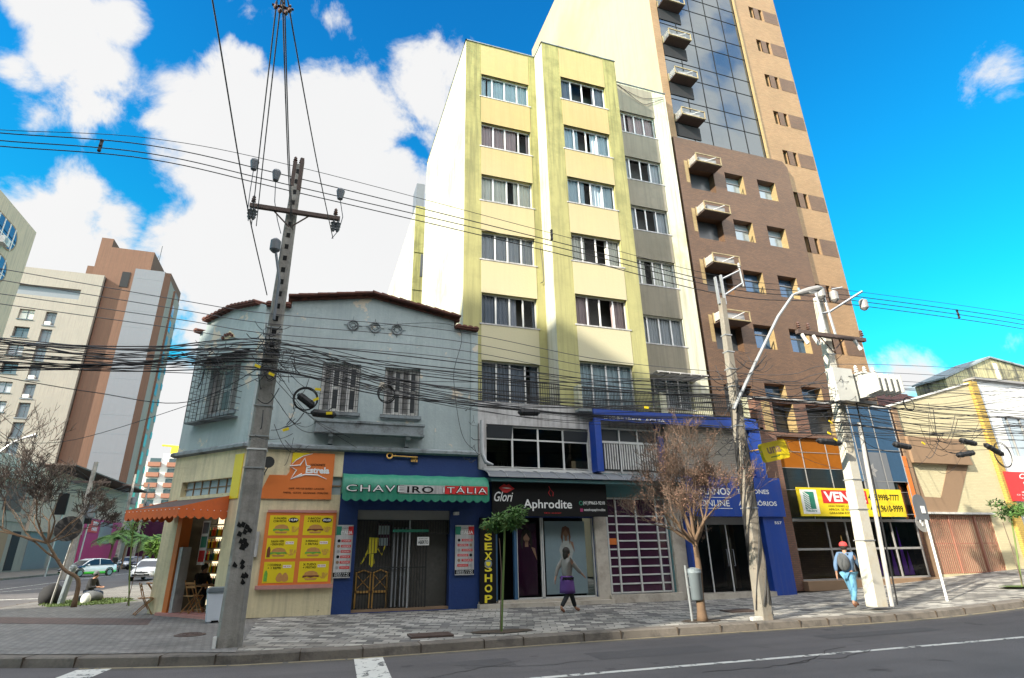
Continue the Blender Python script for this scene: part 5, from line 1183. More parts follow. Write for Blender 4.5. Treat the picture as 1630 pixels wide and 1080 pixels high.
mb = MB(CH); mb.tube([(u0,d+.02,2.94),(u1,d+.02,2.94)],.018,6); mb.tube([(u1-.02,d,2.94),(u1-.02,0,2.94)],.018,6); mb.build('frame', K['steel'], aw)
aw = thing('awning', (3.2,17.5,3.2), 'green scalloped awning with italian colours over the blue locksmith shop', 'awning')
XA, XB, YF = at(545,785,17.25).x, at(779,785,17.25).x, 17.25
prof = [(18.09,4.02),(17.8,4.02),(17.55,3.96),(17.36,3.85),(17.27,3.7),(17.25,3.55),(17.25,3.42)]
n = 24; mb = MB(); mb.smooth = True; rows = []
r = random.Random(4)
for i in range(n+1):
    x = XA+(XB-XA)*i/n; sag = -.018*abs(math.sin(math.pi*i/4)); rows.append([mb.pt((x, y+(.0 if k in (0,) else .012*math.sin(i*1.9)), z+sag*(1 if 0<k<5 else 0))) for k,(y,z) in enumerate(prof)])
for i in range(n):
    for k in range(len(prof)-1): mb.face((rows[i][k],rows[i][k+1],rows[i+1][k+1],rows[i+1][k]))
for e in (XA,XB): mb.face([mb.pt((e,y,z)) for y,z in prof]+[mb.pt((e,18.09,3.42))])
mb.build('canvas', K['green'], aw)
mb = MB(); scallop(mb,(XA,YF-.002),(XB,YF-.002),3.44,3.18,17); mb.build('valance', K['green'], aw)
za, zb = 3.42, 3.66; L_ = XB-XA; y = YF-.02
for nme, a, b, m in (('white_band',.37,.68,K['slabgrey']),('red_band',.68,.985,K['red'])):
    mb = MB(); mb.box(XA+L_*a,XA+L_*b,y,y+.02,za,zb); mb.build(nme, m, aw)
text(aw,'CHAVE',XA+.1,XA+L_*.40,za+.02,zb-.01,y-.006,K['black'],bold=.035,spacing=1.15); text(aw,'CHAVE',XA+.1,XA+L_*.40,za+.035,zb-.025,y-.009,K['white'],bold=-.005,spacing=1.18)
text(aw,'IRO',XA+L_*.42,XA+L_*.60,za+.02,zb-.03,y-.006,K['black'],bold=.02,spacing=1.15)
text(aw,'ITÁLIA',XA+L_*.665,XA+L_*.98,za+.02,zb+.02,y-.006,K['black'],bold=.03,spacing=1.15); text(aw,'ITÁLIA',XA+L_*.668,XA+L_*.978,za+.035,zb+.005,y-.009,K['white'],bold=-.008,spacing=1.17)
# golden key
mb = MB(); y = 18.02
kx = lambda px, py: at(px,py,18.05)
c = kx(620,726); mb.torus((c.x,y,c.z), .085, .026, 18, 6); e = kx(664,735)
mb.tube([(c.x+.1,y,c.z),(e.x,y,c.z-.02)], .022, 6); mb.tube([(c.x+.16,y,c.z),(c.x+.19,y,c.z)], .034, 6)
for dx in (-.2,-.13,-.05): mb.box(e.x+dx,e.x+dx+.055,y-.015,y+.015,c.z-.17 if dx > -.2 else c.z-.17,c.z-.02)
mb.box(e.x-.2,e.x+.005,y-.015,y+.015,c.z-.1,c.z)
tag(mb.build('key_ornament', K['gold']), 'large golden key mounted on the dark blue wall above the green awning', 'key')
# snack bar sign
sn = thing('snack_bar_sign', (-.4,18.05,3.28), 'orange snack bar sign with white star outline beside the speaker', 'sign')
mb = MB(); Y = 18.05; mb.prism([(-.62,4.62),(.6,4.62),(.6,3.28),(-1.45,3.28),(-1.2,3.95),(-.72,3.95),(-.66,4.05)], Y, Y+.03); mb.build('board', K['signorange'], sn)
mb = MB(); mb.prism([(-.62,4.62),(-.1,4.62),(-.3,4.55),(-.5,4.42),(-.62,4.3)], Y-.006, Y-.002); mb.build('yellow_corner', K['signyellow'], sn)
Y -= .008
star = [(-.62,3.88),(-.52,4.15),(-.66,4.2),(-.45,4.25),(-.27,4.5),(-.22,4.22),(-.12,4.2),(-.2,4.14),(-.23,4.16),(-.3,4.36),(-.42,4.2),(-.52,4.18),(-.44,4.12),(-.5,3.96),(-.3,4.06),(-.24,4.02)]
mb = MB(); mb.tube([(x,Y,z) for x,z in ((-.08,4.22),(-.2,4.24),(-.26,4.46),(-.38,4.25),(-.66,4.22),(-.47,4.1),(-.6,3.84),(-.3,4.0))], .022, 4); mb.tube([(x,Y,z) for x,z in ((-.6,3.84),(-.2,3.98),(.15,3.97),(.42,3.86))], [.012,.024,.02,.006], 4); mb.tube([(x,Y,z) for x,z in ((-.62,4.26),(-.5,4.4),(-.32,4.52),(-.05,4.61))], [.006,.014,.014,.008], 4); mb.build('star_emblem', K['white'], sn)
text(sn,'LANCHONETE',-.1,.34,4.24,4.31,Y,K['black'],bold=.02); text(sn,'Estrela',-.2,.48,4.02,4.21,Y,K['white'],bold=.045)
text(sn,'CAFÉ · PÃO DE QUEIJO · LANCHES',-.62,.38,3.54,3.61,Y,K['black'],bold=.02); text(sn,'PASTEL · SUCOS · SALGADOS · PORÇÕES',-.76,.5,3.42,3.49,Y,K['black'],bold=.02)
mb = MB(CH); a = inplane(380,712,CH); mb.box(3.08,3.46,-.03,-.002,3.28,4.55); tag(mb.build('yellow_board', K['signyellow']), 'plain yellow sign board at the corner edge left of the concrete pole', 'sign')
# loudspeaker horn
mb = MB(); p = at(428,737,17.7); mb.lathe((p.x,17.55,p.z), [(.16,0),(.165,.02),(.13,.03),(.1,.12),(.09,.3),(.05,.4)], 16, 'y'); mb.tube([(p.x,17.7,p.z-.1),(p.x-.08,17.7,p.z-.3),(p.x-.1,18.09,p.z-.3)],.018,5)
sp = tag(mb.build('loudspeaker', K['iron']), 'black round horn speaker mounted by the orange snack bar sign', 'speaker')
# menu board
mn = thing('menu_board', (-.15,18.0,.95), 'orange menu board with six yellow burger panels on the cream wall', 'menu board'); Y = 18.03
x0,x1,z0,z1 = -1.13,.8,.98,2.9
mb = MB(); mb.box(x0,x1,Y,Y+.06,z0,z1); mb.build('board', K['signorange'], mn)
mb = MB(); mb.box(x0-.06,x1+.06,Y-.05,Y+.06,z0-.1,z0); mb.box(x0+.02,x1,Y-.02,Y+.06,z1,z1+.07); mb.build('pink_edge', K['pink'], mn)
bun = mat('bun_print', (.5,.24,.07), .5, .2, 20); lett = mat('lettuce_print', (.15,.4,.05), .5, .3, 30); meat = mat('meat_print', (.16,.04,.02), .5, .2, 20); fries = mat('fries_print', (.62,.36,.05), .5, .3, 30)
T = [('X-SALADA','COM FRITAS','14,99'),('X-BACON','+ FRITAS','20,00'),('X-SALADA + REFRI','+ ONION RINGS','R$ 19,99'),('X-FRANGO','+ FRITAS','R$ 20,00'),('1 COXINHA','+ 1 REFRI','R$ 9,99'),('X-TUDO','+ FRITAS','R$ 25,00')]
for k in range(6):
    cx = x0+.1+(k%2)*.93; top = z1-.08-(k//2)*.62; w, h = .81, .54
    mb = MB(); mb.box(cx,cx+w,Y-.004,Y-.0005,top-h,top); pn = mb.build('menu_panel', K['signyellow'], mn); y = Y-.007
    text(pn,T[k][0],cx+.1,cx+.45,top-.11,top-.05,y,K['black'],bold=.02); text(pn,T[k][1],cx+.1,cx+.45,top-.19,top-.13,y,K['black'],bold=.02)
    if k < 2:
        mb = MB(); mb.prism([(cx+.64+.14*math.cos(a), top-.13+.07*math.sin(a)) for a in [i*math.pi/10 for i in range(20)]], y-.002, y+.001); mb.build('price_oval', K['black'], pn)
        text(pn,T[k][2],cx+.53,cx+.75,top-.165,top-.09,y-.005,K['white'],bold=.03)
    else:
        mb = MB(); mb.box(cx+.5,cx+.72,y,y+.003,top-.16,top-.09); mb.build('price_box', K['white'], pn); text(pn,T[k][2],cx+.515,cx+.705,top-.145,top-.105,y-.003,K['red'],bold=.02)
    if k == 4:
        for q in (.44,.58): 
            mb = MB(); mb.prism([(cx+q+.09*math.cos(a)*(1-.35*math.sin(a)), top-.4+.12*math.sin(a)) for a in [i*math.pi/8 for i in range(16)]], y-.002*(q>.5), y+.002); mb.build('fritter_picture', bun, pn)
    else:
        bx = cx+.34
        mb = MB(); mb.prism([(bx-.2,top-.37),(bx-.16,top-.29),(bx-.06,top-.25),(bx+.06,top-.25),(bx+.16,top-.29),(bx+.2,top-.37)], y, y+.003); mb.prism([(bx-.18,top-.44),(bx+.18,top-.44),(bx+.14,top-.49),(bx-.14,top-.49)], y, y+.003); mb.build('bun_picture', bun, pn)
        mb = MB(); mb.prism([(bx-.22,top-.37),(bx+.21,top-.37),(bx+.22,top-.42),(bx+.1,top-.405),(bx,top-.43),(bx-.1,top-.4),(bx-.22,top-.43)], y-.003, y-.001); mb.build('filling_picture', lett if k in (0,2,3) else meat, pn)
        mb = MB(); rr_ = random.Random(k)
        for i in range(13): a = rr_.uniform(-.9,.9); X = cx+.66+rr_.uniform(-.04,.04); Z = top-.46; mb.prism([(X,Z),(X+.02,Z),(X+.02+.17*math.sin(a),Z+.17*math.cos(a)),(X+.17*math.sin(a),Z+.17*math.cos(a))], y-.001*i*.3, y+.001)
        o = mb.build('fries_picture', fries, pn)
    if k in (2,4): mb = MB(); mb.prism([(cx+.03,top-.5),(cx+.12,top-.5),(cx+.12,top-.3),(cx+.09,top-.22),(cx+.06,top-.22),(cx+.03,top-.3)], y-.002, y+.002); mb.build('bottle_picture', meat if k == 2 else lett, pn)
# service panels on either side of the locksmith entrance
for (a, b, lab) in ((.84,1.32,'white service price panel left of the locksmith entrance'),(4.42,5.02,'white service price panel right of the locksmith entrance, on the blue pier')):
    Y = 18.03; ps = tag((lambda q:(q.box(a,b,Y,Y+.02,1.12,2.56), q.build('service_panel', K['slabgrey']))[1])(MB()), lab, 'sign'); w = b-a; y = Y-.003
    mb = MB(); mb.box(a,a+w*.3,y,y+.003,2.28,2.52); mb.build('green_band', K['green'], ps); mb = MB(); mb.box(a+w*.7,b,y,y+.003,2.28,2.52); mb.build('red_band', K['red'], ps)
    text(ps,'ITÁLIA',a+w*.28,a+w*.95,2.3,2.42,y-.003,K['white'],bold=.02); text(ps,'CHAVEIRO',a+w*.32,a+w*.9,2.45,2.49,y-.003,K['black'])
    for i, s in enumerate(('CHAVES','CARIMBOS','FECHADURAS','CONTROLES','TESOURAS','AMOLAÇÃO')):
        z = 2.12-i*.145; off = 0 if (i%2 == 0 or w < .5) else -.22*w
        mb = MB(); mb.box(a+w*.34+off,a+w*.92+off,y,y+.003,z-.035,z+.035); mb.build('red_label', K['red'], ps); text(ps,s,a+w*.4+off,a+w*.86+off,z-.018,z+.018,y-.002,K['white'])
        mb = MB(); xx = a+w*(.2 if off == 0 else .83); mb.lathe((xx,y,z), [(0,0),(.045,0),(.045,.003),(0,.003)], 12, 'y'); mb.build('round_picture', [K['black'],K['brownpaint'],K['greymetal']][i%3], ps)
    mb = MB(); mb.box(a,b,y,y+.003,1.15,1.27); mb.build('phone_band', K['black'], ps); text(ps,'3222-1142',a+.04,b-.04,1.215,1.26,y-.003,K['white']); text(ps,'99222-1142',a+.04,b-.04,1.16,1.2,y-.003,K['white'])
# meter box and small fittings
mb = MB(); mb.box(-1.62,-1.25,18.02,18.09,1.72,2.38); o = tag(mb.build('meter_box', K['slabgrey']), 'grey meter box on the cream wall left of the menu board', 'meter box'); mb = MB(); mb.box(-1.5,-1.34,17.99,18.02,2.1,2.3); mb.build('switch', K['cream'], o)
mb = MB(); mb.box(4.35,4.5,17.9,18.08,2.86,2.95); tag(mb.build('security_camera', K['oldwhite']), 'small white security camera above the right service panel', 'camera')
# ---------------------------------------------------------------- right: yellow brick building with brown gate, white building with red sign
yb = thing('yellow_brick_building', (27,18.1,.6), 'pale yellow brick building with sloping top and brown barred gate', 'building')
mb = MB(); mb.wall(24.32,29.9,.4,7.5,[(24.62,28.62,.7,3.04)],18.12,.3); mb.poly(((24.32,18.12,7.5),(29.9,18.12,7.5),(29.9,18.12,9.1),(24.32,18.12,7.62)))
mb.box(29.898,29.9,18.121,32,.4,9.08); mb.build('wall', K['yellowbrick'], yb)
mb = MB(); mb.prism([(24.3,7.62),(29.92,9.1),(29.92,9.17),(24.3,7.69)], 18.06, 18.5); mb.build('coping', K['oldwhite'], yb)
mb = MB(); mb.box(24.31,24.6,18.02,18.119,.4,7.6); mb.build('brown_strip', K['brownpaint'], yb)
mb = MB(); mb.prism([(24.61,6.28),(27.95,6.28),(28.2,5.15),(24.61,5.15)], 17.9, 18.119); mb.build('brown_beam', K['brownpaint'], yb)
mb = MB(); mb.prism([(26.9,5.14),(28.15,5.14),(26.6,3.12),(24.62,3.12),(24.62,3.75),(25.9,3.72)], 18.10, 18.118); mb.build('brown_field', K['brownpaint'], yb)
mb = MB(); mb.prism([(24.6,3.75),(24.95,3.75),(24.72,5.14),(24.6,5.14)], 18.10, 18.117); mb.build('brown_field', K['brownpaint'], yb)
mb = MB(); mb.box(24.62,28.75,17.98,18.3,3.04,3.12); mb.build('gate_lintel', K['oldwhite'], yb)
g = MB(); n = 34
for i in range(n+1): x = 24.65+(28.6-24.65)*i/n; g.box(x-.022,x+.022,18.14,18.155,.72,3.0)
for z in (.72,1.85,2.95): g.box(24.63,28.62,18.156,18.19,z,z+.04)
g.box(26.0,26.06,18.12,18.2,.72,3.0); g.box(27.55,27.6,18.12,18.2,.72,3.0); g.build('gate', K['gatebrown'], yb)
g = MB(); g.box(24.6,28.65,18.3,18.35,.6,3.1); g.build('gate_backing', K['cream'], yb)
mb = MB(); mb.box(29.88,30.3,17.95,18.3,.6,9.2); mb.build('ochre_pier', K['ochre'], yb)
wb = thing('white_building', (32,18.1,.7), 'bright white building with red sign at the right edge of the street', 'building')
mb = MB(); mb.wall(30.3,42,.5,9.35,[(31.5,33.9,5.7,7.6),(31.2,33.4,.8,3.2),(35,41,1,3.4)],18.13,.2); mb.box(30.3,42,28,28.1,.5,9.3); mb.build('wall', K['white'], wb)
mb = MB(); mb.box(30.25,42,17.95,18.5,9.35,9.45); mb.build('coping', K['greymetal'], wb)
w = MB(); w.box(31.5,33.9,18.25,18.3,5.7,7.6); w = w.build('window', K['paneblue'], wb); f = MB(); [f.box(x,x+.04,18.2,18.25,5.7,7.6) for x in (31.5,32.0,32.9,33.86)]; f.box(31.5,33.9,18.2,18.25,7.2,7.24); f.build('frame', K['greymetal'], w)
mb = MB(); mb.box(31.2,33.4,18.3,18.33,.8,3.2); mb.box(35,41,18.3,18.33,1,3.4); mb.build('shop_opening', K['maroon'], wb)
mb = MB(); mb.box(30.6,41,17.5,18.12,3.25,3.42); mb.build('shop_canopy', K['greymetal'], wb)
a, b = at(1592,755,17.9), at(1608,797,17.9)
rs = tag((lambda q:(q.box(30.05,34.5,17.9,17.95,3.62,4.92), q.build('red_sign', K['red']))[1])(MB()), 'red sign with white lettering on the white building at the right edge', 'sign')
text(rs,'Coca-Cola',30.95,33.2,4.62,4.85,17.89,K['white'],shear=.4,bold=.02); text(rs,'O SABOR DO CENTRO',30.4,33.6,3.86,3.93,17.89,K['white']); text(rs,'LANCHES E BEBIDAS',30.7,33.4,3.72,3.79,17.89,K['white'])
mb = MB(); mb.prism([(30.95,4.0),(31.15,4.25),(31.1,4.45),(31.35,4.55),(31.6,4.5),(31.75,4.3),(32.0,4.2),(31.85,4.0)], 17.888, 17.895); mb.build('white_emblem', K['white'], rs)
mb = MB(); mb.prism([(30.75,4.02),(31.0,3.97),(31.9,3.97),(32.1,4.02),(31.9,4.06),(31.0,4.06)], 17.885, 17.887); mb.build('emblem_base', K['white'], rs)
# houses behind
def roofhouse(name, pts, label, wallm):
    pass
hb_ = thing('tiled_roof_house', (30,27,0), 'old house with brown clay tile roof showing behind the yellow brick building', 'house')
p0 = at(1385,640,22); p1 = at(1475,618,26); p2 = at(1530,622,26); ev = at(1400,655,21)
mb = MB(); mb.box(24.6,39,22,34,.5,8.6); mb.build('wall', K['cream'], hb_)
mb = MB()
zr = 11.6
for (x0, x1, y0, y1) in ((24.2,39.5,21.6,28),):
    for i in range(60):
        u = x0+(x1-x0)*i/60; w = (x1-x0)/60
        mb.tube([(u+w/2,y0,8.7),(u+w/2,y1,zr)], w*.52, 6)
mb.box(24.2,39.5,27.9,28.1,zr,zr+.15); mb.poly(((24.2,28,zr),(39.5,28,zr),(39.5,34.4,8.7),(24.2,34.4,8.7)))
mb.build('roof', K['tile'], hb_)
dy = thing('mouldy_block', (46,34,0), 'mould-stained yellow block with shallow gable behind the white building', 'building')
D = 30; q = [at(1503,598,D), at(1573,571,D), at(1632,588,D)]; zb_ = at(1510,640,D).z-4
mb = MB(); x0, xp, x1 = q[0].x, q[1].x, q[2].x+6
mb.prism([(x0,zb_),(x1,zb_),(x1,q[2].z-.6),(xp,q[1].z),(x0,q[0].z-.3)], D, D+2.5, 'y'); mb.build('wall', K['dirtyyellow'], dy)
mb = MB(); mb.prism([(x0-.2,q[0].z-.3),(xp,q[1].z+.02),(x1,q[2].z-.6),(x1,q[2].z-.45),(xp,q[1].z+.16),(x0-.2,q[0].z-.16)], D-.15, D+2.6, 'y'); mb.build('coping', K['ledge'], dy)
mb = MB(); mb.box(xp-.2+.5,xp+.7,D-.06,D-.003,zb_,q[1].z-.4); mb.build('drain_pipe', K['oldwhite'], dy)
# block behind the yellow apartment building
an = thing('far_yellow_block', (5.8,36,0), 'yellow-fronted block rising behind the left side of the apartment building', 'building')
mb = MB(); z = at(663,293,36).z; mb.box(5.4,6.9,36,58,0,z-2); mb.build('wall', K['ywhite'], an)
mb = MB(); mb.box(5.39,6.9,35.9,35.999,0,z-2); [mb.box(5.38,6.9,35.85,36.0,k*3+1,k*3+1.06) for k in range(8)]; mb.build('front_wall', K['ypier'], an)
mb = MB(); mb.box(5.39,6.0,35.9,37.5,z-2,z); mb.build('grey_tank_wall', K['ceramicgrey'], an)
for k in (4,6.7,7): mb = MB(); mb.box(5.9,6.3,35.86,35.9,k*3,k*3+.9); mb.build('window', K['panedark'], an)
# ---------------------------------------------------------------- poles
def taper_pole(name, base, top, w0, w1, m, label, chamf=.25, slots=True, group=None, cat='utility pole'):
    t = thing(name, base, label, cat, group); b = Vector(base); e = Vector(top); n = 10; mb = MB()
    rings = []
    for i in range(n+1):
        p = b.lerp(e, i/n); w = (w0+(w1-w0)*i/n)/2; c = w*chamf
        rings.append([mb.pt((p.x+x, p.y+y, p.z)) for x, y in ((-w,-w*.8+c),(-w+c,-w*.8),(w-c,-w*.8),(w,-w*.8+c),(w,w*.8-c),(w-c,w*.8),(-w+c,w*.8),(-w,w*.8-c))])
    for i in range(n):
        for j in range(8): mb.face((rings[i][j],rings[i][(j+1)%8],rings[i+1][(j+1)%8],rings[i+1][j]))
    mb.face(rings[0][::-1]); mb.face(rings[-1]); mb.build('shaft', m, t); return t, b, e
def band(par, b, e, f, w0, w1, m=None, h=.03, name='steel_band'):
    p = b.lerp(e, f); w = (w0+(w1-w0)*f)/2+.012; mb = MB(); mb.box(p.x-w,p.x+w,p.y-w*.8-.005,p.y+w*.8+.005,p.z,p.z+h); return mb.build(name, m or K['steel'], par)
P1B, P1T = (-1.2,13.15,.14), (-1.15,13.15,11.3)
p1, b, e = taper_pole('utility_pole', P1B, P1T, .46, .22, K['concrete'], 'tall dark concrete utility pole in front of the corner snack bar')
for f in (.30,.42,.36,.50,.535,.56,.585): band(p1, b, e, f, .46, .22)
mb = MB()      # dark slots up the pole
for i in range(16): z = 6.2+i*.32; p = b.lerp(e,(z-.14)/11.2); w = .46-.24*(z/11.3); mb.box(p.x-w*.16,p.x+w*.16,p.y-w*.4-.006,p.y-w*.4+.01,z,z+.13)
mb.build('slot', K['black'], p1)
# stencilled black paint patches near the foot
r = random.Random(12)
mb = MB()
for i in range(18):
    z = r.choice((1.3,1.62,1.95,2.25,2.3))+r.uniform(-.1,.1); x = r.uniform(-.15,.15); p = b.lerp(e,z/11.3); w = .225-.12*(z/11.3)
    mb.prism([(p.x+x-.05,z),(p.x+x+r.uniform(.0,.06),z-.03),(p.x+x+.05,z+r.uniform(0,.07)),(p.x+x-.02,z+.09)], p.y-w*.8-.012, p.y-w*.8+.002)
mb.build('painted_patch', K['black'], p1)
band(p1, b, e, .335, .46, .22, K['white'], .03)
# top fork and cross arm
mb = MB(); mb.box(-1.29,-1.2,13.05,13.25,10.6,11.36); mb.box(-1.12,-1.03,13.05,13.25,10.5,11.5); mb.build('top_fork', K['rust'], p1)
mb = MB(); mb.box(-2.12,.02,12.9,13.0,9.72,9.82); mb.tube([(-1.6,12.95,9.75),(-1.17,12.98,9.35)],.02,5); mb.tube([(-.7,12.95,9.75),(-1.13,12.98,9.35)],.02,5); mb.build('cross_arm', K['rust'], p1)
def insulator(par, p, s=1, m=None, name='insulator', hang=False):
    sg_ = -1 if hang else 1; mb = MB(); mb.lathe(p, [(.02*s,0),(.02*s,.06*s*sg_),(.06*s,.07*s*sg_),(.03*s,.11*s*sg_),(.055*s,.13*s*sg_),(.03*s,.17*s*sg_),(.045*s,.19*s*sg_),(.02*s,.24*s*sg_)], 10); return mb.build(name, m or K['ceramic'], par)
for x in (-1.1,-1.25): insulator(p1,(x,13.15,11.33),1.0)
for x in (-2.05,-.1): insulator(p1,(x,12.95,9.82),1.0)
for x in (-2.08,-.02,-2.0,-.12): insulator(p1,(x,12.95,9.72),1.4,K['ceramicgrey'],hang=True)
def can(par, c, r_, h, name='surge_can', m=None):
    mb = MB(); mb.lathe(c, [(r_*.4,-h*.1),(r_*.7,0),(r_,h*.12),(r_,h*.85),(r_*.6,h),(r_*.2,h*1.1)], 14); return mb.build(name, m or K['ceramicgrey'], par)
c = at(437,402,13.0); can(p1,(c.x,12.95,c.z),.12,.33)
mb = MB(); c2 = at(445,450,13.0); mb.tube([(c.x+.03,12.95,c.z),(c2.x,12.9,c2.z),(c2.x,12.9,c2.z-1)],.035,6); mb.build('down_pipe', K['ceramicgrey'], p1)
# hanging grey cover bells on the high lines
for i,(px,py) in enumerate(((405,262),(440,279),(542,309))):
    c = at(px,py,13.1); t = thing('line_cover', c, ('grey bell-shaped cover on the high line, leftmost of the three by the dark pole','grey bell-shaped cover on the high line, just left of the dark pole top','grey bell-shaped cover on the high line, right of the dark pole top')[i], 'line cover')
    mb = MB(); mb.lathe(c, [(.05,-.16),(.07,-.16),(.11,.08),(.09,.13),(.04,.15)], 12); mb.build('bell', K['ceramicgrey'], t)
    mb = MB(); q = at((395,447,528)[i],(352,372,380)[i],12.97); d = Vector(c)-Vector((0,0,.14)); mb.tube([d, d.lerp(q,.35)+Vector(((-.02,-.05,.15)[i],0,-.12)), d.lerp(q,.7)+Vector(((-.03,-.03,.12)[i],0,-.1)), q],.01,4); mb.build('tail_wire', K['cablegrey'], t)
# pole 2, wrapped in cables, with street lamp
P2B, P2T = (11.0,12.75,.15), (11.35,12.75,8.9)
p2, b2, e2 = taper_pole('utility_pole', P2B, P2T, .37, .2, K['concretelight'], 'concrete utility pole wrapped in black cables beside the pink budding tree')
mb = MB(); 
for k in range(13):
    ph = r.uniform(0,6); pts = []; z0 = r.uniform(.17,.6); z1 = r.uniform(4,6.5); tw = r.uniform(1.2,3)
    for i in range(26): f = i/25; z = z0+(z1-z0)*f; p = b2.lerp(e2,z/8.9); w = .205-.085*z/8.9+.02; a = ph+tw*f*3; pts.append((p.x+w*math.cos(a),p.y+w*.85*math.sin(a),z))
    mb.tube(pts,.017,4)
mb.build('wrapped_cable', K['cable'], p2)
for f in (.3,.42,.55,.62,.68,.74,.8,.86): band(p2, b2, e2, f, .37, .2)
mb = MB(); tp = Vector(P2T); mb.box(tp.x-.16,tp.x-.11,12.68,12.76,8.7,9.6); mb.box(tp.x+.06,tp.x+.11,12.68,12.76,8.7,9.7)
for a, b_ in (((tp.x+.08,12.72,9.55),(tp.x+.75,12.6,9.9)),((tp.x+.08,12.72,9.0),(tp.x+.75,12.6,9.45)),((tp.x+.75,12.6,9.95),(tp.x+.78,12.6,9.35))): mb.tube([a,b_],.03,5)
mb.build('top_bracket', K['steel'], p2); insulator(p2,(tp.x+.75,12.6,9.95),.9,K['slabgrey'])
lamp = thing('street_lamp', (11.25,12.6,5.2), 'grey curved street lamp arm fixed to the cable-wrapped pole', 'street lamp')
pts = [at(1168,652,12.55),at(1200,583,12.4),at(1238,505,12.2),at(1262,470,12.05),at(1275,464,12.0)]
mb = MB(); mb.tube(pts,[.05,.047,.043,.04,.036],8); mb.build('arm', K['steel'], lamp)
a = at(1268,468,12.0); b_ = at(1308,458,11.9); mb = MB(); v = b_-a
mb.tube([a,a+v*.15,a+v*.5,a+v*.85,b_],[.035,.085,.11,.1,.04],10); mb.build('lamp_head', K['greymetal'], lamp)
mb = MB(); q = a+v*.55; mb.cbox((q.x,q.y,q.z-.085),.3,.14,.03,ry=R(-8)); mb.build('lens', K['lampglass'], lamp); mb = MB(); mb.cyl((a.x+.12,a.y,a.z+.12),.035,.09,8); mb.build('photocell', K['paneblue'], lamp)
# pole 3, whitewashed, with transformer
P3B, P3T = (15.25,13.2,.26), (15.75,13.2,9.7)
p3, b3, e3 = taper_pole('utility_pole', P3B, P3T, .45, .24, K['paintwhitepole'], 'whitewashed concrete utility pole carrying the grey transformer', .15)
for f in (.18,.27,.36,.48,.56,.72,.78,.84): band(p3, b3, e3, f, .45, .24)
mb = MB(); mb.tube([(15.62,13.05,.26),(16.0,13.0,5.4)],.06,8); mb.build('conduit', K['slabgrey'], p3); mb = MB(); mb.tube([(15.72,12.96,.3),(15.9,12.95,3),(16.05,12.95,6.6)],.022,6); mb.build('riser_cable', K['cable'], p3)
mb = MB(); ca = at(1265,531,13.0); cb = at(1372,541,13.0); mb.box(ca.x,cb.x,12.85,12.97,ca.z-.04,ca.z+.08); [mb.tube([(15.6+s*.55,12.9,ca.z),(15.58,12.95,ca.z-.5)],.02,5) for s in (-1,1)]; mb.build('cross_arm', K['rust'], p3)
for x in (ca.x+.1,ca.x+.5,cb.x-.1): insulator(p3,(x,12.9,ca.z+.08),1.2)
for x in (ca.x+.15,ca.x+.6,cb.x-.5): 
    mb = MB(); mb.tube([(x,12.88,ca.z-.05),(x+.08,12.8,ca.z-.4)],[.055,.05],8); mb.tube([(x-.05,12.85,ca.z-.1),(x+.12,12.75,ca.z-.36)],.012,4); mb.build('fuse_cutout', K['oldwhite'], p3)
cc = [at(1303,470,13.0),at(1324,475,13.0),at(1371,488,13.0)]
for q in cc: can(p3,(q.x,12.9,q.z-.15),.13,.36,m=K['greymetal'])
mb = MB(); q0 = at(1318,498,13); q1 = at(1360,470,13); mb.box(0,0.001,0,0.001,0,.001) if 0 else None; mb.tube([(15.5,13.0,9.0),(q0.x,12.95,q0.z),(q1.x,12.7,q1.z)],.04,5); q2 = at(1322,462,13); q3 = at(1345,456,12.7); mb.tube([(q2.x,12.95,q2.z),(q3.x,12.8,q3.z)],.03,5); mb.tube([(15.45,12.95,8.4),(15.42,12.95,9.8)],.04,5); mb.tube([(15.85,12.95,8.2),(15.72,12.95,9.9)],.04,5); mb.build('top_bracket', K['steel'], p3)
tr = thing('transformer', (16.2,12.9,5.7), 'pale grey pole transformer with cooling fins on the whitewashed pole', 'transformer')
ta = at(1352,593,12.6); tb = at(1403,640,12.6); z0 = tb.z+.12; z1 = ta.z-.02
mb = MB(); mb.box(ta.x+.42,tb.x-.3,12.55,13.15,z0,z1); mb.box(ta.x+.38,tb.x-.26,12.5,13.2,z1,z1+.05); mb.build('tank', K['transformer'], tr)
for i in range(5): x = ta.x+.46+i*.24; mb = MB(); mb.prism([(12.1,z0+.1),(12.1,z1-.1),(12.55,z1-.03),(12.55,z0+.05)],x,x+.04,'x'); mb.build('cooling_fin', K['transformer'], tr)
for i in range(4): y = 12.6+i*.15; mb = MB(); mb.box(tb.x-.3,tb.x+.05,y,y+.035,z0+.08,z1-.08); mb.build('cooling_fin', K['transformer'], tr)
for i in range(3): insulator(tr,(ta.x+.55+i*.36,12.8,z1+.05),1.25,K['oldwhite'])
mb = MB(); mb.box(15.35,16.9,12.95,13.35,z0-.1,z0); mb.build('bracket', K['greymetal'], tr)
sb_ = thing('junction_box', (15.1,12.75,5.7), 'white metal box strapped on the left face of the whitewashed pole', 'junction box'); mb = MB(); q = at(1335,590,12.8); mb.box(q.x-.36,q.x+.42,12.7,12.9,q.z-1.0,q.z+.05); mb.build('case', K['transformer'], sb_)
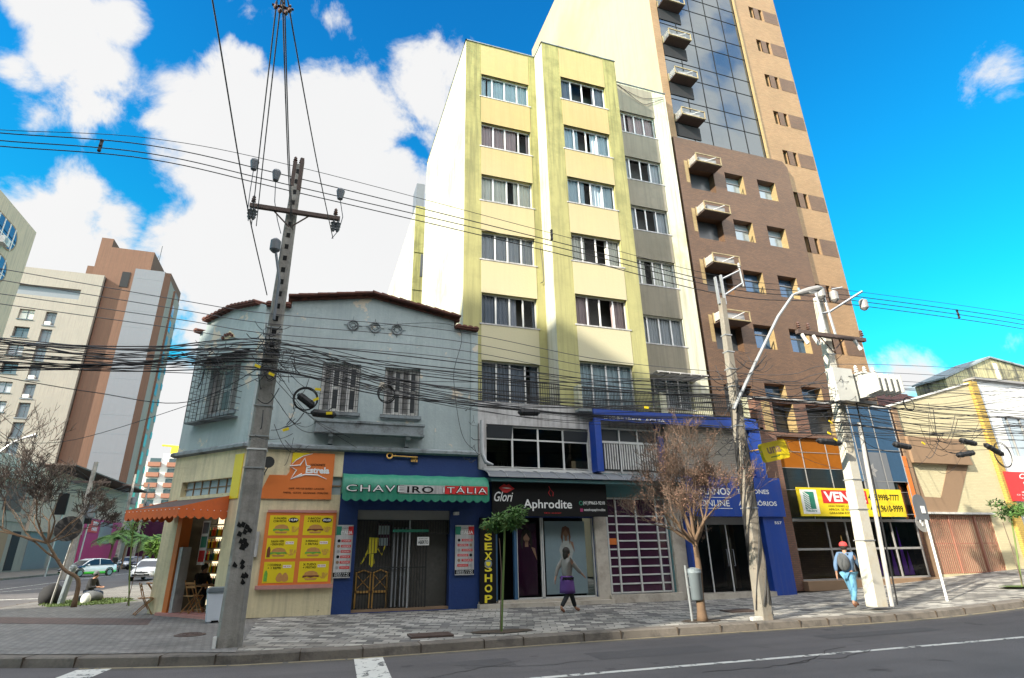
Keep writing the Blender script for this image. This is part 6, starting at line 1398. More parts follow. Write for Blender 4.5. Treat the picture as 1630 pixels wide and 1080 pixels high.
# traffic sign seen from behind
ts_ = thing('traffic_sign', (18.5,13.6,.25), 'grey-backed traffic sign on a thin white post by the kerb', 'traffic sign')
mb = MB(); tp = at(1474,828,13.6); mb.tube([(18.5,13.6,.25),(tp.x,13.6,tp.z)],.035,8); mb.build('post', K['white'], ts_)
c = at(1468,806,13.55); mb = MB(); w = .27
out_ = [(c.x+w*math.cos(a),c.z+.1+w*math.sin(a)) for a in [i*math.pi/10 for i in range(11)]]+[(c.x-w,c.z-.42),(c.x+w,c.z-.42)]; mb.prism(out_,13.62,13.64); mb.build('plate', K['ceramicgrey'], ts_)
c = at(1476,832,13.5); mb = MB(); mb.prism([(c.x+.28*math.cos(a),c.z+.28*math.sin(a)) for a in [i*math.pi/10 for i in range(20)]],13.645,13.66); mb.build('plate', K['greymetal'], ts_)
mb = MB(); [mb.box(c.x+dx,c.x+dx+.06,13.61,13.619,c.z+dz,c.z+dz+.1) for dx,dz in ((-.15,-.02),(-.1,-.1),(.08,-.02),(.12,-.12))]; mb.build('reflection_sticker', K['white'], ts_); mb = MB(); mb.box(c.x+.05,c.x+.2,13.6,13.618,c.z+.28,c.z+.5); mb.build('sticker', K['white'], ts_)
# yellow hanging sign of the telecom shop
us = thing('hanging_sign', (12.7,13.2,4.1), 'small yellow rounded sign reading una hanging beside the cable-wrapped pole', 'sign')
qa = at(1211,718,13.3); qb = at(1252,716,13.3); cx = (qa.x+qb.x)/2; cz = (qa.z+qb.z)/2-.02; w, h = (qb.x-qa.x)/2, .27
M = Matrix.Translation((cx,13.3,cz)) @ Matrix.Rotation(R(-12),4,'Y') 
rd = lambda w,h,k: [(sx*(w-k)+k*math.cos(a),sz*(h-k)+k*math.sin(a)) for sx,sz,a0 in ((1,1,0),(-1,1,math.pi/2),(-1,-1,math.pi),(1,-1,1.5*math.pi)) for a in [a0+i*math.pi/8 for i in range(5)]]
mb = MB(M); mb.prism(rd(w,h,.08),-.06,.06); mb.build('panel', K['signyellow'], us); text(us,'una',-w*.62,w*.45,-.06,.13,-.064,K['brownpaint'],M=M,bold=.03); mb = MB(M); mb.box(-w*.5,w*.2,-.063,-.061,-.17,-.14); mb.build('small_print', K['leaf'], us)
mb = MB(M); mb.tube([(w,0,h*.8),(w+.1,0,h*.8),(w+.12,0,-h*.6)],.015,5); mb.tube([(w,0,h*.3),(w+.6,2.5,h*.6)],.02,5); mb.build('bracket', K['gold'], us)
# ---------------------------------------------------------------- cables
def catmull(P, n=10):
    P = [P[0]*2-P[1]]+P+[P[-1]*2-P[-2]]; out = []
    for i in range(1, len(P)-2):
        a,b,c,d = P[i-1:i+3]
        for k in range(n):
            t = k/n; out.append(.5*((2*b)+(c-a)*t+(2*a-5*b+4*c-d)*t*t+(3*b-a-3*c+d)*t*t*t))
    out.append(P[-2]); return out
def cable(pts, rad, label, group, m=None, name='cable'):
    P = [at(x,y,Y) if not isinstance(x, Vector) else x for (x,y,Y) in pts]; mb = MB(); mb.tube(catmull(P,8), rad, 5); return tag(mb.build(name, m or K['cable']), label, 'cable', group)
HV = 'high lines across the top of the poles'; LV = 'thin service lines between the poles'; TC = 'thick black telephone cables between the poles'; SL='thin sagging telephone wires'
for i,(y0,y1,y2,y3,y4) in enumerate(((207,240,350,440,502),(212,258,362,450,510),(224,272,370,457,517),(233,281,380,468,524))):
    cable([(-60,y0-10,13.1),(0,y0,13.1),(240,(y0+y1)/2-3,13.1),(474,y1+26,13.1),(880,y2+22,13.1),(1160,y3+3,12.8),(1345,y4-40,13.0),(1640,y4+2,13.1),(1800,y4+42,13.1)], .013 if i else .008, 'high black line crossing the whole sky over the poles', HV)
mb = MB()
for px,py in ((160,232),(878,374),(1525,500)):
    mb = MB(); c = at(px,py,13.1); mb.box(c.x-.03,c.x+.03,13.08,13.12,c.z-.16,c.z+.16); [mb.ball((c.x,13.1,c.z+dz),.045,n=8,m=5) for dz in (-.14,0,.14)]
    tag(mb.build('line_spacer', K['cable']), {160:'black spacer clipping the high lines together at the far left',878:'black spacer clipping the high lines in front of the yellow building',1525:'black spacer clipping the high lines at the right against the sky'}[px], 'spacer')
# lines rising over the street towards the viewer
cl = at(450,14,6.2)
for i,(px,py,ex,ey,Y) in enumerate(((400,362,440,8,6.2),(408,360,447,5,6.2),(466,366,453,0,6.2),(530,380,459,6,6.2),(464,364,450,2,6.0))):
    a = at(px,py,12.95); bq = at(ex,ey,Y); mid = a.lerp(bq,.5)-Vector((0,0,.12)); ext = bq+(bq-a)*.5+Vector((0,0,.3)); mb = MB(); mb.tube(catmull([a,mid,bq,ext],8),.011,5); tag(mb.build('cable', K['cablegrey']), 'thin line rising from the dark pole cross arm over the street', 'cable', 'lines rising over the street')
a = at(425,470,12.9); bq = at(338,0,6.2); mb = MB(); mb.tube(catmull([a,a.lerp(bq,.5)-Vector((0,0,.2)),bq,bq+(bq-a)*.4],8),.012,5); tag(mb.build('cable', K['cablegrey']), 'long single wire running up from the dark pole to the top left', 'cable')
ic = thing('insulator_cluster', cl, 'cluster of small insulators where the rising lines meet at the top', 'insulators'); 
for dx,dz in ((-.09,.0),(0,.03),(.09,0),(-.03,-.05),(.05,-.06)): mb = MB(); mb.ball((cl.x+dx,6.2,cl.z+dz),.032,.032,.045,8,6); mb.ball((cl.x+dx,6.2,cl.z+dz+.08),.02,n=6,m=4); mb.build('insulator', K['ceramic'], ic)
mb = MB(); mb.tube([(cl.x-.14,6.2,cl.z+.03),(cl.x+.14,6.2,cl.z+.03)],.018,5); mb.build('bar', K['rust'], ic)
# four thin low-voltage lines
for y0,y1,y2,y3,y4,y5 in ((428,474,500,523,600,585),(446,489,516,538,612,600),(468,505,532,552,624,614),(484,520,546,566,636,628)):
    cable([(-40,y0-6,13),(0,y0,13),(286,y1+4,13),(432,y2,13),(719,y3+4,13),(960,(y3+y4)/2+12,13),(1172,y4-6,12.9),(1260,y4-4,13),(1350,y4-20,13),(1640,y5+6,13)],.009,'thin twisted line strung above the black cable bundle', LV, K['cablegrey'])
r = random.Random(21)
thick = [(545,549,562,586,618),(556,565,580,602,630),(577,576,600,630,650),(583,590,628,650,664),(548,556,574,596,622)]
for y0,y1,y2,y3,y4 in thick:
    cable([(-40,y0-2,12.9),(0,y0,12.9),(200,(y0+y1)/2+5,12.9),(432,y1,12.9),(600,y2,12.9),(800,y3,12.9),(1000,(y3+y4)/2+9,12.9),(1175,y4,12.8),(1250,y4+13,12.9),(1345,y4+10,12.95),(1480,y4+28,13),(1640,y4+38,13)], .014, 'thick black cable in the sagging bundle between the poles', TC)
for k in range(26):
    y0 = r.uniform(536,592); y1 = r.uniform(538,600); s = r.uniform(6,32); y4 = r.uniform(598,690); ye = y4+r.uniform(-40,40)
    y2 = y1+(y4-y1)*.35+s; y3 = y1+(y4-y1)*.7+s; Y = r.uniform(12.75,13.15)
    cable([(-40,y0-3,Y),(0,y0,Y),(210,(y0+y1)/2+s*.5,Y),(432,y1,Y),(650,y2,Y),(900,y3,Y),(1175,y4,Y),(1260,y4+s*.6,Y),(1345,y4+8,Y),(1500,(y4+ye)/2+s*.5+10,Y),(1640,ye+12,Y)], r.choice((.007,.009,.009,.013)), 'thin black wire in the sagging bundle between the poles', SL, r.choice((K['cable'],K['cable'],K['cablegrey'])))
for k in range(12):     # drops into the facades
    x0 = r.choice((432,1172,1172,1340,1340)); y0 = r.uniform(560,680); x1 = x0+r.uniform(80,300)*(1 if x0 < 1300 else -1 if k%2 else .6); y1 = y0+r.uniform(30,130)
    cable([(x0,y0,12.9),((x0+x1)/2,(y0+y1)/2+r.uniform(10,30),15.2),(x1,y1,17.9)],.007,'thin service wire drooping from a pole to the shop fronts','service wires to the fronts')
for (pts,lab) in (([(0,600,12.9),(150,625,12.9),(300,640,12.9),(425,580,12.9)],'lone wire sagging across the striped tower on the left'),([(0,705,20),(120,700,20),(330,635,16),(425,596,13)],'lone wire rising from the left edge to the dark pole'),([(1180,690,12.8),(1100,740,15),(1040,700,17.8)],'wire drooping behind the pink tree'),([(560,520,18.0),(725,520,18.0),(722,600,18),(735,690,18),(760,722,18)],'wire running down the blue-grey house near the drain pipe')):
    cable([(x,y,Y) for x,y,Y in pts], .009, lab, None)
# tangle round the poles
def tangle(px,py,Y,w,h,n,seed,lab):
    r = random.Random(seed); mb = MB()
    for i in range(n):
        x0, y0 = px+r.gauss(0,w*.35), py+r.uniform(-h,h); a = r.uniform(0,6.28); L_ = r.uniform(.4,1.5)*w; x1, y1 = x0+L_*math.cos(a), y0+L_*math.sin(a)*.7; s = r.uniform(.15,.8)*L_; b_ = r.uniform(-.25,.05)
        P = [at(x0+(x1-x0)*t, y0+(y1-y0)*t+s*4*t*(1-t)*.5+r.uniform(-1,1), Y+b_*4*t*(1-t)) for t in (0,.25,.5,.75,1)]
        mb.tube(catmull(P,4), r.choice((.005,.007,.010)), 4)
    tag(mb.build('cable_tangle', K['cable']), lab, 'cables', kind='stuff')
tangle(432,560,12.9,26,42,42,3,'tangle of black wires round the dark concrete pole')
tangle(1176,640,12.5,34,80,70,4,'dense tangle of wires round the cable-wrapped pole')
tangle(1335,640,12.85,22,60,34,5,'tangle of wires on the whitewashed pole under the transformer')
tangle(460,640,12.9,46,60,22,6,'loose curls of wire hanging right of the dark pole')
tangle(350,575,12.9,34,22,14,7,'loose curls of wire left of the dark pole top')
tangle(1480,705,12.9,60,22,16,8,'loose curls of wire in front of the yellow brick wall')
tangle(745,690,17.8,14,50,12,9,'small tangle of wires at the right edge of the blue-grey house')
for (px,py,rr_,n,lab) in ((487,634,19,4,'coil of black cable hanging in front of the blue-grey house, nearer the dark pole'),(616,627,13,3,'coil of black cable hanging before the right shuttered window'),(1597,724,13,2,'small coil of cable by the red sign'),(1447,643,8,2,'small coil of cable on the lines before the cream brick wall')):
    mb = MB(); c = at(px,py,12.85); rad = (at(px+rr_,py,12.85)-c).length
    for k in range(n): mb.torus((c.x+r.uniform(-.02,.02),12.85+k*.015,c.z+r.uniform(-.03,.03)), rad*r.uniform(.93,1.04), .012, 26, 5)
    tag(mb.build('cable_coil', K['cable']), lab, 'cable coil')
for (px,py,L_,a,lab) in ((515,659,36,3,'long black splice box below the left cable coil'),(842,657,30,-3,'black splice case hanging above the office windows'),(487,638,30,35,'black splice case slanting through the left cable coil'),(1320,704,34,3,'black splice case hanging over the amber glazing'),(1436,710,24,6,'black splice case right of the whitewashed pole'),(1541,704,22,8,'short black splice case before the yellow brick wall'),(1537,723,26,-8,'lower black splice case before the yellow brick wall'),(1582,716,24,24,'black splice case nearest the red sign')):
    c = at(px,py,12.8); l = (at(px+L_/2,py,12.8)-c).length; M = Matrix.Translation(c) @ Matrix.Rotation(R(a),4,'Y'); mb = MB(M); mb.tube([(-l*1.15,0,0),(-l,0,0),(-l*.9,0,0),(l*.9,0,0),(l,0,0),(l*1.15,0,0)],[.03,.05,.085,.085,.05,.03],10); [mb.torus((x,0,0),.088,.008,12,4,'x') for x in (-l*.5,l*.5)]
    tag(mb.build('splice_case', K['cable']), lab, 'splice case')
for i,(px,py) in enumerate(((410,583),(432,596),(506,620),(503,636),(455,684),(524,658),(1029,649),(1171,652),(1320,690),(1330,700),(1322,672),(1470,706))):
    mb = MB(); c = at(px,py,12.7); mb.cbox(c,.13,.01,.06,ry=r.uniform(-.6,.6)); tag(mb.build('cable_tag', K['signyellow']), 'small yellow plastic tag clipped on the street cables', 'tag', 'yellow tags on the cables')
# ---------------------------------------------------------------- trees
def rot_about(v, ax, a): return Matrix.Rotation(a, 3, ax) @ v
def grow(out, tips, p, d, L_, rad, depth, r, spread=.6, up=.1, shrink=.78, kids=(2,3), minr=.006):
    q = p; pts = [q.copy()]; dd = d.copy(); rads = [rad]
    for i in range(3):
        dd = (dd+Vector((r.uniform(-.16,.16),r.uniform(-.16,.16),r.uniform(-.1,.16)+up*.3))).normalized(); q = q+dd*L_/3; pts.append(q.copy()); rads.append(rad*(1-.12*(i+1)))
    out.append((pts, rads, depth))
    if depth == 0: tips.append((q, dd)); return
    for k in range(r.randint(*kids)):
        ax = dd.orthogonal().normalized(); ax = rot_about(ax, dd, r.uniform(0,6.28)); nd = rot_about(dd, ax, r.uniform(.35,1)*spread); nd = (nd+Vector((0,0,up))).normalized()
        s = pts[-1] if k < 2 else pts[-2]
        grow(out, tips, s, nd, L_*shrink*r.uniform(.8,1.15), max(minr, rads[-1]*r.uniform(.6,.8)), depth-1, r, spread, up, shrink, kids, minr)
def tree(name, label, base, trunkpts, trunkr, starts, depth, L_, seed, mats, spread=.7, up=.1, shrink=.78, kids=(2,3), minr=.006, buds=0, budsize=.03, leafm=None, trunk_n=9, clip=None):
    r = random.Random(seed); t = thing(name, base, label, 'tree'); mb = MB(); P = catmull([Vector(p) for p in trunkpts],5)
    rs = [trunkr*(1-.5*i/(len(P)-1))*(1+.25*max(0,1-i/2)) for i in range(len(P))]; mb.smooth = True; mb.tube(P, rs, trunk_n)
    segs = []; tips = []
    for (p, d, l, rad) in starts: grow(segs, tips, Vector(p), Vector(d).normalized(), l, rad, depth, r, spread, up, shrink, kids, minr)
    br = MB()
    for pts, rads, dp in segs:
        if dp >= depth-1: mb.tube(pts, rads, 6, caps=False)
        else: br.tube(pts, rads, 3 if dp < 3 else 4, caps=False)
    mb.build('trunk', mats[0], t); br.build('crown', mats[1], t)
    if buds:
        b = MB()
        for pts, rads, dp in segs:
            if dp > 2: continue
            for k in range(buds):
                c = pts[r.randint(0,3)]+Vector((r.gauss(0,.035),r.gauss(0,.035),r.gauss(0,.035))); s = budsize*r.uniform(.5,1.4); a = Vector((r.gauss(0,1),r.gauss(0,1),r.gauss(0,1))).normalized(); e_ = a.orthogonal().normalized()
                b.poly((c-a*s, c+e_*s*.45, c+a*s, c-e_*s*.45))
        b.build('foliage', leafm, t)
    return t
B2 = Vector((9.42,13.05,.15))
fork = at(1106,865,13.05)
tree('budding_tree', 'small bare tree with pinkish buds on a pale trunk behind the grey bin', B2, [B2,(9.44,13.05,.8),at(1112,905,13.05),fork], .115,
     [(fork,(-1.1,0,.75),.62,.065),(fork,(-.35,.3,1),.72,.07),(fork,(.85,-.2,.8),.62,.06),(fork,(.15,-.6,.9),.62,.05),(fork,(-.7,.7,.6),.6,.05),(fork,(.45,.6,.9),.66,.05),(fork,(0,0,1),.75,.055),(fork,(.7,.3,.75),.6,.045),(fork,(-1.1,-.4,.5),.62,.045)], 7, .62, 5, (K['bark'],K['twigbark']), .72, .12, .80, (2,3), .0045, 1, .018, K['twig'])
gb_ = onz(117,967,.16)
t1 = [gb_, (gb_.x-.05,gb_.y,1.0), at(100,905,gb_.y), at(76,865,gb_.y)]
f1 = Vector(t1[-1]); f0 = at(95,893,gb_.y)
tree('leaning_tree', 'bare leaning tree with dark twigs on the corner beside the bundles', gb_, t1, .078,
     [(f1,(-1,.0,.35),1.5,.045),(f1,(-.2,.3,1),.8,.045),(f1,(.35,-.3,1),.75,.04),(f0,(-1.,.2,.4),1.6,.035),(f1,(.8,.5,.6),.75,.035),(f1,(-.6,-.4,.9),.95,.035),(f1,(.9,0,.25),.75,.03),(f1,(-.5,.3,.4),1.0,.035)], 7, .8, 8, (K['bark'],K['darktwig']), .75, .06, .76, (2,3), .009)
# saplings with leafy heads
def leafy(mb, c, rx, rz, n, size, r, stems=None):
    for i in range(n):
        a = Vector((r.gauss(0,1),r.gauss(0,1),r.gauss(0,1))).normalized()*r.random()**.45; p = Vector(c)+Vector((a.x*rx,a.y*rx,a.z*rz)); s = size*r.uniform(.6,1.3)
        d = Vector((a.x+r.gauss(0,.4),a.y+r.gauss(0,.4),-.35+r.gauss(0,.35))).normalized(); e_ = d.cross(Vector((0,0,1))).normalized(); nrm = d.cross(e_)*.15*s
        mb.poly((p, p+d*s*.5+e_*s*.22+nrm, p+d*s, p+d*s*.5-e_*s*.22+nrm))
def sapling(base, mid, top, cr, label, seed, m=K['leaf'], n=900, size=.11, stake=True):
    r = random.Random(seed); t = thing('sapling', base, label, 'tree'); mb = MB(); mb.tube(catmull([Vector(base),Vector(mid),Vector(top)],6),[.03]*13 if 0 else .024,7)
    T_ = Vector(top)
    for k in range(9): a = k*.7+r.random(); e_ = T_+Vector((math.cos(a)*cr*.7,math.sin(a)*cr*.7,r.uniform(-.1,cr*.5))); mb.tube([T_-Vector((0,0,.15)),T_.lerp(e_,.5)+Vector((0,0,.08)),e_],[.014,.01,.005],4,caps=False)
    mb.build('trunk', K['stemgreen'], t); b = MB()
    for k in range(7):
        c = T_+Vector((r.uniform(-.6,.6)*cr,r.uniform(-.6,.6)*cr,r.uniform(-.25,.5)*cr)); leafy(b, c, cr*.5, cr*.3, n//7, size, r)
    b.build('crown', m, t)
    if stake: s_ = MB(); s_.tube([(base[0]-.05,base[1]-.05,base[2]),(base[0]+.0,base[1]-.05,base[2]+1.2),(base[0]-.04,base[1]-.05,Vector(top).z-.35)],.012,5); s_.build('stake', K['twigbark'], t)
sapling((4.28,13.1,.16), at(801,920,13.1), at(804,832,13.1), .5, 'slender young tree with green leafy head in front of the vertical sign', 3, K['leaf'], 1100, .11)
sapling((22.9,14.2,gz(22.9)+.18), at(1617,870,14.2), at(1608,815,14.2), .62, 'young tree with small round leafy head beneath the red sign', 4, K['leaf'], 900, .12)
q = onz(205,965,.16)
sapling(q, at(207,900,q.y), at(212,840,q.y), .5, 'thin staked sapling on the corner beside the folding chairs', 6, K['leaf'], 160, .12)
def palm(base, h, n, L_, seed, label):
    r = random.Random(seed); t = thing('palm', base, label, 'tree'); b = Vector(base); mb = MB(); mb.tube([b, b+Vector((.1,0,h))],[.14,.1],8); mb.build('trunk', K['bark'], t); f = MB(); tp = b+Vector((.1,0,h))
    for k in range(n):
        a = k*2.4; el = r.uniform(.2,1.1); P = [tp+Vector((math.cos(a)*L_*s*math.cos(el*.6), math.sin(a)*L_*s*math.cos(el*.6), L_*(s*math.sin(el)-s*s*.75))) for s in (0,.25,.5,.75,1)]
        for i in range(4):
            for j in range(5):
                p = P[i].lerp(P[i+1],j/5); d = (P[i+1]-P[i]).normalized(); sd = d.cross(Vector((0,0,1))).normalized()
                for sg in (-1,1): f.poly((p, p+d*.12, p+sd*sg*L_*.28+d*.3-Vector((0,0,.18))))
    f.build('crown', K['leaf'], t)
for i,(px,py,Y,h,lab) in enumerate(((170,905,75,3.2,'feathery palm in front of the magenta wall'),(192,906,80,3.8,'second feathery palm, right of the one by the magenta wall'),(224,905,70,3.,'feathery palm standing above the white car'))):
    q = at(px,py,Y); palm((q.x,Y,.15),h,14,2.1,i,lab)
q = at(250,900,45); sap_ = q
b = MB(); r_ = random.Random(8); c = at(250,868,40); leafy(b,(c.x,40,c.z),.6,.5,240,.35,r_); tag(b.build('bush', K['leaflight']), 'bright green shrub peeping out beside the snack bar pillar', 'shrub')
# ---------------------------------------------------------------- vehicles
def car(name, label, cat, loc, rz, body, lower=None, bonnet=None, scale=1, sedan=True, lights=True):
    t = thing(name, loc, label, cat, None, rz); ORG[t.name] = Vector((0,0,0))     # parts are built in the car's own frame, nose towards +x
    L_, Wd = 4.2, .86
    st = [(-2.1,.42,.62,.80),(-2.02,.30,.92,.90),(-1.6,.24,.98,.96),(-.9,.22,.96,1.0),(0,.22,.94,1.0),(.9,.22,.92,1.0),(1.5,.24,.84,.97),(1.95,.28,.70,.88),(2.12,.36,.56,.76)]
    def hull(m_, z0f, z1f, name, k0=0, k1=None, grow_=0):
        mb = MB(); mb.smooth = True; rings = []
        for (x,zb,zt,w) in st[k0:k1]:
            a = zb+(zt-zb)*z0f; b_ = zb+(zt-zb)*z1f; w = w*Wd+grow_
            rings.append([mb.pt(p) for p in ((x,-w*.93,a),(x,-w,a+(b_-a)*.35),(x,-w*.97,a+(b_-a)*.75),(x,-w*.86,b_),(x,0,b_+.035),(x,w*.86,b_),(x,w*.97,a+(b_-a)*.75),(x,w,a+(b_-a)*.35),(x,w*.93,a))])
        for i in range(len(rings)-1):
            for j in range(8): mb.face((rings[i][j],rings[i+1][j],rings[i+1][j+1],rings[i][j+1]))
            mb.face((rings[i][8],rings[i+1][8],rings[i+1][0],rings[i][0]))
        mb.face(rings[0]); mb.face(rings[-1][::-1]); return mb.build(name, m_, t)
    hull(body,0,1,'body')
    if lower: hull(lower,-.02,.36,'lower_trim',0,None,.012)
    if bonnet: hull(bonnet,.7,1.03,'bonnet',5,None,.006)
    rear = -1.75 if sedan else -1.95
    cab = [(rear,.93,.93,.80),(rear+.42,.94,1.36,.70),(-.5,.93,1.46,.68),(.15,.92,1.43,.68),(.55,.91,1.3,.72),(1.12,.88,.9,.80)]
    mb = MB(); mb.smooth = False; g = MB(); rings = []
    for (x,zb,zt,w) in cab: rings.append(((x,-.82*Wd/.86,zb),(x,-w,zt-.04 if zt > 1 else zt),(x,-w*.85,zt),(x,w*.85,zt),(x,w,zt-.04 if zt > 1 else zt),(x,.82*Wd/.86,zb)))
    for i in range(len(rings)-1):
        a, b_ = rings[i], rings[i+1]
        for j in range(5):
            tgt = mb if (j == 2 and 1 <= i <= 3) or j in (1,3) else g
            tgt.poly((a[j],b_[j],b_[j+1],a[j+1]))
    mb.build('roof', body, t); w_ = g.build('window', K['carglass'], t)
    f = MB(); 
    for x in (-.35,): 
        for s in (-1,1): f.tube([(x,s*.83,.92),(x,s*.69,1.42)],.03,5)
    f.build('door_pillar', body, t)
    for x in (-1.32,1.3):
        for s in (-1,1):
            wb_ = MB(); wb_.lathe((x,s*.80-.1,.31), [(.2,0),(.3,.01),(.31,.05),(.31,.15),(.3,.19),(.2,.2)], 20, 'y'); wh = wb_.build('wheel', K['tyre'], t)
            q = MB(); q.lathe((x,s*.80+(-.115 if s < 0 else .1),.31), [(0,0),(.2,0),(.21,.015),(0,.015)], 14, 'y'); q.build('rim', K['rim'], wh)
            q = MB(); q.torus((x,s*.855,.33),.36,.03,16,5,'y',-.15,math.pi+.15); q.build('wheel_arch', K['black'], t)
    for s in (-1,1):
        q = MB(); q.ball((1.93,s*.62,.62),.14,.17,.075); q.build('headlight', K['lampglass'], t)
        q = MB(); q.ball((.75,s*.98,.95),.09,.1,.07); q.build('mirror', body, t)
        q = MB(); q.ball((-2.05,s*.62,.72),.08,.15,.09); q.build('tail_light', K['red'], t)
    q = MB(); q.box(2.0,2.135,-.55,.55,.36,.46); q.box(2.0,2.14,-.42,.42,.55,.62); q.build('grille', K['black'], t)
    q = MB(); q.box(2.13,2.16,-.22,.22,.42,.53); q.build('number_plate', K['slabgrey'], t)
    q = MB(); q.ball((2.1,0,.62),.03,.06,.06,10,6); q.build('round_emblem', K['rim'], t)
    return t
def gp(px,py): return onz(px,py,.0)
c = at(227,925,46.5); q = onz(226,925.5,0)
wc = car('hatchback', 'white hatchback parked on the side street facing the viewer', 'car', (q.x,q.y+2,0), R(-100+6), K['carwhite'], None, None, 1, False)
q = onz(138,918,0); tx = car('taxi', 'white, dark blue and green saloon car driving on the side street', 'car', (q.x,q.y,0), R(-128), K['carwhite'], K['cargreen'], K['carblue'])
q = at(205,900,88); sc = car('parked_car', 'silver car parked far up the side street behind the motorcycles', 'car', (q.x,88,0), R(-100), K['carsilver'])
q = at(222,900,84); dc = car('parked_car', 'dark car parked far up the side street behind the white hatchback', 'car', (q.x,84,0), R(-95), K['carblue'])
q = at(2,914,60)
def motorcycle(loc, rz, label, m):
    t = thing('motorcycle', loc, label, 'motorcycle', 'motorcycles parked on the side street', rz); ORG[t.name] = Vector((0,0,0))
    for x in (-.62,.66):
        b = MB(); b.torus((x,0,.31),.27,.055,18,6,'y'); w = b.build('wheel', K['tyre'], t); b = MB(); [b.tube([(x,0,.31),(x+.24*math.cos(a),0,.31+.24*math.sin(a))],.01,4) for a in [i*math.pi/4 for i in range(8)]]; b.build('spoke', K['rim'], w)
    b = MB(); b.tube([(.66,0,.31),(.5,0,.7),(.42,0,1.02)],.035,6); b.tube([(.42,-.33,1.05),(.42,.33,1.05)],.02,5); b.tube([(-.62,0,.31),(-.2,0,.35),(.3,0,.4),(.45,0,.85)],.03,6); b.build('frame', K['iron'], t)
    b = MB(); b.smooth = True; b.tube([(.4,0,.85),(.2,0,.9),(-.05,0,.78)],[.08,.15,.1],10); b.build('tank', m, t); b = MB(); b.tube([(-.0,0,.8),(-.4,0,.8),(-.8,0,.88)],[.09,.12,.07],8); b.build('seat', K['black'], t)
    b = MB(); b.box(-.12,.22,-.14,.14,.32,.62); b.build('engine', K['greymetal'], t); b = MB(); b.ball((.56,0,.92),.09); b.build('headlight', K['lampglass'], t)
    return t
for i,(px,col) in enumerate(((166,'black'),(174,'red'),(181,'black'),(188,'steelblue'))):
    q = onz(px,911,0); motorcycle((q.x,q.y,0), R(-75), ('black motorcycle at the left end of the parked row','red motorcycle, second in the parked row','black motorcycle, third in the parked row','blue motorcycle at the right end of the parked row')[i], K[col])
# ---------------------------------------------------------------- people
def skin(name, chains, m, parent, sub=2, root=None):
    """chains: list of [(x,y,z,r), ...]; joints given twice are welded, the surface is grown with a skin modifier"""
    vs = []; key = {}; es = set(); rs = []
    for ch in chains:
        prev = None
        for (x,y,z,r) in ch:
            k = (round(x,4),round(y,4),round(z,4))
            if k not in key: key[k] = len(vs); vs.append(Vector((x,y,z))); rs.append(r)
            i = key[k]
            if prev is not None and prev != i: es.add((prev,i))
            prev = i
    me = bpy.data.meshes.new(name); me.from_pydata(vs, list(es), []); o = bpy.data.objects.new(name, me); C.objects.link(o)
    md = o.modifiers.new('s','SKIN'); me.skin_vertices[0].data[0].use_root = True
    for i, r in enumerate(rs): me.skin_vertices[0].data[i].radius = r if isinstance(r, tuple) else (r, r)
    ss = o.modifiers.new('u','SUBSURF'); ss.levels = sub; ss.render_levels = sub
    new = bpy.data.meshes.new_from_object(o.evaluated_get(bpy.context.evaluated_depsgraph_get())); bpy.data.objects.remove(o)
    new.materials.clear(); new.materials.append(m); new.polygons.foreach_set('use_smooth',[True]*len(new.polygons)); o = bpy.data.objects.new(name, new); C.objects.link(o); o.parent = parent; ORG[o.name] = Vector((0,0,0)); return o
def head(t, c, face, hairm, cap=None, yaw=0, long=False):
    M = Matrix.Translation(c) @ Matrix.Rotation(yaw,4,'Z')
    if cap:
        b = MB(M); b.smooth = True; b.lathe((0,0,.02), [(.108,0),(.112,.03),(.098,.09),(.055,.125),(0,.135)], 16); b.prism([(.07,-.06),(.19,-.04),(.19,.04),(.07,.06)],.02,.035,'z'); b.build('cap', cap, t)
    b = MB(M); b.smooth = True; b.ball((-.018,0,.01),.098,.092,.1,14,9) if cap else b.ball((-.026,0,.034),.112,.104,.118,16,10)
    if long: b.ball((-.06,0,-.07),.075,.1,.15,12,8)
    b.build('hair', hairm, t)
    b = MB(M); [b.ball((.082,s*.034,.002),.012,.014,.009,8,5) for s in (-1,1)]; b.build('eye', K['black'], t)
    b = MB(M); b.ball((.086,0,-.062),.012,.026,.007,8,5); b.build('mouth', K['pink'], t)
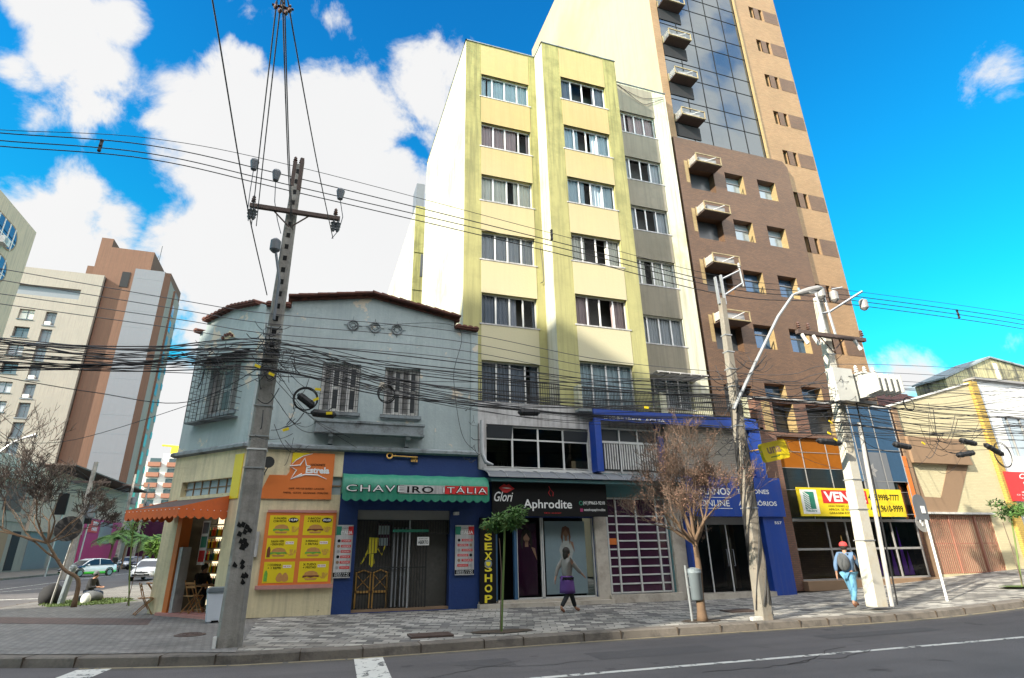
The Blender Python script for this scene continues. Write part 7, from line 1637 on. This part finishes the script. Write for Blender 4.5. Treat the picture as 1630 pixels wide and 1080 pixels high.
def body(t, J, hand=True):
    """J: joints in the figure's frame"""
    pel, ch, nk, hd = J['pel'], J['chest'], J['neck'], J['head']; A = []
    A.append([(*pel,(.12,.09)),(*[ (pel[i]+ch[i])/2 for i in range(3)],(.10,.08)),(*ch,(.13,.09)),(*nk,.055),(hd[0],hd[1],hd[2]-.09,.06),(*hd,(.082,.095)),(hd[0],hd[1],hd[2]+.06,(.07,.08))])
    hf = J.get('face',(1,0,0)); A.append([(*hd,(.082,.095)),(hd[0]+hf[0]*.095,hd[1]+hf[1]*.095,hd[2]-.025,.014)])
    for s in 'lr':
        sh, el, wr = J['sh'+s], J['el'+s], J['wr'+s]
        A.append([(*ch,(.13,.09)),(*sh,.055),(*el,.042),(*wr,.028)])
        d = (Vector(wr)-Vector(el)).normalized(); p = Vector(wr)+d*.05; A.append([(*wr,.028),(*p,(.038,.018))])
        sd = d.orthogonal().normalized(); 
        for k, l in ((-1.5,.075),(-.5,.085),(.5,.08),(1.5,.065)):
            a = p+d*.03+sd*k*.017; e_ = a+d*l*.5+Vector((.004,0,-.004)); f_ = e_+d*l*.45+Vector((.012,0,-.012)); A.append([(*p,(.038,.018)),(*a,.010),(*e_,.009),(*f_,.008)])
        a = Vector(wr)+d*.03+sd*.035; A.append([(*p,(.038,.018)),(*a,.011),(*(a+d*.04+sd*.012),.009)])
        hp, kn, an, to = J['hp'+s], J['kn'+s], J['an'+s], J['to'+s]
        A.append([(*pel,(.12,.09)),(*hp,.08),(*kn,.058),(*an,.038),(*to,.03)])
    return skin('body', A, K['skin'], t)
def clothes(t, J, top, legm, shoem, jr=1.0, legs=True, skirt=None):
    pel, ch, nk = J['pel'], J['chest'], J['neck']
    A = [[(pel[0],pel[1],pel[2]-.07,(.175*jr,.145*jr)),(*[ (pel[i]+ch[i])/2 for i in range(3)],(.17*jr,.14*jr)),(*ch,(.185*jr,.135*jr)),(nk[0],nk[1],nk[2]-.03,.08)]]
    for s in 'lr': A.append([(*ch,(.185*jr,.135*jr)),(*J['sh'+s],.082),(*J['el'+s],.06),(*(Vector(J['el'+s]).lerp(Vector(J['wr'+s]),.85)),.046)])
    skin('jacket', A, top, t)
    A = [[(*pel,(.165,.125))]+[(*J['hp'+s],.108),(*J['kn'+s],.077),(*(Vector(J['kn'+s]).lerp(Vector(J['an'+s]),.93)),.06)] for s in 'lr']
    skin('trousers', A, legm, t)
    for s in 'lr':
        an, to = Vector(J['an'+s]), Vector(J['to'+s]); skin('shoe', [[(*an,.05),(*(an.lerp(to,.5)),.045),(*to,.04)]], shoem, t)
def place(t, loc, rz): t.location = loc; t.rotation_euler.z = rz
# pedestrian with red cap walking past the whitewashed pole
def walker(label, top, legm, shoem, stride=.34, lean=.04, capm=None, hairm=K['hair'], bag=None, long=False, armsw=.22):
    t = thing('person', (0,0,0), label, 'person'); ORG[t.name] = Vector((0,0,0))
    J = dict(pel=(0,0,.93),chest=(lean,0,1.3),neck=(lean+.01,0,1.47),head=(lean+.03,0,1.6),shl=(lean,.19,1.4),shr=(lean,-.19,1.4),ell=(-armsw+.05,.23,1.14),elr=(armsw,-.23,1.15),wrl=(-armsw-.02,.22,.91),wrr=(armsw+.17,-.2,1.02),
             hpl=(.03,.09,.86),hpr=(-.03,-.09,.86),knl=(.2*stride/.34,.09,.5),knr=(-.06,-.09,.48),anl=(stride,.09,.11),anr=(-stride,-.09,.16),tol=(stride+.15,.1,.06),tor=(-stride+.12,-.09,.05))
    body(t, J); clothes(t, J, top, legm, shoem); head(t, J['head'], None, hairm, capm, 0, long)
    if bag:
        b = MB(); b.smooth = True; b.ball((-.17,0,1.2),.13,.16,.24,14,9); b.build('backpack', bag, t)
        b = MB(); [b.tube([(-.1,s*.1,1.42),(.08,s*.12,1.42),(.16,s*.13,1.25),(.02,s*.15,1.0)],.018,5) for s in (-1,1)]; b.build('strap', bag, t)
    return t
w1 = walker('person in red cap and blue jacket with grey backpack walking beside the whitewashed pole', K['jacket'], K['denim'], K['shoe'], .30, .03, K['redcap'], bag=K['greybag'])
q = onz(1362,966,.24); w1.location = (q.x,q.y,.2); w1.rotation_euler.z = R(20)
w2 = walker('person in grey-beige coat with purple hem and brown shoes before the pale poster window', K['coat'], K['blackcloth'], K['shoe'], .30, .02, None, K['hair'], None, True)
b = MB(); b.smooth = True; b.lathe((0,0,.52), [(.23,0),(.22,.1),(.2,.3),(.17,.45)], 18); b.build('skirt', K['purple'], w2)
q = onz(905,975,.17); w2.location = (q.x,q.y,.14); w2.rotation_euler.z = R(8)
def sitter(label, top, legm, seat=.45, capm=None, name='person'):
    t = thing(name, (0,0,0), label, 'person'); ORG[t.name] = Vector((0,0,0)); s = seat
    J = dict(pel=(0,0,s+.1),chest=(.08,0,s+.46),neck=(.13,0,s+.62),head=(.18,0,s+.74),shl=(.1,.18,s+.55),shr=(.1,-.18,s+.55),ell=(.2,.24,s+.3),elr=(.2,-.24,s+.3),wrl=(.42,.12,s+.3),wrr=(.42,-.12,s+.3),
             hpl=(.06,.1,s+.08),hpr=(.06,-.1,s+.08),knl=(.48,.12,s+.1),knr=(.48,-.12,s+.1),anl=(.5,.12,.1),anr=(.5,-.12,.1),tol=(.64,.13,.05),tor=(.64,-.13,.05))
    body(t, J); clothes(t, J, top, legm, K['shoe']); head(t, J['head'], None, K['hair'], capm); return t
w3 = sitter('person in dark clothes seated at the table inside the snack bar', K['blackcloth'], K['blackcloth']); p = CH @ Vector((1.0,.85,.2)); w3.location = p; w3.rotation_euler.z = R(-48)
w4 = sitter('person in green cap seated on the ground bundles behind the leaning tree', K['ceramicgrey'] if 0 else K['blackcloth'], K['denimdark'], .2, K['greybag']); q = onz(118,958,.16); w4.location = (q.x+.05,q.y+1.2,.1); w4.rotation_euler.z = R(-20)
w5 = walker('person with helmet standing among the parked motorcycles', K['blackcloth'], K['blackcloth'], K['shoe'], .12, .02, K['greybag']); q = onz(176,912,0); w5.location = (q.x,q.y+.6,0); w5.rotation_euler.z = R(-70)
# ---------------------------------------------------------------- furniture and small things
def folding_chair(label, loc, rz):
    t = thing('folding_chair', loc, label, 'chair', 'wooden folding chairs at the snack bar', rz); ORG[t.name] = Vector((0,0,0))
    for s in (-.2,.2):
        b = MB(); b.tube([(.22,s,0),(-.05,s,.45),(-.2,s,.86)],.017,4,sq=True); b.build('leg', K['wood'], t); b = MB(); b.tube([(-.22,s*.85,0),(.2,s*.85,.44)],.017,4,sq=True); b.build('leg', K['wood'], t)
    b = MB(); [b.box(-.18+i*.075,-.12+i*.075,-.2,.2,.44,.46) for i in range(5)]; b.build('seat', K['wood'], t)
    b = MB(); b.cbox((-.17,0,.78),.02,.42,.06,ry=R(-18)); b.cbox((-.135,0,.68),.02,.42,.05,ry=R(-18)); b.build('backrest', K['wood'], t); b = MB(); b.tube([(.19,-.2,.06),(.19,.2,.06)],.012,4); b.tube([(-.2,-.17,.05),(-.2,.17,.05)],.012,4); b.build('stretcher', K['wood'], t)
    return t
def folding_table(label, loc, rz):
    t = thing('folding_table', loc, label, 'table', None, rz); ORG[t.name] = Vector((0,0,0)); b = MB(); [b.box(-.33+i*.11,-.23+i*.11,-.33,.33,.72,.745) for i in range(6)]; b.build('table_top', K['wood'], t)
    for s in (-.27,.27): b = MB(); b.tube([(-.28,s,0),(.28,s,.71)],.018,4,sq=True); b.build('leg', K['wood'], t); b = MB(); b.tube([(.28,s*.85,0),(-.28,s*.85,.71)],.018,4,sq=True); b.build('leg', K['wood'], t)
    return t
q = onz(226,979,.16); folding_chair('wooden folding chair outside the snack bar, left of the cream pillar', (q.x,q.y,.16), R(20))
q = onz(240,968,.16); folding_table('wooden folding table outside, half hidden by the cream pillar', (q.x-.05,q.y+.6,.16), R(10))
p = CH @ Vector((1.75,.25,.2)); folding_chair('wooden folding chair in the snack bar doorway seen from its back', (p.x,p.y,.24), R(45))
p = CH @ Vector((1.65,.62,.2)); folding_table('wooden folding table just inside the snack bar doorway', (p.x,p.y,.2), R(-48))
# white pedal bin
q = onz(340,991,.16); t = thing('pedal_bin', (q.x,q.y,.16), 'white plastic pedal bin with grey lid by the snack bar door', 'bin'); ORG[t.name] = Vector((0,0,0)); t.rotation_euler.z = R(12)
mb = MB(); w0, w1_ = .19, .25
for (a,b) in (((-w0,-w0*.9,.0),(-w1_,-w1_*.9,.72)),): 
    i = [mb.pt(p) for p in ((-w0,-w0,.03),(w0,-w0,.03),(w0,w0,.03),(-w0,w0,.03),(-w1_,-w1_*.95,.74),(w1_,-w1_*.95,.74),(w1_,w1_*.95,.74),(-w1_,w1_*.95,.74))]
    for f in ((0,3,2,1),(4,5,6,7),(0,1,5,4),(1,2,6,5),(2,3,7,6),(3,0,4,7)): mb.face([i[k] for k in f])
mb.build('bin_body', K['plasticwhite'], t); mb = MB(); mb.prism([(-.27,.74),(.27,.74),(.26,.79),(.2,.83),(-.2,.83),(-.26,.79)],-.26,.26); mb.build('lid', K['plasticgrey'], t); mb = MB(); mb.box(-.08,.08,-.24,-.17,.02,.06); mb.build('pedal', K['black'], t); mb = MB(); mb.box(-.262,.262,-.25,.25,.70,.742); mb.build('rim_band', K['plasticgrey'], t)
mb = MB(); mb.box(-.21,-.1,-.2,-.1,0,.04); mb.box(.1,.21,-.2,-.1,0,.04); mb.build('foot', K['plasticgrey'], t)
# grey litter bin on a post in front of the budding tree
q = onz(1101,988,.16); t = thing('litter_bin', (q.x,q.y-.2,.15), 'grey litter bin on a steel post in front of the pink budding tree', 'litter bin'); x, y = q.x, q.y-.2
mb = MB(); mb.tube([(x-.12,y,.15),(x-.14,y,1.42)],.03,8); mb.build('post', K['steel'], t)
mb = MB(); mb.smooth = True; mb.lathe((x+.08,y,.62), [(.12,0),(.155,.03),(.17,.6),(.185,.62),(.185,.66),(.16,.66)], 18); mb.build('bin_body', K['plasticgrey'], t); mb = MB(); mb.lathe((x+.08,y,1.28), [(.185,0),(.18,.05),(.05,.09)], 18); mb.build('lid', K['plasticgrey'], t); mb = MB(); mb.box(x-.16,x+.0,y-.02,y+.02,.9,.94); mb.box(x-.16,x,y-.02,y+.02,1.15,1.19); mb.build('bracket', K['steel'], t)
# crate on the pavement by pole 2
mb = MB(); mb.box(10.55,10.85,12.62,12.72,.16,.24); tag(mb.build('concrete_scrap', K['oldwhite']), 'small pale lump of concrete at the foot of the cable-wrapped pole', 'rubble')
mb = MB(); mb.box(-1.47,-1.41,12.94,13.0,.15,.36); tag(mb.build('white_paper_scrap', K['white']), 'scrap of white paper stuck at the foot of the dark pole', 'paper')
# bundles under the leaning tree
q = onz(82,961,.16); r = random.Random(5)
def sack(c, rx, ry, rz, m, label, seed):
    r = random.Random(seed); b = MB(); b.smooth = True; b.ball((0,0,0),rx,ry,rz,18,12); b.v = [Vector(c)+p*(1+.18*noise.noise(p*4+Vector((seed,0,0)))) for p in b.v]
    for p in b.v: p.z = max(p.z, .162)
    return tag(b.build('sack', m), label, 'sack')
sack((q.x-.05,q.y,.42),.42,.4,.4,K['blackcloth'],'big black rubbish sack by the leaning tree, leftmost of the bundles',1)
sack((q.x+1.0,q.y+.7,.3),.4,.3,.22,K['greybag'],'dark grey sack under the seated person by the leaning tree',2)
q2 = onz(125,962,.16); sack((q2.x+.1,q2.y+.3,.3),.16,.12,.2,K['white'],'white plastic bag right of the leaning tree trunk',3)
q = onz(96,962,.16); tp = at(104,840,q.y); mb = MB(); mb.tube([(q.x,q.y,.15),(q.x+.12,q.y,1.3)],.11,10); mb.ball((q.x+.13,q.y,1.35),.13,n=10,m=6); t5 = tag(mb.build('bollard', K['plasticgrey']), 'leaning grey bollard between the sacks and the tree', 'bollard')
ps_ = thing('street_sign', (q.x-.3,q.y,.15), 'traffic sign with large round dark back on a post at the leaning tree', 'traffic sign')
mb = MB(); mb.tube([(q.x-.3,q.y,.15),(q.x-.02,q.y,3.4)],.035,8); mb.build('post', K['greymetal'], ps_); c = at(109,842,q.y-.05); mb = MB(); mb.lathe((c.x,q.y-.08,c.z), [(0,0),(.45,0),(.45,.02),(0,.02)], 22, 'y'); mb.build('plate', K['blackcloth'], ps_)
# signal heads and distant poles on the side street
for i,(px,py,Y,h,lab) in enumerate(((72,915,58,5.,'thin grey traffic light post left on the far corner'),(120,912,66,4.6,'thin grey traffic light post right on the far corner'))):
    q = at(px,py,Y); t = thing('traffic_light', (q.x,Y,.15), lab, 'traffic light'); mb = MB(); mb.tube([(q.x,Y,.15),(q.x+.1,Y,h)],.07,8); mb.build('post', K['steel'], t); mb = MB(); mb.box(q.x-.4,q.x+.35,Y-.25,Y-.1,h-.1,h+1.6); mb.build('signal_head', K['black'], t)
for i,(px,pt_,Y,lab) in enumerate(((122,735,52,'distant wooden-grey pole with wires left on the side street'),(196,755,95,'far concrete pole with wires beside the palms'),(222,770,120,'farthest concrete pole at the end of the side street'))):
    tp = at(px+10,pt_,Y); bs = at(px-16,912,Y); t, b_, e_ = taper_pole('utility_pole', (bs.x,Y,.1), (bs.x+.2,Y,tp.z), .5, .25, K['concrete'], lab)
    mb = MB(); mb.box(bs.x-1.2,bs.x+1.5,Y-.1,Y+.05,tp.z-1.6,tp.z-1.45); mb.build('cross_arm', K['rust'], t); mb = MB(); mb.lathe((bs.x+.7,Y-.3,tp.z-4.2),[(.3,0),(.34,.1),(.34,.9),(.3,1.0)],10); mb.build('transformer_can', K['ceramicgrey'], t)
r = random.Random(31)
for k in range(14):
    y0 = r.uniform(640,800); y1 = r.uniform(748,800)
    mb = MB(); a = at(-20,y0,40); b_ = at(132,y1*.5+y0*.12+300,52); c_ = at(205,r.uniform(770,840),95); mb.tube(catmull([a,a.lerp(b_,.5)-Vector((0,0,.3)),b_,b_.lerp(c_,.5)-Vector((0,0,.6)),c_],6),.018,4); tag(mb.build('cable', K['cable']), 'dark wire crossing in front of the left buildings on the side street', 'cable', 'wires over the side street')
q = at(48,695,30); mb = MB(); mb.tube([at(0,720,30),at(20,705,30),at(40,697,30),at(58,693,30)],[.05,.05,.045,.1],6); tag(mb.build('street_lamp', K['steel']), 'grey street lamp arm entering from the left edge before the cream tower', 'street lamp')
